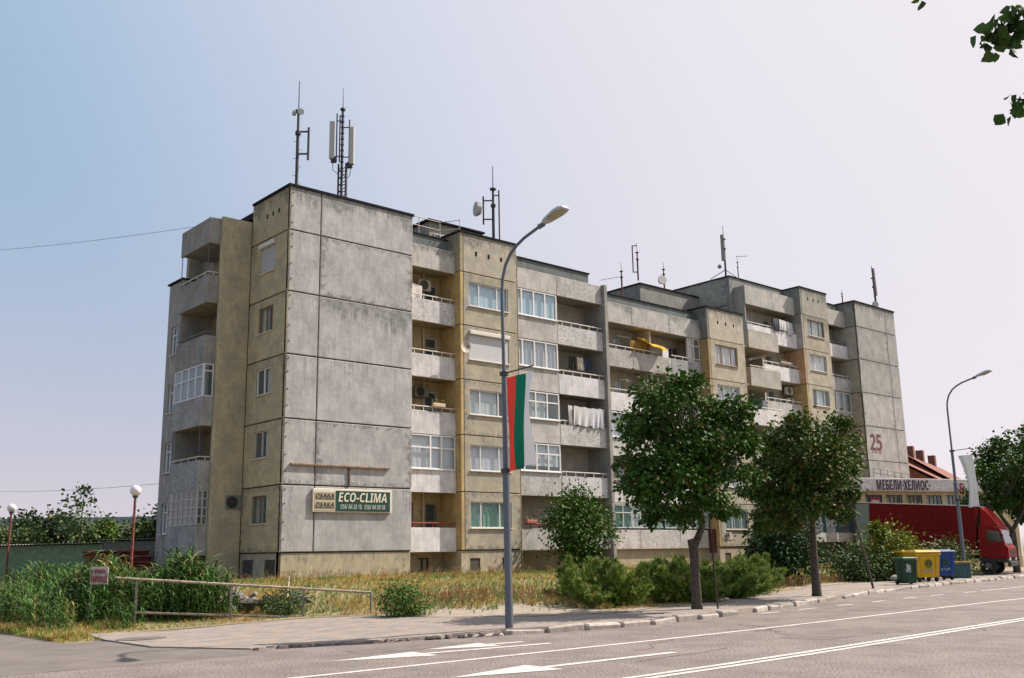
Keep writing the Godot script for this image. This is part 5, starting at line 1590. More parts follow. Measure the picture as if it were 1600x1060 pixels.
func street():
	street_lamp("curved grey street lamp with the red, green and white flag", P(-6.34, 0.1, -21.74), 1.0, -0.06)
	street_lamp("curved street lamp with a white banner near the coloured bins", P(28.9, 0.1, -15.0), 1.15, 0.0)
	# national flag: vertical stripes, the white one blown round
	var g := MB.new()
	var n := 18
	var m := 16
	var base := P(-6.38, 5.36, -21.83)
	var pt := func(i: int, j: int) -> Vector3:
		var t := float(i) / n
		var s := float(j) / m
		var x := 0.06 * sin(s * 5.0 + t * 3.0) * t + 0.055 * sin(t * 11.0 + s * 2.5) * (0.25 + s)
		var free := smoothstep(0.6, 1.0, t) * sin(PI * clampf(s * 1.0, 0, 1)) * 0.10
		return base + Vector3(x, -2.06 * s + 0.03 * t + 0.12 * s * t, t * (0.86 - 0.08 * s) - free * 0.4)
	for i in n:
		g.col = [Color(0.80, 0.055, 0.038), Color(0.0, 0.16, 0.09), Color(0.78, 0.75, 0.73)][i / 6]
		for j in m:
			var q := [pt.call(i, j), pt.call(i + 1, j), pt.call(i + 1, j + 1), pt.call(i, j + 1)]
			g.flat(q[0], q[1], q[2], q[3], Vector3.LEFT)
	tag(put(g, "flag", M.cloth), "hanging flag with upright red, green and white stripes on the near lamp", "flag")
	g = MB.new()
	base = P(28.9, 6.0, -15.15)
	var pt2 := func(i: int, j: int) -> Vector3:
		var t := float(i) / n
		var s := float(j) / m
		var bow := sin(PI * s) * 0.22 * (1.0 - t) + 0.15 * s * (1 - t)
		return base + Vector3(0.12 * sin(t * 8.0 + s * 3.0) * s + 0.25 * bow, -2.5 * s - 0.05 * sin(t * 7.0) * s, 0.12 + 0.72 * t + 0.7 * bow + 0.12 * s)
	for i in n:
		g.col = Color(0.68, 0.67, 0.66) if i > 5 else Color(0.5, 0.54, 0.54)
		for j in m:
			var q := [pt2.call(i, j), pt2.call(i + 1, j), pt2.call(i + 1, j + 1), pt2.call(i, j + 1)]
			g.flat(q[0], q[1], q[2], q[3], Vector3.LEFT)
	tag(put(g, "banner", M.cloth), "plain white banner billowing from the far street lamp", "flag")
	# globe lamps in the garden
	for q in [[P(-5.5, 0.3, 1.46), "globe lamp on a rusty red post beside the wing of the block"], [P(-5.9, 0.3, 16.8), "globe lamp on a thin post at the left edge by the green garage"]]:
		var o := group3("globe_lamp", null, q[0])
		tag(o, q[1], "lamp", "white globe lamps on posts")
		g = MB.new()
		g.col = Color(0.26, 0.07, 0.045)
		g.tube([Vector3(0, -0.3, 0), Vector3(0, 3.75, 0)], [0.055, 0.05], 10)
		put(g, "post", M.rusty, o)
		g = MB.new()
		g.tube([Vector3(0, 3.72, 0), Vector3(0, 3.8, 0)], [0.1, 0.11], 10)
		put(g, "collar", M.mast, o)
		g = MB.new()
		g.ball(Vector3(0, 4.0, 0), Vector3(0.215, 0.215, 0.215), 20, 14)
		put(g, "globe", M.opal, o)
	# tube railing sloping along the plot
	var o := group3("tube_railing", null, Vector3.ZERO)
	tag(o, "low rusty tube railing sloping down along the weedy plot", "railing")
	var a := P(-10.53, 1.14, -12.32)
	var b := P(-5.2, 0.68, -14.84)
	var along_ := (b - a)
	g = MB.new()
	g.col = Color(0.42, 0.33, 0.25)
	g.rod(a - along_ * 0.09 + Vector3(0, 0.02, 0), b, 0.035, 8)
	put(g, "top_rail", M.rusty, o)
	g = MB.new()
	g.col = Color(0.42, 0.34, 0.27)
	g.rod(a + Vector3(0, -0.79, 0), b + Vector3(0, -0.69, 0), 0.03, 8)
	put(g, "lower_rail", M.rusty, o)
	for t in [0.0, 0.39, 0.7, 1.0]:
		var p: Vector3 = a.lerp(b, t)
		g = MB.new()
		g.col = Color(0.30, 0.27, 0.23)
		g.bar(p - Vector3(0, 1.1, 0), p, 0.06, 0.06, 0.01)
		put(g, "post", M.rusty, o)
	# small hand painted notice
	o = group3("notice_board", null, P(-11.44, 0.0, -12.24))
	o.rotation.y = atan2(-0.66, 0.75)
	tag(o, "small white notice board with red hand painted letters at the railing end", "sign")
	g = MB.new()
	g.col = Color(0.50, 0.42, 0.38)
	g.box(Vector3(0, 1.27, 0), Vector3(0.22, 0.21, 0.012), 0.004)
	put(g, "board", M.rusty, o)
	text("АВТОГАЗ", 0.36, 0.15, lin(0.26, 0.03, 0.03), o, Vector3(0.025, 1.18, 0.016))
	text("ВХОД ЗА", 0.27, 0.11, lin(0.26, 0.03, 0.03), o, Vector3(0.025, 1.36, 0.016))
	g = MB.new()
	g.col = Color(0.28, 0.04, 0.03)
	g.box(Vector3(-0.18, 1.27, 0.015), Vector3(0.014, 0.14, 0.003))
	put(g, "red_stroke", M.painted, o)
	g = MB.new()
	g.col = Color(0.13, 0.12, 0.1)
	g.rod(Vector3(-0.2, -0.3, -0.02), Vector3(-0.2, 1.45, -0.02), 0.02, 6)
	put(g, "post", M.painted, o)
	# rusty sign on a thin pole by the kerb
	o = group3("rusty_sign", null, P(1.55, 0.1, -21.0))
	o.rotation.y = atan2(-0.66, 0.75)
	tag(o, "tall rusty brown sign plate seen from behind on a thin pole by the kerb", "sign")
	g = MB.new()
	g.col = Color(0.07, 0.045, 0.035)
	g.rod(Vector3(0.04, -0.2, 0), Vector3(-0.06, 2.45, 0), 0.025, 8)
	put(g, "pole", M.rusty, o)
	g = MB.new()
	g.col = Color(0.17, 0.065, 0.035)
	g.box(Vector3(0.0, 1.77, -0.035), Vector3(0.10, 0.32, 0.012), 0.004)
	for s in [-1, 1]: g.box(Vector3(s * 0.098, 1.77, -0.01), Vector3(0.008, 0.32, 0.03), 0.003)
	put(g, "plate", M.rusty, o)
	for y in [1.55, 1.98]:
		g = MB.new()
		g.col = Color(0.06, 0.04, 0.03)
		g.box(Vector3(-0.03, y, 0.0), Vector3(0.05, 0.03, 0.035), 0.004)
		put(g, "clamp", M.rusty, o)
	# leaning stake
	g = MB.new()
	g.col = Color(0.30, 0.24, 0.19)
	g.tube([P(15.18, 0.0, -17.85), P(14.85, 1.3, -17.8), P(14.45, 2.7, -17.75)], [0.045, 0.042, 0.038], 7)
	tag(put(g, "leaning_stake", M.bark), "grey stake leaning at the kerb left of the green bin", "stake")
	# stones lying on the verge
	var r := RandomNumberGenerator.new()
	r.seed = 77
	for q in [[23.2, -14.6, 0.42, "flat pale stone in the dry grass left of the green bin"], [4.6, -18.7, 0.16, "small white stone at the foot of the feathery bushes"], [5.1, -18.6, 0.13, "smaller white stone beside another below the feathery bushes"], [-12.3, -12.6, 0.09, "small pale stone at the edge of the reeds by the side street"]]:
		g = MB.new()
		g.col = Color(0.5, 0.44, 0.37)
		var pts := []
		for i in 7:
			for j in 12:
				var th := PI * i / 6.0
				var ph := TAU * j / 12.0
				var d: Vector3 = Vector3(cos(ph) * sin(th), cos(th) * 0.45, sin(ph) * sin(th)) * q[2] * (1.0 + 0.22 * fnz.get_noise_3d(cos(ph) * 3.0 + q[0], cos(th) * 3.0, sin(ph) * 3.0))
				pts.append(d)
		for i in 6:
			for j in 12:
				g.flat(pts[i * 12 + j], pts[i * 12 + (j + 1) % 12], pts[(i + 1) * 12 + (j + 1) % 12], pts[(i + 1) * 12 + j], pts[i * 12 + j] + pts[(i + 1) * 12 + (j + 1) % 12])
		var so := put(g, "stone", M.plain)
		so.position = P(q[0], maxf(pave_y(q[0]), lot_y(q[0], q[1])) + q[2] * 0.25, q[1])
		tag(so, q[3], "stone", "stones on the verge")
	# rubble behind the railing
	var heap := group3("rubble_heap", null, P(-7.0, 0.28, -11.6))
	tag(heap, "heap of broken grey slabs and branches behind the railing", "rubble")
	for i in 22:
		g = MB.new()
		var t := r.randf_range(0.10, 0.22)
		g.col = Color(t, t * 0.86, t * 0.74)
		g.box(Vector3.ZERO, Vector3(r.randf_range(0.1, 0.35), r.randf_range(0.03, 0.07), r.randf_range(0.08, 0.25)), 0.015)
		var p := put(g, "broken_slab", M.plain, heap)
		p.transform = Transform3D(Basis.from_euler(Vector3(r.randf_range(-0.6, 0.6), r.randf() * 6, r.randf_range(-0.6, 0.6))), Vector3(r.randf_range(-1.3, 1.6), r.randf_range(0.0, 0.35), r.randf_range(-0.6, 0.8)))
	for i in 9:
		g = MB.new()
		g.col = Color(0.55, 0.45, 0.34)
		var p0 := Vector3(r.randf_range(-1.6, 1.4), 0.15, r.randf_range(-0.4, 0.9))
		var d := Vector3(r.randf_range(-1, 1), r.randf_range(0.05, 0.5), r.randf_range(-0.4, 0.4)).normalized() * r.randf_range(0.5, 1.0)
		g.tube([p0, p0 + d * 0.5 + Vector3(0, 0.06, 0), p0 + d], [0.03, 0.025, 0.012], 6)
		put(g, "branch", M.plain, heap)
	# red tiled steps beside the wing
	o = group3("garden_steps", null, P(-4.2, 0.2, 7.2))
	tag(o, "flight of red tiled steps left of the wing of the block", "steps")
	for i in 7:
		g = MB.new()
		g.col = Color(0.30, 0.075, 0.045)
		g.box(Vector3(0.9, 0.3 + i * 0.26, -i * 0.32), Vector3(1.5, 0.03, 0.2), 0.01)
		put(g, "tread", M.plain, o)
		g = MB.new()
		g.col = Color(0.10, 0.03, 0.02)
		g.box(Vector3(0.9, 0.14 + i * 0.26, -i * 0.32 - 0.05), Vector3(1.46, 0.13, 0.14))
		put(g, "riser", M.plain, o)

# ---------------------------------------------------------------- lorry and bins
func wheel(parent: Node3D, at: Vector3, r: float, w: float):
	var o := group3("wheel", parent, at)
	o.scale.x = 1.19
	var g := MB.new()
	var prof := [[r * 0.6, -w / 2], [r * 0.93, -w / 2], [r, -w / 2 + 0.04], [r, w / 2 - 0.04], [r * 0.93, w / 2], [r * 0.6, w / 2]]
	for i in 28:
		var a := TAU * i / 28.0
		var b := TAU * (i + 1) / 28.0
		for k in prof.size() - 1:
			var q := []
			for e in [[a, k], [b, k], [b, k + 1], [a, k + 1]]:
				q.append(Vector3(cos(e[0]) * prof[e[1]][0], sin(e[0]) * prof[e[1]][0], prof[e[1]][1]))
			g.flat(q[0], q[1], q[2], q[3], Vector3(cos(a), sin(a), 0) * 0.5 + Vector3(0, 0, prof[k][1] + prof[k + 1][1]))
	put(g, "tyre", M.rubber, o)
	g = MB.new()
	g.col = Color(0.16, 0.15, 0.15)
	g.tube([Vector3(0, 0, w / 2 - 0.1), Vector3(0, 0, w / 2 - 0.03), Vector3(0, 0, w / 2 + 0.02)], [r * 0.6, r * 0.58, r * 0.2], 20)
	put(g, "rim", M.painted, o)

func vehicles_and_bins():
	# lorry: local x forwards, z towards the street
	var rear := P(32.48, 4.15, -7.44)
	var fwd := (P(33.9, 3.66, -14.0) - rear).normalized()
	var side := fwd.cross(Vector3.UP).normalized()
	var o := group3("box_lorry", null, Vector3.ZERO)
	o.transform.basis = Basis(fwd * 0.785, side.cross(fwd).normalized() * 0.935, side * 0.95)
	o.position = rear - o.transform.basis.y * 3.78 - o.transform.basis.z * 1.23
	tag(o, "red box lorry with grey rear doors parked before the furniture shop", "lorry")
	var red := Color(0.135, 0.005, 0.007)
	var g := MB.new()
	g.col = red
	g.box(Vector3(4.05, 2.45, 0), Vector3(4.03, 1.33, 1.23), 0.03)
	put(g, "cargo_box", M.lorry_paint, o)
	g = MB.new()
	g.col = Color(0.17, 0.21, 0.19)
	g.box(Vector3(0.5, 2.45, 1.235), Vector3(0.46, 1.28, 0.012), 0.006)
	put(g, "grey_side_panel", M.painted, o)
	for i in 9:
		g = MB.new()
		g.col = red
		g.box(Vector3(1.0 + i * 0.86, 2.45, 1.235), Vector3(0.012, 1.3, 0.006))
		put(g, "box_rib", M.lorry_paint, o)
	g = MB.new()
	g.col = Color(0.45, 0.4, 0.38)
	g.box(Vector3(4.05, 3.80, 0), Vector3(4.06, 0.03, 1.26), 0.012)
	put(g, "roof_rail", M.painted, o)
	for s in [-1, 1]:
		g = MB.new()
		g.col = Color(0.13, 0.16, 0.145)
		g.box(Vector3(-0.005, 2.45, s * 0.61), Vector3(0.03, 1.28, 0.59), 0.01)
		var d := put(g, "rear_door", M.painted, o)
		g = MB.new()
		g.col = Color(0.3, 0.3, 0.3)
		g.rod(Vector3(-0.05, 1.3, s * 0.2), Vector3(-0.05, 3.6, s * 0.2), 0.02)
		put(g, "lock_bar", M.painted, d)
	g = MB.new()
	g.col = Color(0.025, 0.025, 0.025)
	for s in [-0.45, 0.45]: g.box(Vector3(4.6, 0.92, s), Vector3(4.6, 0.12, 0.06))
	g.box(Vector3(0.1, 0.62, 0), Vector3(0.06, 0.07, 1.1), 0.02)
	put(g, "chassis", M.painted, o)
	for s in [-1.0, 1.0]:
		wheel(o, Vector3(1.9, 0.45, s * 1.0), 0.45, 0.5)
		wheel(o, Vector3(8.75, 0.45, s * 1.05), 0.45, 0.28)
		g = MB.new()
		g.col = Color(0.03, 0.03, 0.032)
		g.box(Vector3(4.8, 0.78, s * 1.0), Vector3(1.4, 0.3, 0.2), 0.04)
		put(g, "side_tank", M.painted, o)
	# cab as an extruded profile
	var prof := [[8.2, 0.98], [9.98, 0.98], [10.05, 1.05], [10.02, 1.55], [9.82, 1.72], [9.55, 2.55], [9.45, 2.66], [8.2, 2.7]]
	g = MB.new()
	g.col = Color(0.20, 0.010, 0.009)
	var poly := PackedVector2Array()
	for q in prof: poly.append(Vector2(q[0], q[1]))
	var tr := Geometry2D.triangulate_polygon(poly)
	for s in [-1.0, 1.0]:
		for i in range(0, tr.size(), 3):
			g.tri(Vector3(poly[tr[i]].x, poly[tr[i]].y, s * 1.12), Vector3(poly[tr[i + 1]].x, poly[tr[i + 1]].y, s * 1.12), Vector3(poly[tr[i + 2]].x, poly[tr[i + 2]].y, s * 1.12), Vector3(0, 0, s))
	for i in poly.size():
		var a := poly[i]
		var b := poly[(i + 1) % poly.size()]
		var nn := Vector3(-(b.y - a.y), b.x - a.x, 0)
		var mid := Vector3((a.x + b.x) / 2 - 9.1, (a.y + b.y) / 2 - 1.65, 0)
		g.flat(Vector3(a.x, a.y, -1.12), Vector3(b.x, b.y, -1.12), Vector3(b.x, b.y, 1.12), Vector3(a.x, a.y, 1.12), mid)
	put(g, "cab", M.lorry_paint, o)
	var dark := mat("cab_glass", lin(0.02, 0.025, 0.025), 0.06)
	dark.metallic_specular = 0.8
	g = MB.new()
	var w0 := Vector3(9.83, 1.76, 0)
	var w1 := Vector3(9.57, 2.52, 0)
	var wn := Vector3(0.95, 0.3, 0).normalized() * 0.012
	g.quad(w0 + wn + Vector3(0, 0, -1.0), w0 + wn + Vector3(0, 0, 1.0), w1 + wn + Vector3(0, 0, 0.95), w1 + wn + Vector3(0, 0, -0.95), wn.normalized())
	put(g, "windscreen", dark, o)
	for s in [-1.0, 1.0]:
		var dr := group3("door", o)
		g = MB.new()
		g.col = Color(0.18, 0.009, 0.008)
		g.box(Vector3(9.15, 1.35, s * 1.125), Vector3(0.5, 0.42, 0.012), 0.008)
		put(g, "door_skin", M.lorry_paint, dr)
		g = MB.new()
		var gl := [Vector3(8.72, 1.85, s * 1.13), Vector3(9.66, 1.85, s * 1.13), Vector3(9.48, 2.45, s * 1.13), Vector3(8.72, 2.45, s * 1.13)]
		g.quad(gl[0], gl[1], gl[2], gl[3], Vector3(0, 0, s))
		put(g, "side_window", dark, dr)
		g = MB.new()
		g.col = Color(0.05, 0.05, 0.05)
		g.box(Vector3(8.85, 1.62, s * 1.145), Vector3(0.09, 0.02, 0.015), 0.006)
		put(g, "handle", M.painted, dr)
		g = MB.new()
		g.col = Color(0.03, 0.03, 0.03)
		g.box(Vector3(9.75, 2.1, s * 1.36), Vector3(0.04, 0.2, 0.1), 0.02)
		g.rod(Vector3(9.6, 2.4, s * 1.1), Vector3(9.74, 2.3, s * 1.33), 0.015)
		put(g, "mirror", M.painted, o)
		g = MB.new()
		g.col = Color(0.6, 0.58, 0.5)
		g.box(Vector3(10.045, 0.92, s * 0.8), Vector3(0.012, 0.08, 0.16), 0.005)
		put(g, "headlight", M.painted, o)
	g = MB.new()
	g.col = Color(0.03, 0.03, 0.03)
	g.box(Vector3(10.06, 0.66, 0), Vector3(0.1, 0.14, 1.12), 0.03)
	put(g, "bumper", M.painted, o)
	g = MB.new()
	g.col = Color(0.02, 0.02, 0.02)
	for y in [1.12, 1.24, 1.36]: g.box(Vector3(10.045, y, 0), Vector3(0.01, 0.04, 0.8))
	put(g, "front_grille", M.painted, o)
	g = MB.new()
	g.col = Color(0.03, 0.028, 0.028)
	g.box(Vector3(9.05, 0.84, 0), Vector3(0.86, 0.13, 1.08), 0.03)
	put(g, "cab_skirt", M.painted, o)
	# wind deflector on the cab roof
	g = MB.new()
	g.col = Color(0.30, 0.015, 0.014)
	var pa := [Vector3(8.35, 3.75, 0), Vector3(8.75, 3.45, 0), Vector3(9.25, 2.95, 0), Vector3(9.5, 2.67, 0)]
	for i in 3:
		var hw := [1.0, 1.03, 1.06, 1.08]
		g.flat(pa[i] + Vector3(0, 0, -hw[i]), pa[i] + Vector3(0, 0, hw[i]), pa[i + 1] + Vector3(0, 0, hw[i + 1]), pa[i + 1] + Vector3(0, 0, -hw[i + 1]), Vector3(1, 1, 0))
		for s in [-1.0, 1.0]:
			g.flat(pa[i] + Vector3(0, 0, s * hw[i]), pa[i + 1] + Vector3(0, 0, s * hw[i + 1]), Vector3(pa[i + 1].x, 2.69, s * hw[i + 1]), Vector3(pa[i].x, 2.69, s * hw[i]), Vector3(0, 0, s))
	g.flat(Vector3(8.35, 2.69, -1.0), Vector3(8.35, 2.69, 1.0), Vector3(8.35, 3.75, 1.0), Vector3(8.35, 3.75, -1.0), Vector3.LEFT)
	put(g, "wind_deflector", M.lorry_paint, o)
	# bins
	var face := atan2(-0.5, 0.86)
	bin_two("dark green wheeled bin with a pale sticker, front of the bin row", P(19.45, 0.12, -16.95), face, 0.62, 1.05, Color(0.012, 0.05, 0.028), Color(0.03, 0.10, 0.06))
	bin_four("yellow four wheeled recycling container with a round emblem", P(22.75, 0.12, -16.0), face, 1.15, 1.3, Color(0.52, 0.30, 0.012), Color(0.6, 0.38, 0.03))
	bin_four("second yellow container half hidden behind the green bin", P(24.5, 0.12, -14.5), face, 1.15, 1.3, Color(0.50, 0.29, 0.012), Color(0.58, 0.37, 0.03))
	bin_four("blue four wheeled recycling container right of the yellow one", P(25.2, 0.12, -15.55), face, 1.05, 1.3, Color(0.012, 0.05, 0.19), Color(0.05, 0.09, 0.24))
	o = group3("planter_box", null, P(28.15, 0.12, -14.95), face)
	tag(o, "low teal ribbed planter box with a yellowed rim at the far lamp foot", "planter")
	g = MB.new()
	g.col = Color(0.05, 0.12, 0.125)
	g.box(Vector3(0, 0.36, 0), Vector3(0.5, 0.36, 0.4), 0.03)
	for i in 7: g.box(Vector3(-0.42 + i * 0.14, 0.36, 0.405), Vector3(0.03, 0.32, 0.015), 0.008)
	put(g, "tub", M.plain, o)
	g = MB.new()
	g.col = Color(0.36, 0.25, 0.07)
	for s in [[0, 0.41, 0.54, 0.04], [0, -0.41, 0.54, 0.04], [0.5, 0, 0.04, 0.37], [-0.5, 0, 0.04, 0.37]]:
		g.box(Vector3(s[0], 0.74, s[1]), Vector3(s[2], 0.05, s[3]), 0.012)
	put(g, "rim", M.plain, o)

func bin_body(o: Node3D, w0: float, w1: float, d0: float, d1: float, y0: float, y1: float, col: Color):
	var g := MB.new()
	g.col = col
	var lo := [Vector3(-w0 / 2, y0, -d0 / 2), Vector3(w0 / 2, y0, -d0 / 2), Vector3(w0 / 2, y0, d0 / 2), Vector3(-w0 / 2, y0, d0 / 2)]
	var hi := [Vector3(-w1 / 2, y1, -d1 / 2), Vector3(w1 / 2, y1, -d1 / 2), Vector3(w1 / 2, y1, d1 / 2), Vector3(-w1 / 2, y1, d1 / 2)]
	for i in 4:
		var j := (i + 1) % 4
		g.flat(lo[i], lo[j], hi[j], hi[i], lo[i] + lo[j])
	g.flat(lo[0], lo[1], lo[2], lo[3], Vector3.DOWN)
	# stiffening ribs and rim
	for s in [-1, 1]:
		g.bar(Vector3(s * w0 * 0.34, y0 + 0.05, d0 / 2 + 0.005), Vector3(s * w1 * 0.34, y1 - 0.1, d1 / 2 + 0.005), 0.04, 0.03, 0.008)
		g.bar(Vector3(s * (w0 / 2 + 0.005), y0 + 0.05, 0), Vector3(s * (w1 / 2 + 0.005), y1 - 0.1, 0), 0.03, 0.05, 0.008)
	g.box(Vector3(0, y1 - 0.03, 0), Vector3(w1 / 2 + 0.03, 0.035, d1 / 2 + 0.03), 0.012)
	put(g, "body", M.painted, o)

func bin_wheel(o: Node3D, p: Vector3, r: float):
	var g := MB.new()
	g.tube([p - Vector3(0.035, 0, 0), p + Vector3(0.035, 0, 0)], [r, r], 14)
	put(g, "wheel", M.rubber, o)

func bin_two(label: String, at: Vector3, turn: float, w: float, h: float, col: Color, lid: Color):
	var o := group3("wheeled_bin", null, at, turn)
	tag(o, label, "bin")
	bin_body(o, w * 0.82, w, w * 0.85, w * 1.1, 0.05, h - 0.06, col)
	var g := MB.new()
	g.col = lid
	g.box(Vector3(0, h, 0.02), Vector3(w / 2 + 0.05, 0.035, w * 0.58), 0.03)
	g.box(Vector3(0, h + 0.03, 0), Vector3(w / 2 - 0.06, 0.02, w * 0.42), 0.015)
	g.rod(Vector3(-w * 0.35, h - 0.04, -w * 0.68), Vector3(w * 0.35, h - 0.04, -w * 0.68), 0.02)
	put(g, "lid", M.painted, o)
	for s in [-1, 1]: bin_wheel(o, Vector3(s * w * 0.5, 0.1, -w * 0.36), 0.1)
	g = MB.new()
	g.col = Color(0.42, 0.42, 0.38)
	g.box(Vector3(-w * 0.16, h * 0.6, w * 0.51), Vector3(0.12, 0.14, 0.012))
	g.box(Vector3(-w * 0.2, h * 0.75, w * 0.525), Vector3(0.06, 0.04, 0.012))
	put(g, "sticker", M.rusty, o)

func bin_four(label: String, at: Vector3, turn: float, w: float, h: float, col: Color, lid: Color):
	var o := group3("recycling_container", null, at, turn)
	tag(o, label, "bin", "recycling containers")
	bin_body(o, w * 0.88, w, 0.75, 0.95, 0.2, h - 0.1, col)
	var g := MB.new()
	g.col = lid
	g.box(Vector3(0, h - 0.03, 0), Vector3(w / 2 + 0.05, 0.05, 0.52), 0.04)
	g.box(Vector3(0, h + 0.03, -0.06), Vector3(w / 2 - 0.05, 0.03, 0.36), 0.025)
	put(g, "lid", M.painted, o)
	for x in [-1, 1]:
		for z in [-1, 1]:
			bin_wheel(o, Vector3(x * w * 0.36, 0.1, z * 0.3), 0.1)
		g = MB.new()
		g.col = Color(0.15, 0.15, 0.15)
		g.box(Vector3(x * w * 0.36, 0.19, 0), Vector3(0.04, 0.03, 0.36))
		put(g, "castor_bar", M.painted, o)
	g = MB.new()
	g.col = Color(0.02, 0.10, 0.05)
	var pts := []
	var ra := []
	for k in 17:
		pts.append(Vector3(cos(TAU * k / 16.0) * 0.13, 0.78 + sin(TAU * k / 16.0) * 0.15, 0.475)); ra.append(0.028)
	g.tube(pts, ra, 5, false)
	g.box(Vector3(0, 0.78, 0.465), Vector3(0.05, 0.05, 0.012))
	put(g, "emblem", M.painted, o)
	g = MB.new()
	g.col = Color(0.5, 0.45, 0.35) if col.r > 0.2 else Color(0.2, 0.3, 0.45)
	for i in 4: g.box(Vector3(-0.2 + i * 0.13, 0.48 + 0.02 * (i % 2), 0.452), Vector3(0.04, 0.05, 0.008))
	put(g, "print", M.rusty, o)

# ---------------------------------------------------------------- neighbouring buildings
func neighbours():
	# furniture shop: front runs parallel to the lorry
	var ax := P(0.943, 0, -0.331).normalized()
	var o := group3("furniture_shop", null, P(37.0, 0.0, -5.15))
	o.transform.basis = Basis(ax, Vector3.UP, ax.cross(Vector3.UP))
	tag(o, "low cream furniture shop with a white lettered fascia behind the red lorry", "building")
	var g := MB.new()
	g.col = Color(0.58, 0.46, 0.27)
	var holes := []
	for i in 6: holes.append([0.45 + i * 1.62, 1.75 + i * 1.62, 3.1, 4.85])
	g.sheet(Vector3(0, 0, 0), Vector3.RIGHT, Vector3.UP, 13.0, 5.1, 0.2, holes)
	put(g, "front_wall", M.render, o)
	for i in 6:
		var w := group3("window", o)
		g = MB.new()
		g.col = Color(0.06, 0.09, 0.085)
		for k in 5: g.box(Vector3(0.45 + i * 1.62 + k * 0.325, 3.97, -0.06), Vector3(0.03, 0.88, 0.04), 0.008)
		for y in [3.12, 4.83]: g.box(Vector3(1.1 + i * 1.62, y, -0.06), Vector3(0.65, 0.03, 0.038))
		put(g, "frame", M.painted, w)
		for k in 4:
			g = MB.new()
			var x := 0.45 + i * 1.62 + k * 0.325
			g.quad(Vector3(x, 3.1, -0.06), Vector3(x + 0.325, 3.1, -0.06), Vector3(x + 0.325, 4.85, -0.06), Vector3(x, 4.85, -0.06), Vector3(0, 0, 1))
			put(g, "pane", M.glass, w)
		g = MB.new()
		g.col = [Color(0.4, 0.45, 0.45), Color(0.5, 0.36, 0.16), Color(0.5, 0.36, 0.16), Color(0.45, 0.45, 0.42)][i % 4]
		g.quad(Vector3(0.6 + i * 1.62, 3.1, -0.35), Vector3(1.6 + i * 1.62, 3.1, -0.35), Vector3(1.6 + i * 1.62, 4.8, -0.35), Vector3(0.6 + i * 1.62, 4.8, -0.35), Vector3(0, 0, 1))
		put(g, "blind", M.cloth, w)
	g = MB.new()
	g.col = Color(0.25, 0.03, 0.03)
	g.box(Vector3(1.15, 4.2, 0.03), Vector3(0.4, 0.5, 0.015))
	put(g, "poster", M.painted, o)
	for y in [4.45, 4.2, 3.95]:
		g = MB.new()
		g.col = Color(0.6, 0.55, 0.5)
		g.box(Vector3(1.15, y, 0.05), Vector3(0.32, 0.07, 0.006))
		put(g, "poster_line", M.rusty, o)
	g = MB.new()
	g.col = Color(0.70, 0.66, 0.62)
	g.box(Vector3(6.6, 5.47, 0.12), Vector3(6.6, 0.4, 0.12), 0.02)
	# the fascia bends round the left corner
	var prev := Vector3(0, 0, 0)
	for i in 6:
		var a := PI / 2 * (i + 1) / 6.0
		var p := Vector3(-sin(a) * 1.6, 0, -(1 - cos(a)) * 1.6)
		g.flat(prev + Vector3(0, 5.07, 0.24), p + Vector3(0, 5.07, 0.24), p + Vector3(0, 5.87, 0.24), prev + Vector3(0, 5.87, 0.24), Vector3(-0.5, 0, 1))
		g.flat(prev + Vector3(0, 5.87, 0.24), p + Vector3(0, 5.87, 0.24), p + Vector3(0.3, 5.87, -0.6), prev + Vector3(0.3, 5.87, -0.6), Vector3.UP)
		g.flat(prev + Vector3(0, 5.07, 0.24), p + Vector3(0, 5.07, 0.24), p + Vector3(0.3, 5.07, -0.6), prev + Vector3(0.3, 5.07, -0.6), Vector3.DOWN)
		prev = p
	put(g, "fascia", M.plain, o)
	text("МЕБЕЛИ·ХЕЛИОС·", 4.3, 0.62, lin(0.07, 0.02, 0.03), o, Vector3(3.35, 5.45, 0.25), 0.0, "lettering", 0.02, false, 700)
	text("БЕ", 0.8, 0.62, lin(0.26, 0.02, 0.03), o, Vector3(7.9, 5.3, 0.25), 0.0, "lettering", 0.02)
	g = MB.new()
	g.col = Color(0.4, 0.36, 0.3)
	g.span(Vector3(0, 5.0, -0.25), Vector3(13.0, 5.1, -8.0))
	put(g, "roof", M.plain, o)
	g = MB.new()
	g.col = Color(0.3, 0.27, 0.22)
	g.span(Vector3(0.1, 0.0, -1.2), Vector3(12.9, 4.9, -7.9))
	put(g, "shop_core", M.plain, o)
	g = MB.new()
	g.col = Color(0.13, 0.12, 0.11)
	for q in [[0.2, 2.2], [2.6, 5.5]]:
		for y in [6.45, 6.75]: g.rod(Vector3(q[0], y - 0.1, -1.5), Vector3(q[1], y - 0.1 - (0.35 if q[0] > 1 else 0.0), -1.5), 0.02, 5)
		for i in 6: g.rod(Vector3(lerpf(q[0], q[1], i / 5.0), 5.1, -1.5), Vector3(lerpf(q[0], q[1], i / 5.0), 6.65 - (0.35 if q[0] > 1 else 0.0) * i / 5.0, -1.5), 0.02, 5)
	put(g, "terrace_rail", M.painted, o)
	# glazed side pavilion with shelves, left of the corner
	var pv := group3("glass_pavilion", null, P(32.8, 0.0, -4.3))
	tag(pv, "glazed shop pavilion with teal posts and shelves behind the second street tree", "building")
	g = MB.new()
	g.col = Color(0.5, 0.47, 0.43)
	g.span(Vector3(0, 2.0, 0.02), Vector3(4.5, 2.55, -0.2))
	put(g, "parapet", M.plain, pv)
	g = MB.new()
	g.col = Color(0.60, 0.55, 0.48)
	g.span(Vector3(-0.1, 4.75, 0.15), Vector3(4.6, 5.45, -4.0))
	put(g, "fascia", M.plain, pv)
	g = MB.new()
	g.col = Color(0.16, 0.13, 0.1)
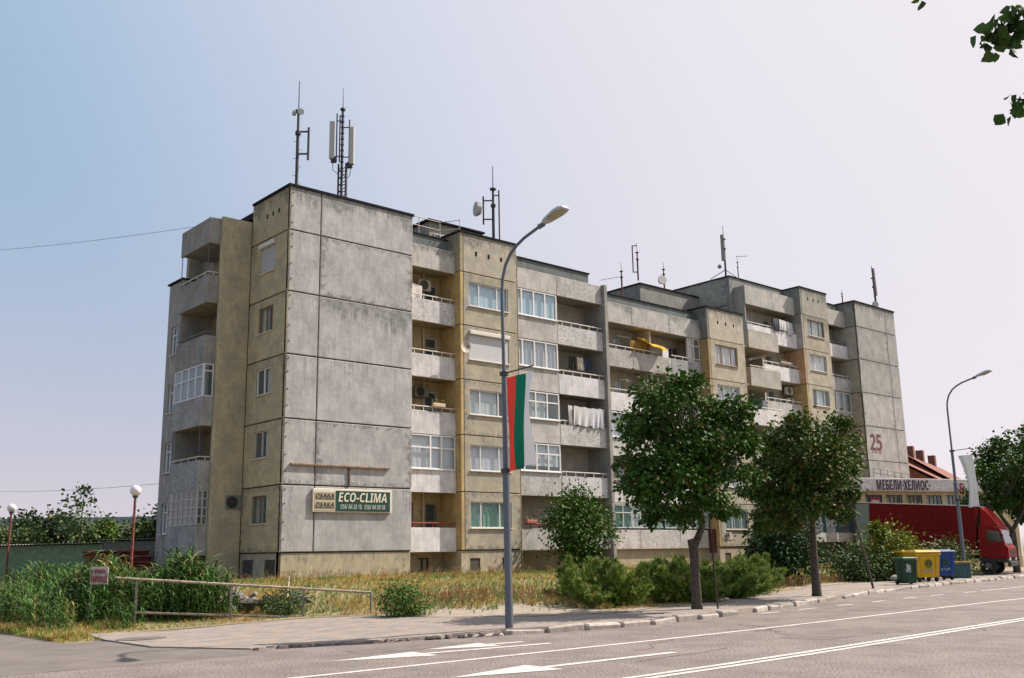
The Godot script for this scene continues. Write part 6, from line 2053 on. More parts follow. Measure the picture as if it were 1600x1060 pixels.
	g.span(Vector3(0.1, 0.0, -0.8), Vector3(4.4, 2.0, -4.0))
	put(g, "basement", M.plain, pv)
	g = MB.new()
	g.col = Color(0.2, 0.16, 0.12)
	g.span(Vector3(3.8, 0.0, 0.0), Vector3(4.2, 2.0, -0.4))
	put(g, "pillar", M.plain, pv)
	for i in 4:
		g = MB.new()
		g.col = Color(0.02, 0.10, 0.115)
		g.box(Vector3(0.05 + i * 1.45, 3.65, -0.05), Vector3(0.07, 1.1, 0.06), 0.01)
		put(g, "post", M.painted, pv)
	for i in 3:
		g = MB.new()
		g.quad(Vector3(0.1 + i * 1.45, 2.55, -0.08), Vector3(1.45 + i * 1.45, 2.55, -0.08), Vector3(1.45 + i * 1.45, 4.75, -0.08), Vector3(0.1 + i * 1.45, 4.75, -0.08), Vector3(0, 0, 1))
		put(g, "pane", M.glass, pv)
	for y in [3.0, 3.45, 3.95]:
		g = MB.new()
		g.col = Color(0.5, 0.48, 0.42)
		g.box(Vector3(2.2, y, -0.5), Vector3(2.05, 0.02, 0.18))
		put(g, "shelf", M.painted, pv)
		for i in 16:
			g = MB.new()
			g.col = [Color(0.4, 0.05, 0.04), Color(0.5, 0.42, 0.25), Color(0.45, 0.45, 0.45), Color(0.1, 0.2, 0.2)][(i * 7 + int(y * 10)) % 4]
			g.box(Vector3(0.3 + i * 0.25, y + 0.13, -0.45), Vector3(0.07, 0.11, 0.06), 0.01)
			put(g, "goods_box", M.painted, pv)
	g = MB.new()
	g.col = Color(0.3, 0.28, 0.25)
	g.span(Vector3(0.1, 2.0, -1.4), Vector3(4.4, 4.75, -4.0))
	put(g, "back_wall", M.plain, pv)
	# distant houses with red tiled roofs
	for q in [[76.68, 8.73, 0.0, "red tiled house with a stepped gable directly right of the block"], [86.66, 12.05, 1.0, "second red tiled house behind the far street lamp"]]:
		var h := group3("red_roof_house", null, P(q[0], 0, q[1]), 0.3)
		tag(h, q[3], "house", "red roofed houses in the distance")
		g = MB.new()
		g.col = Color(0.16, 0.10, 0.075)
		var xm: float = 5.0 if q[2] == 0.0 else 19.0
		h.scale = Vector3.ONE * (0.95 if q[2] == 0.0 else 1.0)
		g.span(Vector3(-3.0, 0, 0), Vector3(xm, 8.3, -8.0))
		put(g, "wall", M.plain, h)
		g = MB.new()
		g.col = Color(0.20, 0.058, 0.034)
		var top: float = 10.91 + q[2] * 0.44
		g.flat(Vector3(-3.6, 8.2, 0.7), Vector3(xm + 0.6, 8.2, 0.7), Vector3(xm + 0.6, top, -4.0), Vector3(-3.6, top, -4.0), Vector3(0, 1, 1))
		g.flat(Vector3(-3.6, 8.2, -8.7), Vector3(xm + 0.6, 8.2, -8.7), Vector3(xm + 0.6, top, -4.0), Vector3(-3.6, top, -4.0), Vector3(0, 1, -1))
		for x in [-3.0, xm]:
			g.tri(Vector3(x, 8.3, 0), Vector3(x, 8.3, -8), Vector3(x, top - 0.3, -4), Vector3(signf(x), 0, 0))
		var rf := put(g, "roof", M.plain, h)
		g = MB.new()
		g.col = Color(0.46, 0.2, 0.12)
		g.span(Vector3(-3.4, 6.9, 2.2), Vector3(minf(3.4, xm), 7.05, 0.0))
		put(g, "canopy", M.plain, h)
		for x in ([] if q[2] == 0.0 else [-0.5, 5.5, 13.5]):
			g = MB.new()
			g.col = Color(0.19, 0.07, 0.045)
			g.span(Vector3(x - 0.5, top - 1.2, -3.6), Vector3(x + 0.5, top + 1.1, -4.4))
			put(g, "chimney", M.plain, rf)
		for x in ([-1.6] if q[2] == 0.0 else [-1.6, 0.8, 3.2, 5.6]):
			for y in [4.8, 1.6]:
				g = MB.new()
				g.col = Color(0.05, 0.055, 0.06)
				g.span(Vector3(x - 0.6, y, 0.05), Vector3(x + 0.6, y + 1.5, -0.1))
				put(g, "window", M.painted, h)
	# white house behind the last tree
	var wh := group3("white_house", null, P(59.5, 0.0, -4.5), 0.3)
	tag(wh, "white rendered house behind the lorry cab and the rightmost tree", "house")
	g = MB.new()
	g.col = Color(0.6, 0.57, 0.55)
	g.sheet(Vector3(0, 0, 0), Vector3.RIGHT, Vector3.UP, 9.0, 6.2, 0.3, [[1.6, 2.6, 3.2, 4.7], [4.4, 5.4, 3.2, 4.7]])
	g.span(Vector3(0, 0, -0.3), Vector3(9, 6.2, -8))
	put(g, "wall", M.plain, wh)
	for x in [1.6, 4.4]:
		g = MB.new()
		g.col = Color(0.05, 0.05, 0.055)
		g.box(Vector3(x + 0.5, 3.95, -0.2), Vector3(0.5, 0.75, 0.03))
		put(g, "window", M.painted, wh)
	g = MB.new()
	g.col = Color(0.3, 0.12, 0.08)
	g.box(Vector3(4.5, 6.3, -4), Vector3(4.9, 0.12, 4.4))
	put(g, "roof", M.plain, wh)
	# green garages
	var ga := P(-5.8, 0, 17.6)
	var gb := P(-1.2, 0, 8.6)
	var gx := (gb - ga).normalized()
	var gg := group3("garage", null, ga)
	gg.transform.basis = Basis(gx, Vector3.UP, gx.cross(Vector3.UP))
	tag(gg, "long pale green garage with a corrugated roof behind the reeds", "garage")
	var glen := ga.distance_to(gb)
	g = MB.new()
	g.col = Color(0.16, 0.25, 0.13)
	g.span(Vector3(-3.0, 0, 0), Vector3(glen * 0.62, 2.42, -4))
	put(g, "wall", M.plain, gg)
	g = MB.new()
	g.col = Color(0.13, 0.14, 0.11)
	g.span(Vector3(glen * 0.63, 0, 0.05), Vector3(glen + 0.8, 2.52, -4))
	put(g, "door_wall", M.plain, gg)
	for q in [[-3.2, glen * 0.63, 2.46], [glen * 0.61, glen + 1.0, 2.58]]:
		g = MB.new()
		g.col = Color(0.2, 0.19, 0.17)
		var n := int((q[1] - q[0]) / 0.2)
		for i in n:
			var x: float = q[0] + i * 0.2
			g.flat(Vector3(x, q[2], 0.25), Vector3(x + 0.1, q[2] + 0.05, 0.25), Vector3(x + 0.1, q[2] + 0.05, -4.2), Vector3(x, q[2], -4.2), Vector3.UP)
			g.flat(Vector3(x + 0.1, q[2] + 0.05, 0.25), Vector3(x + 0.2, q[2], 0.25), Vector3(x + 0.2, q[2], -4.2), Vector3(x + 0.1, q[2] + 0.05, -4.2), Vector3.UP)
		put(g, "corrugated_roof", M.plain, gg)
	# pale hall far left
	var hall := group3("far_hall", null, P(8.0, 0, 84.0))
	tag(hall, "long pale hall with a blue grey roof strip far left behind the trees", "building")
	hall.rotation.y = atan2(-0.66, 0.75)
	g = MB.new()
	g.col = Color(0.5, 0.5, 0.5)
	g.span(Vector3(-12, 0, 0), Vector3(22, 5.6, -12))
	put(g, "wall", M.plain, hall)
	g = MB.new()
	g.col = Color(0.2, 0.27, 0.32)
	g.span(Vector3(-12.3, 5.61, 0.3), Vector3(22.3, 6.3, -12.3))
	put(g, "roof", M.plain, hall)

# ---------------------------------------------------------------- plants
func leaf_mesh(w := 0.36, bend := 0.12) -> ArrayMesh:
	var g := MB.new()
	var b := Vector3(0, 0, 0)
	var t := Vector3(0, -bend, 1.0)
	var m := Vector3(0, 0.02, 0.5)
	for s in [-1.0, 1.0]:
		var e := Vector3(s * w, 0.10, 0.38)
		var e2 := Vector3(s * w * 0.72, 0.04, 0.72)
		for q in [[b, e, m], [m, e, e2], [m, e2, t]]:
			var nn: Vector3 = (q[1] - q[0]).cross(q[2] - q[0]).normalized()
			if nn.y < 0: nn = -nn
			g.tri(q[0], q[1], q[2], nn)
	return g.mesh()

func swarm(called: String, mesh: Mesh, m: Material, tfs: Array, cols: Array, parent: Node = null):
	if parent != null:
		# leaves of one plant are one mesh
		var src := mesh.surface_get_arrays(0)
		var sv: PackedVector3Array = src[Mesh.ARRAY_VERTEX]
		var sn: PackedVector3Array = src[Mesh.ARRAY_NORMAL]
		var vv := PackedVector3Array()
		var nn := PackedVector3Array()
		var cc := PackedColorArray()
		var one := PackedColorArray()
		one.resize(sv.size())
		for i in tfs.size():
			var t: Transform3D = tfs[i]
			vv.append_array(t * sv)
			nn.append_array(Transform3D(t.basis.orthonormalized(), Vector3.ZERO) * sn)
			one.fill(cols[i])
			cc.append_array(one)
		var a := []
		a.resize(Mesh.ARRAY_MAX)
		a[Mesh.ARRAY_VERTEX] = vv; a[Mesh.ARRAY_NORMAL] = nn; a[Mesh.ARRAY_COLOR] = cc
		var am := ArrayMesh.new()
		am.add_surface_from_arrays(Mesh.PRIMITIVE_TRIANGLES, a)
		return reuse(am, m, called, parent)
	var mm := MultiMesh.new()
	mm.transform_format = MultiMesh.TRANSFORM_3D
	mm.use_colors = true
	mm.mesh = mesh
	mm.instance_count = tfs.size()
	for i in tfs.size():
		mm.set_instance_transform(i, tfs[i])
		mm.set_instance_color(i, cols[i])
	var o := MultiMeshInstance3D.new()
	o.multimesh = mm
	o.material_override = m
	return hang(o, called, parent)

func unit(r: RandomNumberGenerator) -> Vector3:
	var z := r.randf_range(-1, 1)
	var a := r.randf() * TAU
	var s := sqrt(1 - z * z)
	return Vector3(s * cos(a), z, s * sin(a))

func facing(z: Vector3, roll: float, s: float) -> Basis:
	var x := Vector3.UP.cross(z)
	if x.length() < 0.01: x = Vector3.RIGHT
	x = x.normalized()
	var y := z.cross(x).normalized()
	var b := Basis(x, y, z)
	return b.rotated(z, roll).scaled(Vector3(s, s, s))

# trunk: list of [offset, radius]; lobes: [centre offset, radii, share]
func tree(called: String, label: String, category: String, grp: String, base: Vector3, trunk: Array, forks: Array, lobes: Array, leaves: int, size: float, col: Color, sd: int, clumps := 26, dry := 0.05, hollow := 0.35):
	var r := RandomNumberGenerator.new()
	r.seed = sd
	var o := group3(called, null, base)
	tag(o, label, category, grp)
	var g := MB.new()
	if trunk:
		var pts := []
		var rad := []
		for q in trunk:
			pts.append(q[0]); rad.append(q[1])
		g.tube(pts, rad, 10)
	var tfs := []
	var cols := []
	for lb in lobes:
		var centres := []
		for i in maxi(3, int(clumps * lb[2])):
			var d := unit(r)
			var rr := lerpf(hollow, 1.0, pow(r.randf(), 0.6))
			var c: Vector3 = lb[0] + Vector3(d.x * lb[1].x, d.y * lb[1].y, d.z * lb[1].z) * rr
			centres.append([c, d])
			if trunk and forks:
				var best: Vector3 = forks[0]
				for f in forks:
					if f.distance_to(c) < best.distance_to(c): best = f
				var mid := best.lerp(c, 0.55) + Vector3(r.randf_range(-0.1, 0.1), -0.08 * c.distance_to(best), r.randf_range(-0.1, 0.1))
				var br: float = trunk[-1][1]
				g.tube([best, mid, c], [br * 0.5, br * 0.26, br * 0.1], 5, false)
		var n := int(leaves * lb[2])
		var sg: float = (lb[1].x + lb[1].y + lb[1].z) / 3.0 * 0.30
		for i in n:
			var ce: Array = centres[r.randi() % centres.size()]
			var off := Vector3(r.randfn(0, sg), r.randfn(0, sg * 0.8), r.randfn(0, sg))
			var p: Vector3 = ce[0] + off
			var outw: Vector3 = (ce[1] * 0.7 + off.normalized() * 0.7 + unit(r) * 0.8).normalized()
			var dirz := (outw + Vector3(0, -0.35, 0)).normalized()
			var s := size * r.randf_range(0.5, 1.35)
			tfs.append(Transform3D(facing(dirz, r.randf_range(-1.2, 1.2), s), p))
			var k := r.randf_range(0.65, 1.35)
			var c := Color(col.r * k, col.g * k, col.b * k)
			if r.randf() < dry: c = Color(0.22, 0.15, 0.04).lerp(c, r.randf_range(0.0, 0.5))
			cols.append(c)
	if g.v.size(): put(g, "trunk", M.bark, o)
	swarm("crown", M_leaf, M.leaf, tfs, cols, o)
	return o

const LOBES_A := [[-2.24,5.36,-1.17,0.6],[-1.63,5.61,-0.41,0.64],[-1.73,5.34,-1.54,0.47],[-0.49,5.65,-0.67,0.44],[-0.16,5.12,-1.53,0.62],[-0.33,5.07,-1.23,0.6],[-2.53,4.6,-0.48,0.56],[-1.45,4.77,0.01,0.62],[-1.44,4.44,-1.05,0.85],[-0.77,4.7,-0.01,0.72],[0.32,4.36,-0.55,0.74],[-0.68,4.33,-1.29,0.79],[0.12,4.24,-1.7,0.53],[0.73,4.32,-1.3,0.44],[-1.23,3.89,0.57,0.51],[-1.73,3.88,0.5,0.51],[-2.06,3.25,-0.56,0.86],[-2.18,3.36,-1.17,0.71],[-1.02,3.12,-1.4,0.63],[-0.62,3.23,-0.65,0.67],[0.82,3.44,-1.03,0.47],[-0.62,3.32,-1.76,0.37],[-2.72,3.08,-0.24,0.31],[-2.95,3.1,-0.59,0.37],[-0.8,2.57,0.7,0.48],[-1.25,2.52,0.22,0.49],[-0.03,2.57,0.18,0.44],[-1.53,2.39,-0.95,0.42],[-0.25,2.71,-1.06,0.37],[-1.26,2.61,-2.01,0.33],[0.12,4.85,-1.72,0.27],[0.32,4.96,-1.64,0.25],[-1.8,5.4,-0.02,0.25],[-2.05,5.36,-0.08,0.24],[-2.57,3.78,0.03,0.19],[-1.84,3.85,0.81,0.21],[-1.9,5.63,-1.29,0.21],[-2.13,5.59,-1.51,0.2]]
const LOBES_B := [[-2.83,4.82,-0.65,0.54],[-3.16,4.63,-1.0,0.63],[-0.8,5.09,-0.36,0.69],[-2.41,5.0,-1.33,0.8],[0.33,4.98,-1.05,0.58],[-1.15,4.83,-1.84,0.67],[0.74,4.61,-1.11,0.36],[-0.27,4.52,-1.72,0.31],[-1.0,4.17,0.77,0.56],[-1.15,4.08,0.83,0.64],[-1.54,3.93,-0.42,0.88],[-2.49,3.77,-0.95,0.8],[-1.87,3.93,-2.02,0.91],[-0.81,3.74,-1.16,0.83],[-0.34,3.9,-1.86,0.28],[-0.42,3.93,-2.03,0.3],[-1.44,3.46,1.24,0.42],[-1.66,3.39,0.89,0.43],[-2.65,3.07,-0.55,0.65],[-0.59,2.97,0.6,0.69],[-2.45,2.85,-1.31,0.77],[-1.17,3.01,-0.88,0.78],[-1.0,2.84,-1.46,0.47],[-0.55,2.87,-1.51,0.46],[-3.28,2.31,-0.32,0.4],[-2.66,2.29,0.14,0.41],[-2.26,2.31,-0.55,0.38],[-1.0,2.35,0.25,0.41],[-0.64,3.28,-2.08,0.24],[0.75,3.27,-1.16,0.24],[-1.21,5.31,-2.2,0.27],[-1.11,5.22,-2.23,0.28],[-3.72,3.72,-0.39,0.23],[-3.14,3.77,-0.1,0.22]]
const LOBES_C := [[1.13,6.49,1.2,0.91],[1.8,6.84,1.34,0.82],[3.81,6.79,1.02,0.92],[1.01,6.75,0.14,1.03],[-0.75,5.96,-1.32,1.32],[3.36,5.98,0.4,1.1],[1.19,5.55,1.38,1.14],[-0.87,4.95,0.48,1.14],[1.0,4.61,-0.51,1.26],[0.54,4.5,-0.67,1.34],[2.05,6.02,2.45,0.47],[-1.96,5.74,0.75,0.52],[-2.82,4.05,0.99,0.55],[1.41,4.25,2.99,0.57],[1.49,3.89,2.21,0.62],[1.99,4.21,2.0,0.74],[1.81,7.25,-1.44,1.08],[1.04,7.04,-2.01,1.28],[5.63,5.26,-0.23,1.29],[3.24,5.28,-1.0,1.41],[3.16,3.95,1.38,0.84],[-0.84,3.61,-0.0,0.84],[1.58,3.19,-0.25,0.55],[1.21,3.32,-0.13,0.52],[1.75,7.6,0.8,0.28],[3.27,7.72,1.54,0.3]]

func lobes_of(list: Array) -> Array:
	var out := []
	var sum := 0.0
	for q in list: sum += q[3] * q[3]
	for q in list: out.append([P(q[0], q[1], q[2]), Vector3(q[3], q[3] * 0.85, q[3]), q[3] * q[3] / sum])
	return out

var M_leaf: ArrayMesh
var M_sprig: ArrayMesh

func trees():
	M_leaf = leaf_mesh()
	var dk := Color(0.034, 0.088, 0.009)
	var V := func(u: float, y: float, v: float) -> Vector3: return P(u, y, v)
	# first street tree: bent trunk with a sawn stub
	var t1: Node3D = tree("street_tree", "leafy street tree with a bent pruned trunk nearest the flag lamp", "tree", "street trees along the kerb", P(1.15, 0.1, -20.68),
		[[P(0.0, -0.2, 0), 0.2], [P(-0.02, 0.15, 0), 0.145], [P(-0.02, 1.0, 0), 0.125], [P(-0.05, 1.62, -0.02), 0.125], [P(0.05, 1.85, -0.1), 0.10], [P(0.14, 2.15, -0.2), 0.085], [P(0.10, 2.5, -0.22), 0.08], [P(0.0, 2.8, -0.25), 0.08]],
		[P(0.0, 2.75, -0.25), P(0.1, 3.4, -0.1), P(-0.35, 3.3, -0.45)],
		lobes_of(LOBES_A), 17000, 0.12, dk, 31, 150, 0.03, 0.1)
	var g := MB.new()
	g.tube([P(-0.05, 1.5, -0.02), P(-0.12, 1.82, 0.0)], [0.115, 0.10], 9)
	for q in [[[P(0.0, 2.75, -0.25), P(0.12, 3.3, -0.15), P(0.1, 4.2, -0.1), P(-0.2, 5.3, -0.4)]], [[P(0.0, 2.75, -0.25), P(-0.3, 3.2, -0.4), P(-0.9, 3.7, -0.2), P(-1.4, 4.3, 0.1)]], [[P(0.06, 2.9, -0.25), P(0.5, 3.3, -0.6), P(0.9, 3.9, -0.9)]]]:
		var rr := []
		for i in q[0].size(): rr.append(0.065 - 0.015 * i)
		g.tube(q[0], rr, 7)
	put(g, "limb", M.bark, t1)
	# second street tree
	var t2: Node3D = tree("street_tree", "broad street tree with browning leaf tips before the far section", "tree", "street trees along the kerb", P(8.85, 0.1, -19.41),
		[[P(0, -0.2, 0), 0.21], [P(0, 0.15, 0), 0.155], [P(0.0, 1.2, 0), 0.125], [P(-0.05, 2.2, -0.08), 0.105], [P(-0.08, 2.85, -0.12), 0.095]],
		[P(-0.08, 2.8, -0.12), P(0.3, 3.4, -0.4), P(-0.5, 3.3, 0.1)],
		lobes_of(LOBES_B), 16500, 0.125, Color(0.045, 0.088, 0.012), 37, 140, 0.12, 0.1)
	g = MB.new()
	for q in [[P(-0.08, 2.8, -0.12), P(0.25, 3.3, -0.35), P(0.6, 4.0, -0.7), P(0.8, 4.6, -0.9)], [P(-0.08, 2.8, -0.12), P(-0.5, 3.3, 0.1), P(-1.1, 3.9, 0.4)], [P(-0.06, 2.5, -0.1), P(-0.1, 3.4, -0.1), P(-0.2, 4.6, -0.2)]]:
		var rr := []
		for i in q.size(): rr.append(0.075 - 0.016 * i)
		g.tube(q, rr, 7)
	put(g, "limb", M.bark, t2)
	# third street tree
	var t3: Node3D = tree("street_tree", "dark street tree at the right edge beside the lorry cab", "tree", "street trees along the kerb", P(38.55, 0.1, -13.45),
		[[P(0, -0.2, 0), 0.26], [P(0, 0.2, 0), 0.20], [P(0.05, 1.6, 0), 0.17], [P(0.0, 2.4, 0), 0.16]],
		[P(0.0, 2.3, 0), P(-0.5, 3.6, 0.4), P(0.6, 3.6, -0.5)],
		lobes_of(LOBES_C), 13000, 0.19, dk, 41, 120, 0.02, 0.1)
	g = MB.new()
	for q in [[P(0.0, 2.3, 0), P(-0.35, 3.0, 0.3), P(-0.9, 4.2, 0.8), P(-1.1, 5.2, 1.0)], [P(0.0, 2.3, 0), P(0.4, 3.1, -0.35), P(0.9, 4.3, -0.8), P(1.2, 5.6, -1.0)]]:
		g.tube(q, [0.12, 0.1, 0.07, 0.03], 7)
	put(g, "limb", M.bark, t3)
	# round tree-like bush at the wall
	tree("round_bush", "round dark leafy bush standing against the ground floor loggia", "bush", "", P(15.7, 0.7, -1.8),
		[[P(0, -0.2, 0), 0.14], [P(0, 0.8, 0), 0.11], [P(0, 1.4, 0), 0.09]], [P(0, 1.0, 0), P(0.4, 1.8, 0)],
		[[P(0, 2.35, 0), Vector3(1.55, 1.5, 1.4), 0.8], [P(0.3, 0.85, 0.1), Vector3(0.7, 0.6, 0.7), 0.2]], 9500, 0.15, Color(0.045, 0.10, 0.011), 43, 70, 0.01, 0.3)
	tree("dark_bush", "large dark bush behind the trunk of the second street tree", "bush", "", P(16.5, 0.2, -13.2),
		[[P(0, -0.2, 0), 0.1], [P(0, 0.7, 0), 0.08], [P(0.1, 1.3, 0), 0.06]], [P(0, 0.6, 0), P(0.1, 1.2, 0)],
		[[P(0.1, 1.55, 0), Vector3(1.25, 1.15, 1.2), 0.75], [P(-0.7, 0.9, 0.2), Vector3(0.8, 0.7, 0.8), 0.25]], 7000, 0.14, Color(0.017, 0.05, 0.009), 47, 50, 0.0, 0.3)
	tree("flowering_bush", "yellow green bush with pale tips behind the green bin", "bush", "", P(24.6, 0.2, -13.4),
		[[P(0, -0.2, 0), 0.06], [P(0, 0.6, 0), 0.05], [P(0.1, 1.2, 0), 0.04]], [P(0, 0.6, 0), P(-0.2, 1.3, 0)],
		[[P(0.2, 1.1, 0), Vector3(1.25, 1.05, 1.2), 0.7], [P(-0.45, 2.05, 0.1), Vector3(0.5, 0.55, 0.5), 0.16], [P(1.0, 1.5, -0.2), Vector3(0.5, 0.45, 0.5), 0.14]], 5600, 0.13, Color(0.14, 0.18, 0.02), 53, 46, 0.06, 0.3)
	tree("low_bush", "low green bush left of the bins by the leaning stake", "bush", "", P(22.3, 0.15, -13.0), [], [], [[P(0, 0.7, 0), Vector3(1.5, 0.75, 1.2), 1.0]], 4200, 0.12, Color(0.05, 0.085, 0.02), 54, 36, 0.03, 0.2)
	tree("low_bush", "tangled bush between the blue container and the far lamp", "bush", "", P(31.0, 0.15, -13.1), [], [], [[P(0, 0.75, 0), Vector3(1.3, 0.95, 1.1), 1.0]], 3600, 0.14, Color(0.075, 0.11, 0.028), 55, 36, 0.05, 0.2)
	tree("low_bush", "small leafy weed bush at the right end of the tube railing", "bush", "", P(-5.35, 0.12, -16.4), [], [], [[P(0, 0.42, 0), Vector3(0.5, 0.42, 0.5), 0.8], [P(0.4, 0.2, -0.3), Vector3(0.45, 0.22, 0.4), 0.2]], 4200, 0.055, Color(0.075, 0.14, 0.025), 56, 40, 0.03, 0.1)
	tree("low_bush", "low weeds growing behind the railing by the rubble", "bush", "", P(-6.9, 0.2, -13.3), [], [], [[P(0, 0.25, 0), Vector3(0.7, 0.3, 0.5), 1.0]], 2800, 0.055, Color(0.055, 0.095, 0.025), 57, 30, 0.06, 0.1)
	# trees far left behind the garages
	var far := [[-4.2, 22.4, 2.3, 1.2, Color(0.085, 0.13, 0.045), "pale sparse tree at the left edge behind the globe lamp"], [-1.6, 26.4, 3.3, 1.55, Color(0.024, 0.05, 0.014), "dark round tree behind the green garage"], [0.7, 22.5, 2.6, 1.25, Color(0.10, 0.16, 0.03), "bright green tree behind the garage roof"], [1.9, 19.3, 2.8, 1.25, Color(0.05, 0.085, 0.02), "olive green tree between the garage and the red lamp post"], [2.9, 16.4, 3.3, 1.7, Color(0.018, 0.036, 0.014), "dark tree against the wing of the block"]]
	var k := 0
	for q in far:
		tree("garden_tree", q[5], "tree", "garden trees behind the garages", P(q[0], 0.2, q[1]),
			[[P(0, -0.2, 0), 0.14], [P(0, 0.9, 0), 0.1], [P(0, q[2] * 0.5, 0), 0.08]], [P(0, q[2] * 0.45, 0)],
			[[P(0, q[2], 0), Vector3(q[3], q[3] * 0.72, q[3]), 0.7], [P(0.5, q[2] * 0.6, 0.3), Vector3(q[3], q[3] * 0.6, q[3]), 0.3]], 4600, 0.2, q[4], 60 + k, 40, 0.02, 0.3)
		k += 1
	tree("young_poplar", "thin open sapling rising above the garden trees", "tree", "", P(-1.2, 0.2, 20.8), [[P(0, -0.2, 0), 0.08], [P(0, 2.5, 0), 0.05], [P(0.1, 5.3, 0), 0.015]], [P(0, 2.0, 0), P(0.05, 3.4, 0), P(0.1, 4.6, 0)],
		[[P(0, 3.9, 0), Vector3(1.3, 1.3, 1.3), 0.8], [P(0.1, 5.0, 0), Vector3(0.35, 0.6, 0.35), 0.2]], 520, 0.22, Color(0.07, 0.11, 0.04), 71, 26, 0.0, 0.3)
	# tree beside the camera: only its branch tips hang into view
	var o := group3("overhanging_tree", null, P(-11.8, 0.1, -38.4))
	tag(o, "tree whose leafy branch tips hang into the upper right corner", "tree")
	g = MB.new()
	g.tube([P(0, -0.2, 0), P(0, 1.5, 0), P(-0.1, 3.0, 0.1), P(-0.3, 4.4, 0.3)], [0.2, 0.16, 0.14, 0.11], 10)
	put(g, "trunk", M.bark, o)
	g = MB.new()
	var wp := P(-11.8, 0.1, -38.4)
	for q in [[P(-12.1, 4.5, -38.1), P(-13.6, 4.9, -36.9), P(-14.85, 4.56, -36.05), P(-14.96, 4.42, -35.94)], [P(-11.9, 3.2, -38.3), P(-13.4, 3.9, -36.9), P(-14.78, 4.06, -35.98), P(-14.88, 3.97, -35.88)], [P(-12.1, 4.5, -38.1), P(-13.8, 5.1, -36.6), P(-15.2, 4.85, -35.7), P(-15.33, 4.62, -35.67)]]:
		var pts := []
		for p in q: pts.append(p - wp)
		g.tube(pts, [0.06, 0.025, 0.009, 0.004], 6)
	put(g, "limb", M.bark, o)
	var r := RandomNumberGenerator.new()
	r.seed = 5
	var tfs := []
	var cols := []
	var spots := []
	for q in [[P(-15.33, 4.60, -35.66), 5, 0.025], [P(-14.9, 4.50, -36.02), 26, 0.05], [P(-14.93, 4.43, -35.97), 26, 0.05], [P(-14.99, 4.40, -35.91), 16, 0.04], [P(-15.02, 4.36, -35.87), 12, 0.03], [P(-14.98, 4.29, -35.88), 3, 0.012], [P(-14.90, 4.37, -35.98), 16, 0.04], [P(-14.82, 4.02, -35.95), 12, 0.035], [P(-14.87, 3.99, -35.90), 7, 0.025], [P(-14.89, 3.95, -35.87), 2, 0.01]]:
		for i in q[1]: spots.append(q[0] + Vector3(r.randfn(0, q[2]), r.randfn(0, q[2]), r.randfn(0, q[2])))
	for i in 900:
		var d := unit(r)
		spots.append(P(-11.9, 5.6, -38.4) + Vector3(d.x * 1.5, d.y * 1.0, d.z * 1.5) * pow(r.randf(), 0.4))
	for p in spots:
		tfs.append(Transform3D(facing((unit(r) * 0.8 + Vector3(0, -0.7, 0)).normalized(), r.randf() * 6.0, r.randf_range(0.055, 0.085)), p - wp))
		var kk := r.randf_range(0.7, 1.4)
		cols.append(Color(0.035, 0.075, 0.014) * kk)
	swarm("crown", leaf_mesh(0.46, 0.1), M.leaf, tfs, cols, o)

func blade(g: MB, p: Vector3, dirh: Vector3, h: float, reach: float, w: float, segs := 4, droop := 1.0):
	var side := dirh.cross(Vector3.UP).normalized() * w / 2
	var prev := p
	var pw := 0.6
	for i in segs:
		var t := float(i + 1) / segs
		var q := p + dirh * reach * t * t * 0.9 + dirh * reach * 0.1 * t + Vector3.UP * (h * t - droop * h * 0.45 * t * t * t)
		var nw := lerpf(1.0, 0.05, t * t) if t < 1 else 0.0
		var nn := (q - prev).cross(side).normalized()
		if nn.y < 0: nn = -nn
		if nw > 0.0: g.quad(prev - side * pw, prev + side * pw, q + side * nw, q - side * nw, nn)
		else: g.tri(prev - side * pw, prev + side * pw, q, nn)
		prev = q
		pw = nw

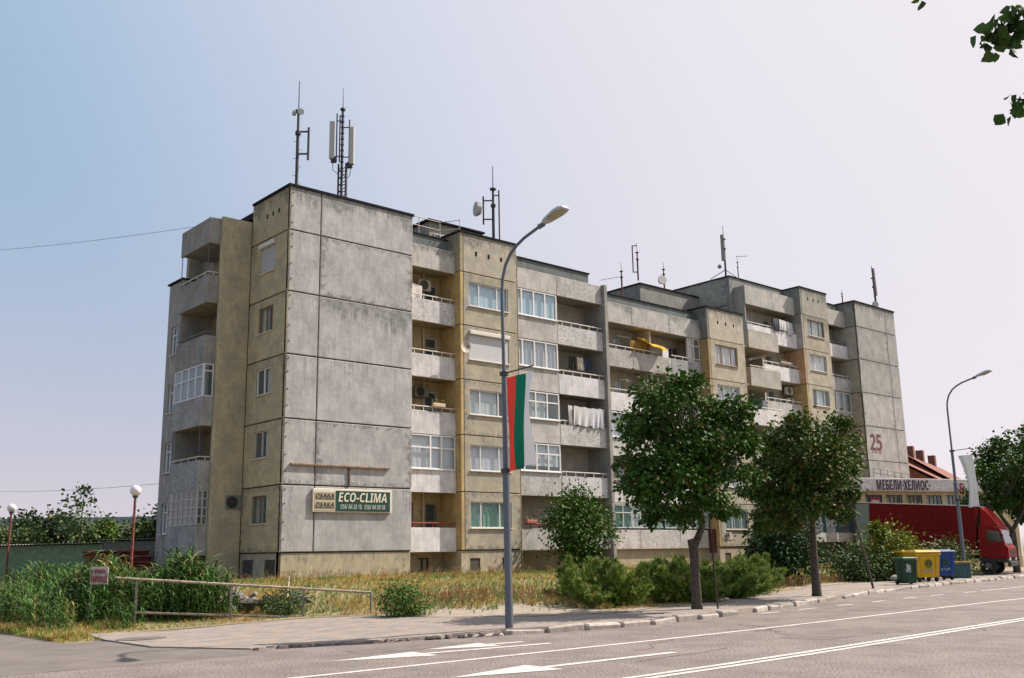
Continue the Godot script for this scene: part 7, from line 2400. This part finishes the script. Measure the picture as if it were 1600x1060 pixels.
func plants():
	var r := RandomNumberGenerator.new()
	r.seed = 909
	# feathery bushes: whorls of thin twigs
	var g := MB.new()
	for i in 16:
		var d := unit(r)
		d.y = absf(d.y) * 1.3 + 0.35
		d = d.normalized()
		var s := d.cross(Vector3(0.2, 0.9, 0.3)).normalized() * 0.035
		var p := Vector3(0, r.randf() * 0.6, 0)
		var nn := s.cross(d).normalized()
		g.tri(p - s, p + s, p + d * r.randf_range(0.35, 0.6), nn if nn.y > 0 else -nn)
	g.tri(Vector3(-0.02, 0, 0), Vector3(0.02, 0, 0), Vector3(0, 1.1, 0), Vector3(0, 0, 1))
	M_sprig = g.mesh()
	var fb := [[0.6, -17.9, 1.1, 1.3, 1, "nearest feathery green bush at the left end of the row"], [3.6, -17.7, 1.15, 1.25, 1, "feathery bush left of the first street tree trunk"], [5.6, -16.6, 1.2, 1.35, 0, "tall feathery bush behind the rusty sign"], [7.0, -17.3, 1.1, 1.15, 1, "feathery bush right of the rusty sign pole"], [9.3, -16.2, 1.2, 1.2, 0, "feathery bush at the right end of the row"], [2.2, -15.9, 1.2, 1.35, 0, "feathery bush in the second row behind the first street tree"], [11.5, -14.9, 1.0, 1.3, 0, "yellowish feathery bush beside the dark bush"]]
	for q in fb:
		var base := P(q[0], lot_y(q[0], q[1]), q[1])
		var tfs := []
		var cols := []
		var plumes := []
		for i in 46:
			var d := unit(r)
			d.y = absf(d.y) * 1.1 + 0.28
			d = d.normalized()
			var foot := Vector3(r.randf_range(-0.55, 0.55) * q[2], 0.0, r.randf_range(-0.55, 0.55) * q[2])
			var tip := foot + Vector3(d.x * q[2] * 0.95, d.y * q[3] * r.randf_range(0.6, 1.05), d.z * q[2] * 0.95)
			plumes.append([foot, tip, r.randf_range(0.75, 1.3)])
		for i in 6400:
			var pl: Array = plumes[r.randi() % plumes.size()]
			var t := pow(r.randf(), 0.7)
			var spread := 0.24 * (1.05 - t) + 0.025
			var p: Vector3 = pl[0].lerp(pl[1], t) + Vector3(r.randfn(0, spread), r.randfn(0, spread * 0.5), r.randfn(0, spread))
			if p.y < 0.0: p.y = -p.y
			var up: Vector3 = ((pl[1] - pl[0]).normalized() + unit(r) * 0.55 + Vector3(0, 0.25, 0)).normalized()
			var bs := Basis(Quaternion(Vector3.UP, up)) * Basis(Vector3.UP, r.randf() * 6.28)
			var s := r.randf_range(0.13, 0.25)
			tfs.append(Transform3D(bs.scaled(Vector3(s, s, s)), p))
			var k: float = r.randf_range(0.75, 1.25) * pl[2]
			var c := Color(0.14, 0.215, 0.035)
			if r.randf() < 0.12: c = Color(0.24, 0.21, 0.06)
			cols.append(c * k)
		var b := group3("feathery_bush", null, base)
		tag(b, q[5], "bush", "feathery bushes along the pavement")
		var st := MB.new()
		for i in 7:
			var d := unit(r)
			st.tube([Vector3(0, -0.1, 0), Vector3(d.x * 0.3, 0.4, d.z * 0.3), Vector3(d.x * 0.7, q[3] * 0.8, d.z * 0.7)], [0.02, 0.014, 0.005], 5)
		put(st, "stem", M.bark, b)
		swarm("foliage", M_sprig, M.needle, tfs, cols, b)
	# reeds
	for kind in 3:
		g = MB.new()
		g.col = Color(1, 1, 1)
		g.tube([Vector3.ZERO, Vector3(0.02, 0.9, 0), Vector3(0.05, 1.6, 0.02)], [0.012, 0.009, 0.004], 5, false)
		for i in 11:
			var y := 0.25 + i * 0.125
			var a := i * 2.4 + kind
			blade(g, Vector3(0.02 * y, y, 0), Vector3(cos(a), 0, sin(a)) + Vector3(0.35, 0, 0.25), 0.55, r.randf_range(0.45, 0.85), 0.055, 5, r.randf_range(1.0, 1.9))
		var mesh := g.mesh()
		var tfs := []
		var cols := []
		var n := 0
		while n < 560:
			var u := r.randf_range(-13.0, -7.4)
			var v := r.randf_range(-14.0, -3.0)
			var e := along(EDGE, u)
			if v < e + 0.7 or u > -10.9 and v < -12.2 - (u + 10.5) * 0.47: continue
			var dens := fnz.get_noise_2d(u * 0.5 + 3.0, v * 0.5) + 0.55
			# two taller clumps: by the notice board and before the wing
			var tall := maxf(exp(-(pow(u + 10.7, 2) / 0.5 + pow(v + 10.6, 2) / 3.0)), exp(-(pow(u + 8.7, 2) / 0.7 + pow(v + 11.0, 2) / 2.5)))
			if u > -8.2 and r.randf() > tall * 2.0: continue
			if r.randf() > dens + tall: continue
			n += 1
			var s := r.randf_range(0.34, 0.58) + 0.5 * tall * r.randf_range(0.6, 1.1)
			if v < -12.9: s *= 0.75
			var lean := Basis.from_euler(Vector3(r.randf_range(-0.2, 0.2), r.randf() * 6.28, r.randf_range(-0.2, 0.2)))
			tfs.append(Transform3D(lean.scaled(Vector3(s, s, s)), P(u, lot_y(u, v) - 0.03, v)))
			var k := r.randf_range(0.5, 1.7)
			cols.append((Color(0.052, 0.112, 0.022) if r.randf() > 0.12 else Color(0.2, 0.17, 0.06)) * k)
		tag(swarm("reeds", mesh, M.reed, tfs, cols), ["dense stand of tall green reeds left of the railing", "arching reed leaves mixed through the stand by the wing", "younger reeds filling the stand beside the side street"][kind], "reeds", "reeds", "stuff")
	# grasses
	for kind in 2:
		g = MB.new()
		for i in 8:
			var a := i * 2.4
			blade(g, Vector3(cos(a) * 0.05, 0, sin(a) * 0.05), Vector3(cos(a), 0, sin(a)), 0.9, r.randf_range(0.2, 0.6), 0.05, 2, 0.5)
		var mesh := g.mesh()
		var tfs := []
		var cols := []
		var want := 22000
		var n := 0
		var guard := 0
		while n < want and guard < want * 8:
			guard += 1
			var u := -13.4 + 55.0 * pow(r.randf(), 1.5)
			var e := along(EDGE, u)
			var v := lerpf(e + 0.15, 3.0 if u > 21.0 else 0.0, pow(r.randf(), 1.1))
			if u < 0.0 and v > -0.3 and u > -1.8: continue
			var bare := u > -5.6 and u < -0.6 and v < -16.4 + 0.5 * sin(u * 3.0)
			if bare and r.randf() > 0.03: continue
			if u > 12.0 and v < e + 0.7 and r.randf() > 0.2: continue
			var green := fnz.get_noise_2d(u * 0.22 + 9.0, v * 0.3)
			var isdry := green + r.randf_range(-0.25, 0.25) < -0.1
			if (kind == 1) != isdry: continue
			n += 1
			var s := r.randf_range(0.09, 0.24) * (1.2 if isdry else 1.0)
			if v < e + 0.8 or u > -10.9 and u < -5.0 and v < -11.8 - (u + 10.5) * 0.47: s *= 0.55
			tfs.append(Transform3D(Basis(Vector3.UP, r.randf() * 6.28).scaled(Vector3(s, s * r.randf_range(0.7, 1.3), s)), P(u, lot_y(u, v) - 0.02, v)))
			var k := r.randf_range(0.7, 1.3)
			var c := Color(0.13, 0.20, 0.03)
			if isdry: c = Color(0.44, 0.34, 0.11).lerp(Color(0.32, 0.19, 0.07), clampf(fnz.get_noise_2d(u * 0.9, v * 0.9 + 50.0) + 0.3, 0.0, 1.0))
			cols.append(c * k)
		tag(swarm("grass", mesh, M.dry if kind == 1 else M.reed, tfs, cols), ["rough green grass growing over the plot before the block", "dry yellow and rusty grass over the plot before the block"][kind], "grass", "", "stuff")
	# tall dry weeds with seed heads
	g = MB.new()
	for i in 5:
		var a := i * 1.3
		var top := Vector3(cos(a) * 0.22, r.randf_range(0.7, 1.0), sin(a) * 0.22)
		g.tube([Vector3.ZERO, top * 0.5 + Vector3(0, 0.05, 0), top], [0.012, 0.009, 0.005], 4, false)
		for k in 6:
			var p := top * (0.62 + 0.07 * k)
			var d := unit(r) * 0.09
			var s := d.cross(Vector3(0.3, 1, 0.2)).normalized() * 0.03
			var nn := d.cross(s).normalized()
			g.tri(p - s, p + s, p + d, nn)
	var wm := g.mesh()
	var tf2 := []
	var co2 := []
	for i in 700:
		var u := r.randf_range(-4.6, 1.2)
		var v := r.randf_range(-17.6, -12.5)
		if i % 3 == 0:
			u = r.randf_range(11.0, 21.0); v = along(EDGE, u) + r.randf_range(0.6, 3.0)
		elif i % 3 == 1:
			u = r.randf_range(-9.0, 12.0); v = r.randf_range(-5.0, -0.8)
		if u > -5.6 and u < -1.2 and v < -16.0: continue
		var s := r.randf_range(0.22, 0.55)
		tf2.append(Transform3D(Basis(Vector3.UP, r.randf() * 6.28).scaled(Vector3(s, s, s)), P(u, lot_y(u, v) - 0.02, v)))
		co2.append((Color(0.24, 0.13, 0.06) if r.randf() < 0.6 else Color(0.15, 0.15, 0.05)) * r.randf_range(0.7, 1.3))
	tag(swarm("dry_weeds", wm, M.dry, tf2, co2), "brown seed headed weeds scattered between pavement and block", "weeds", "", "stuff")
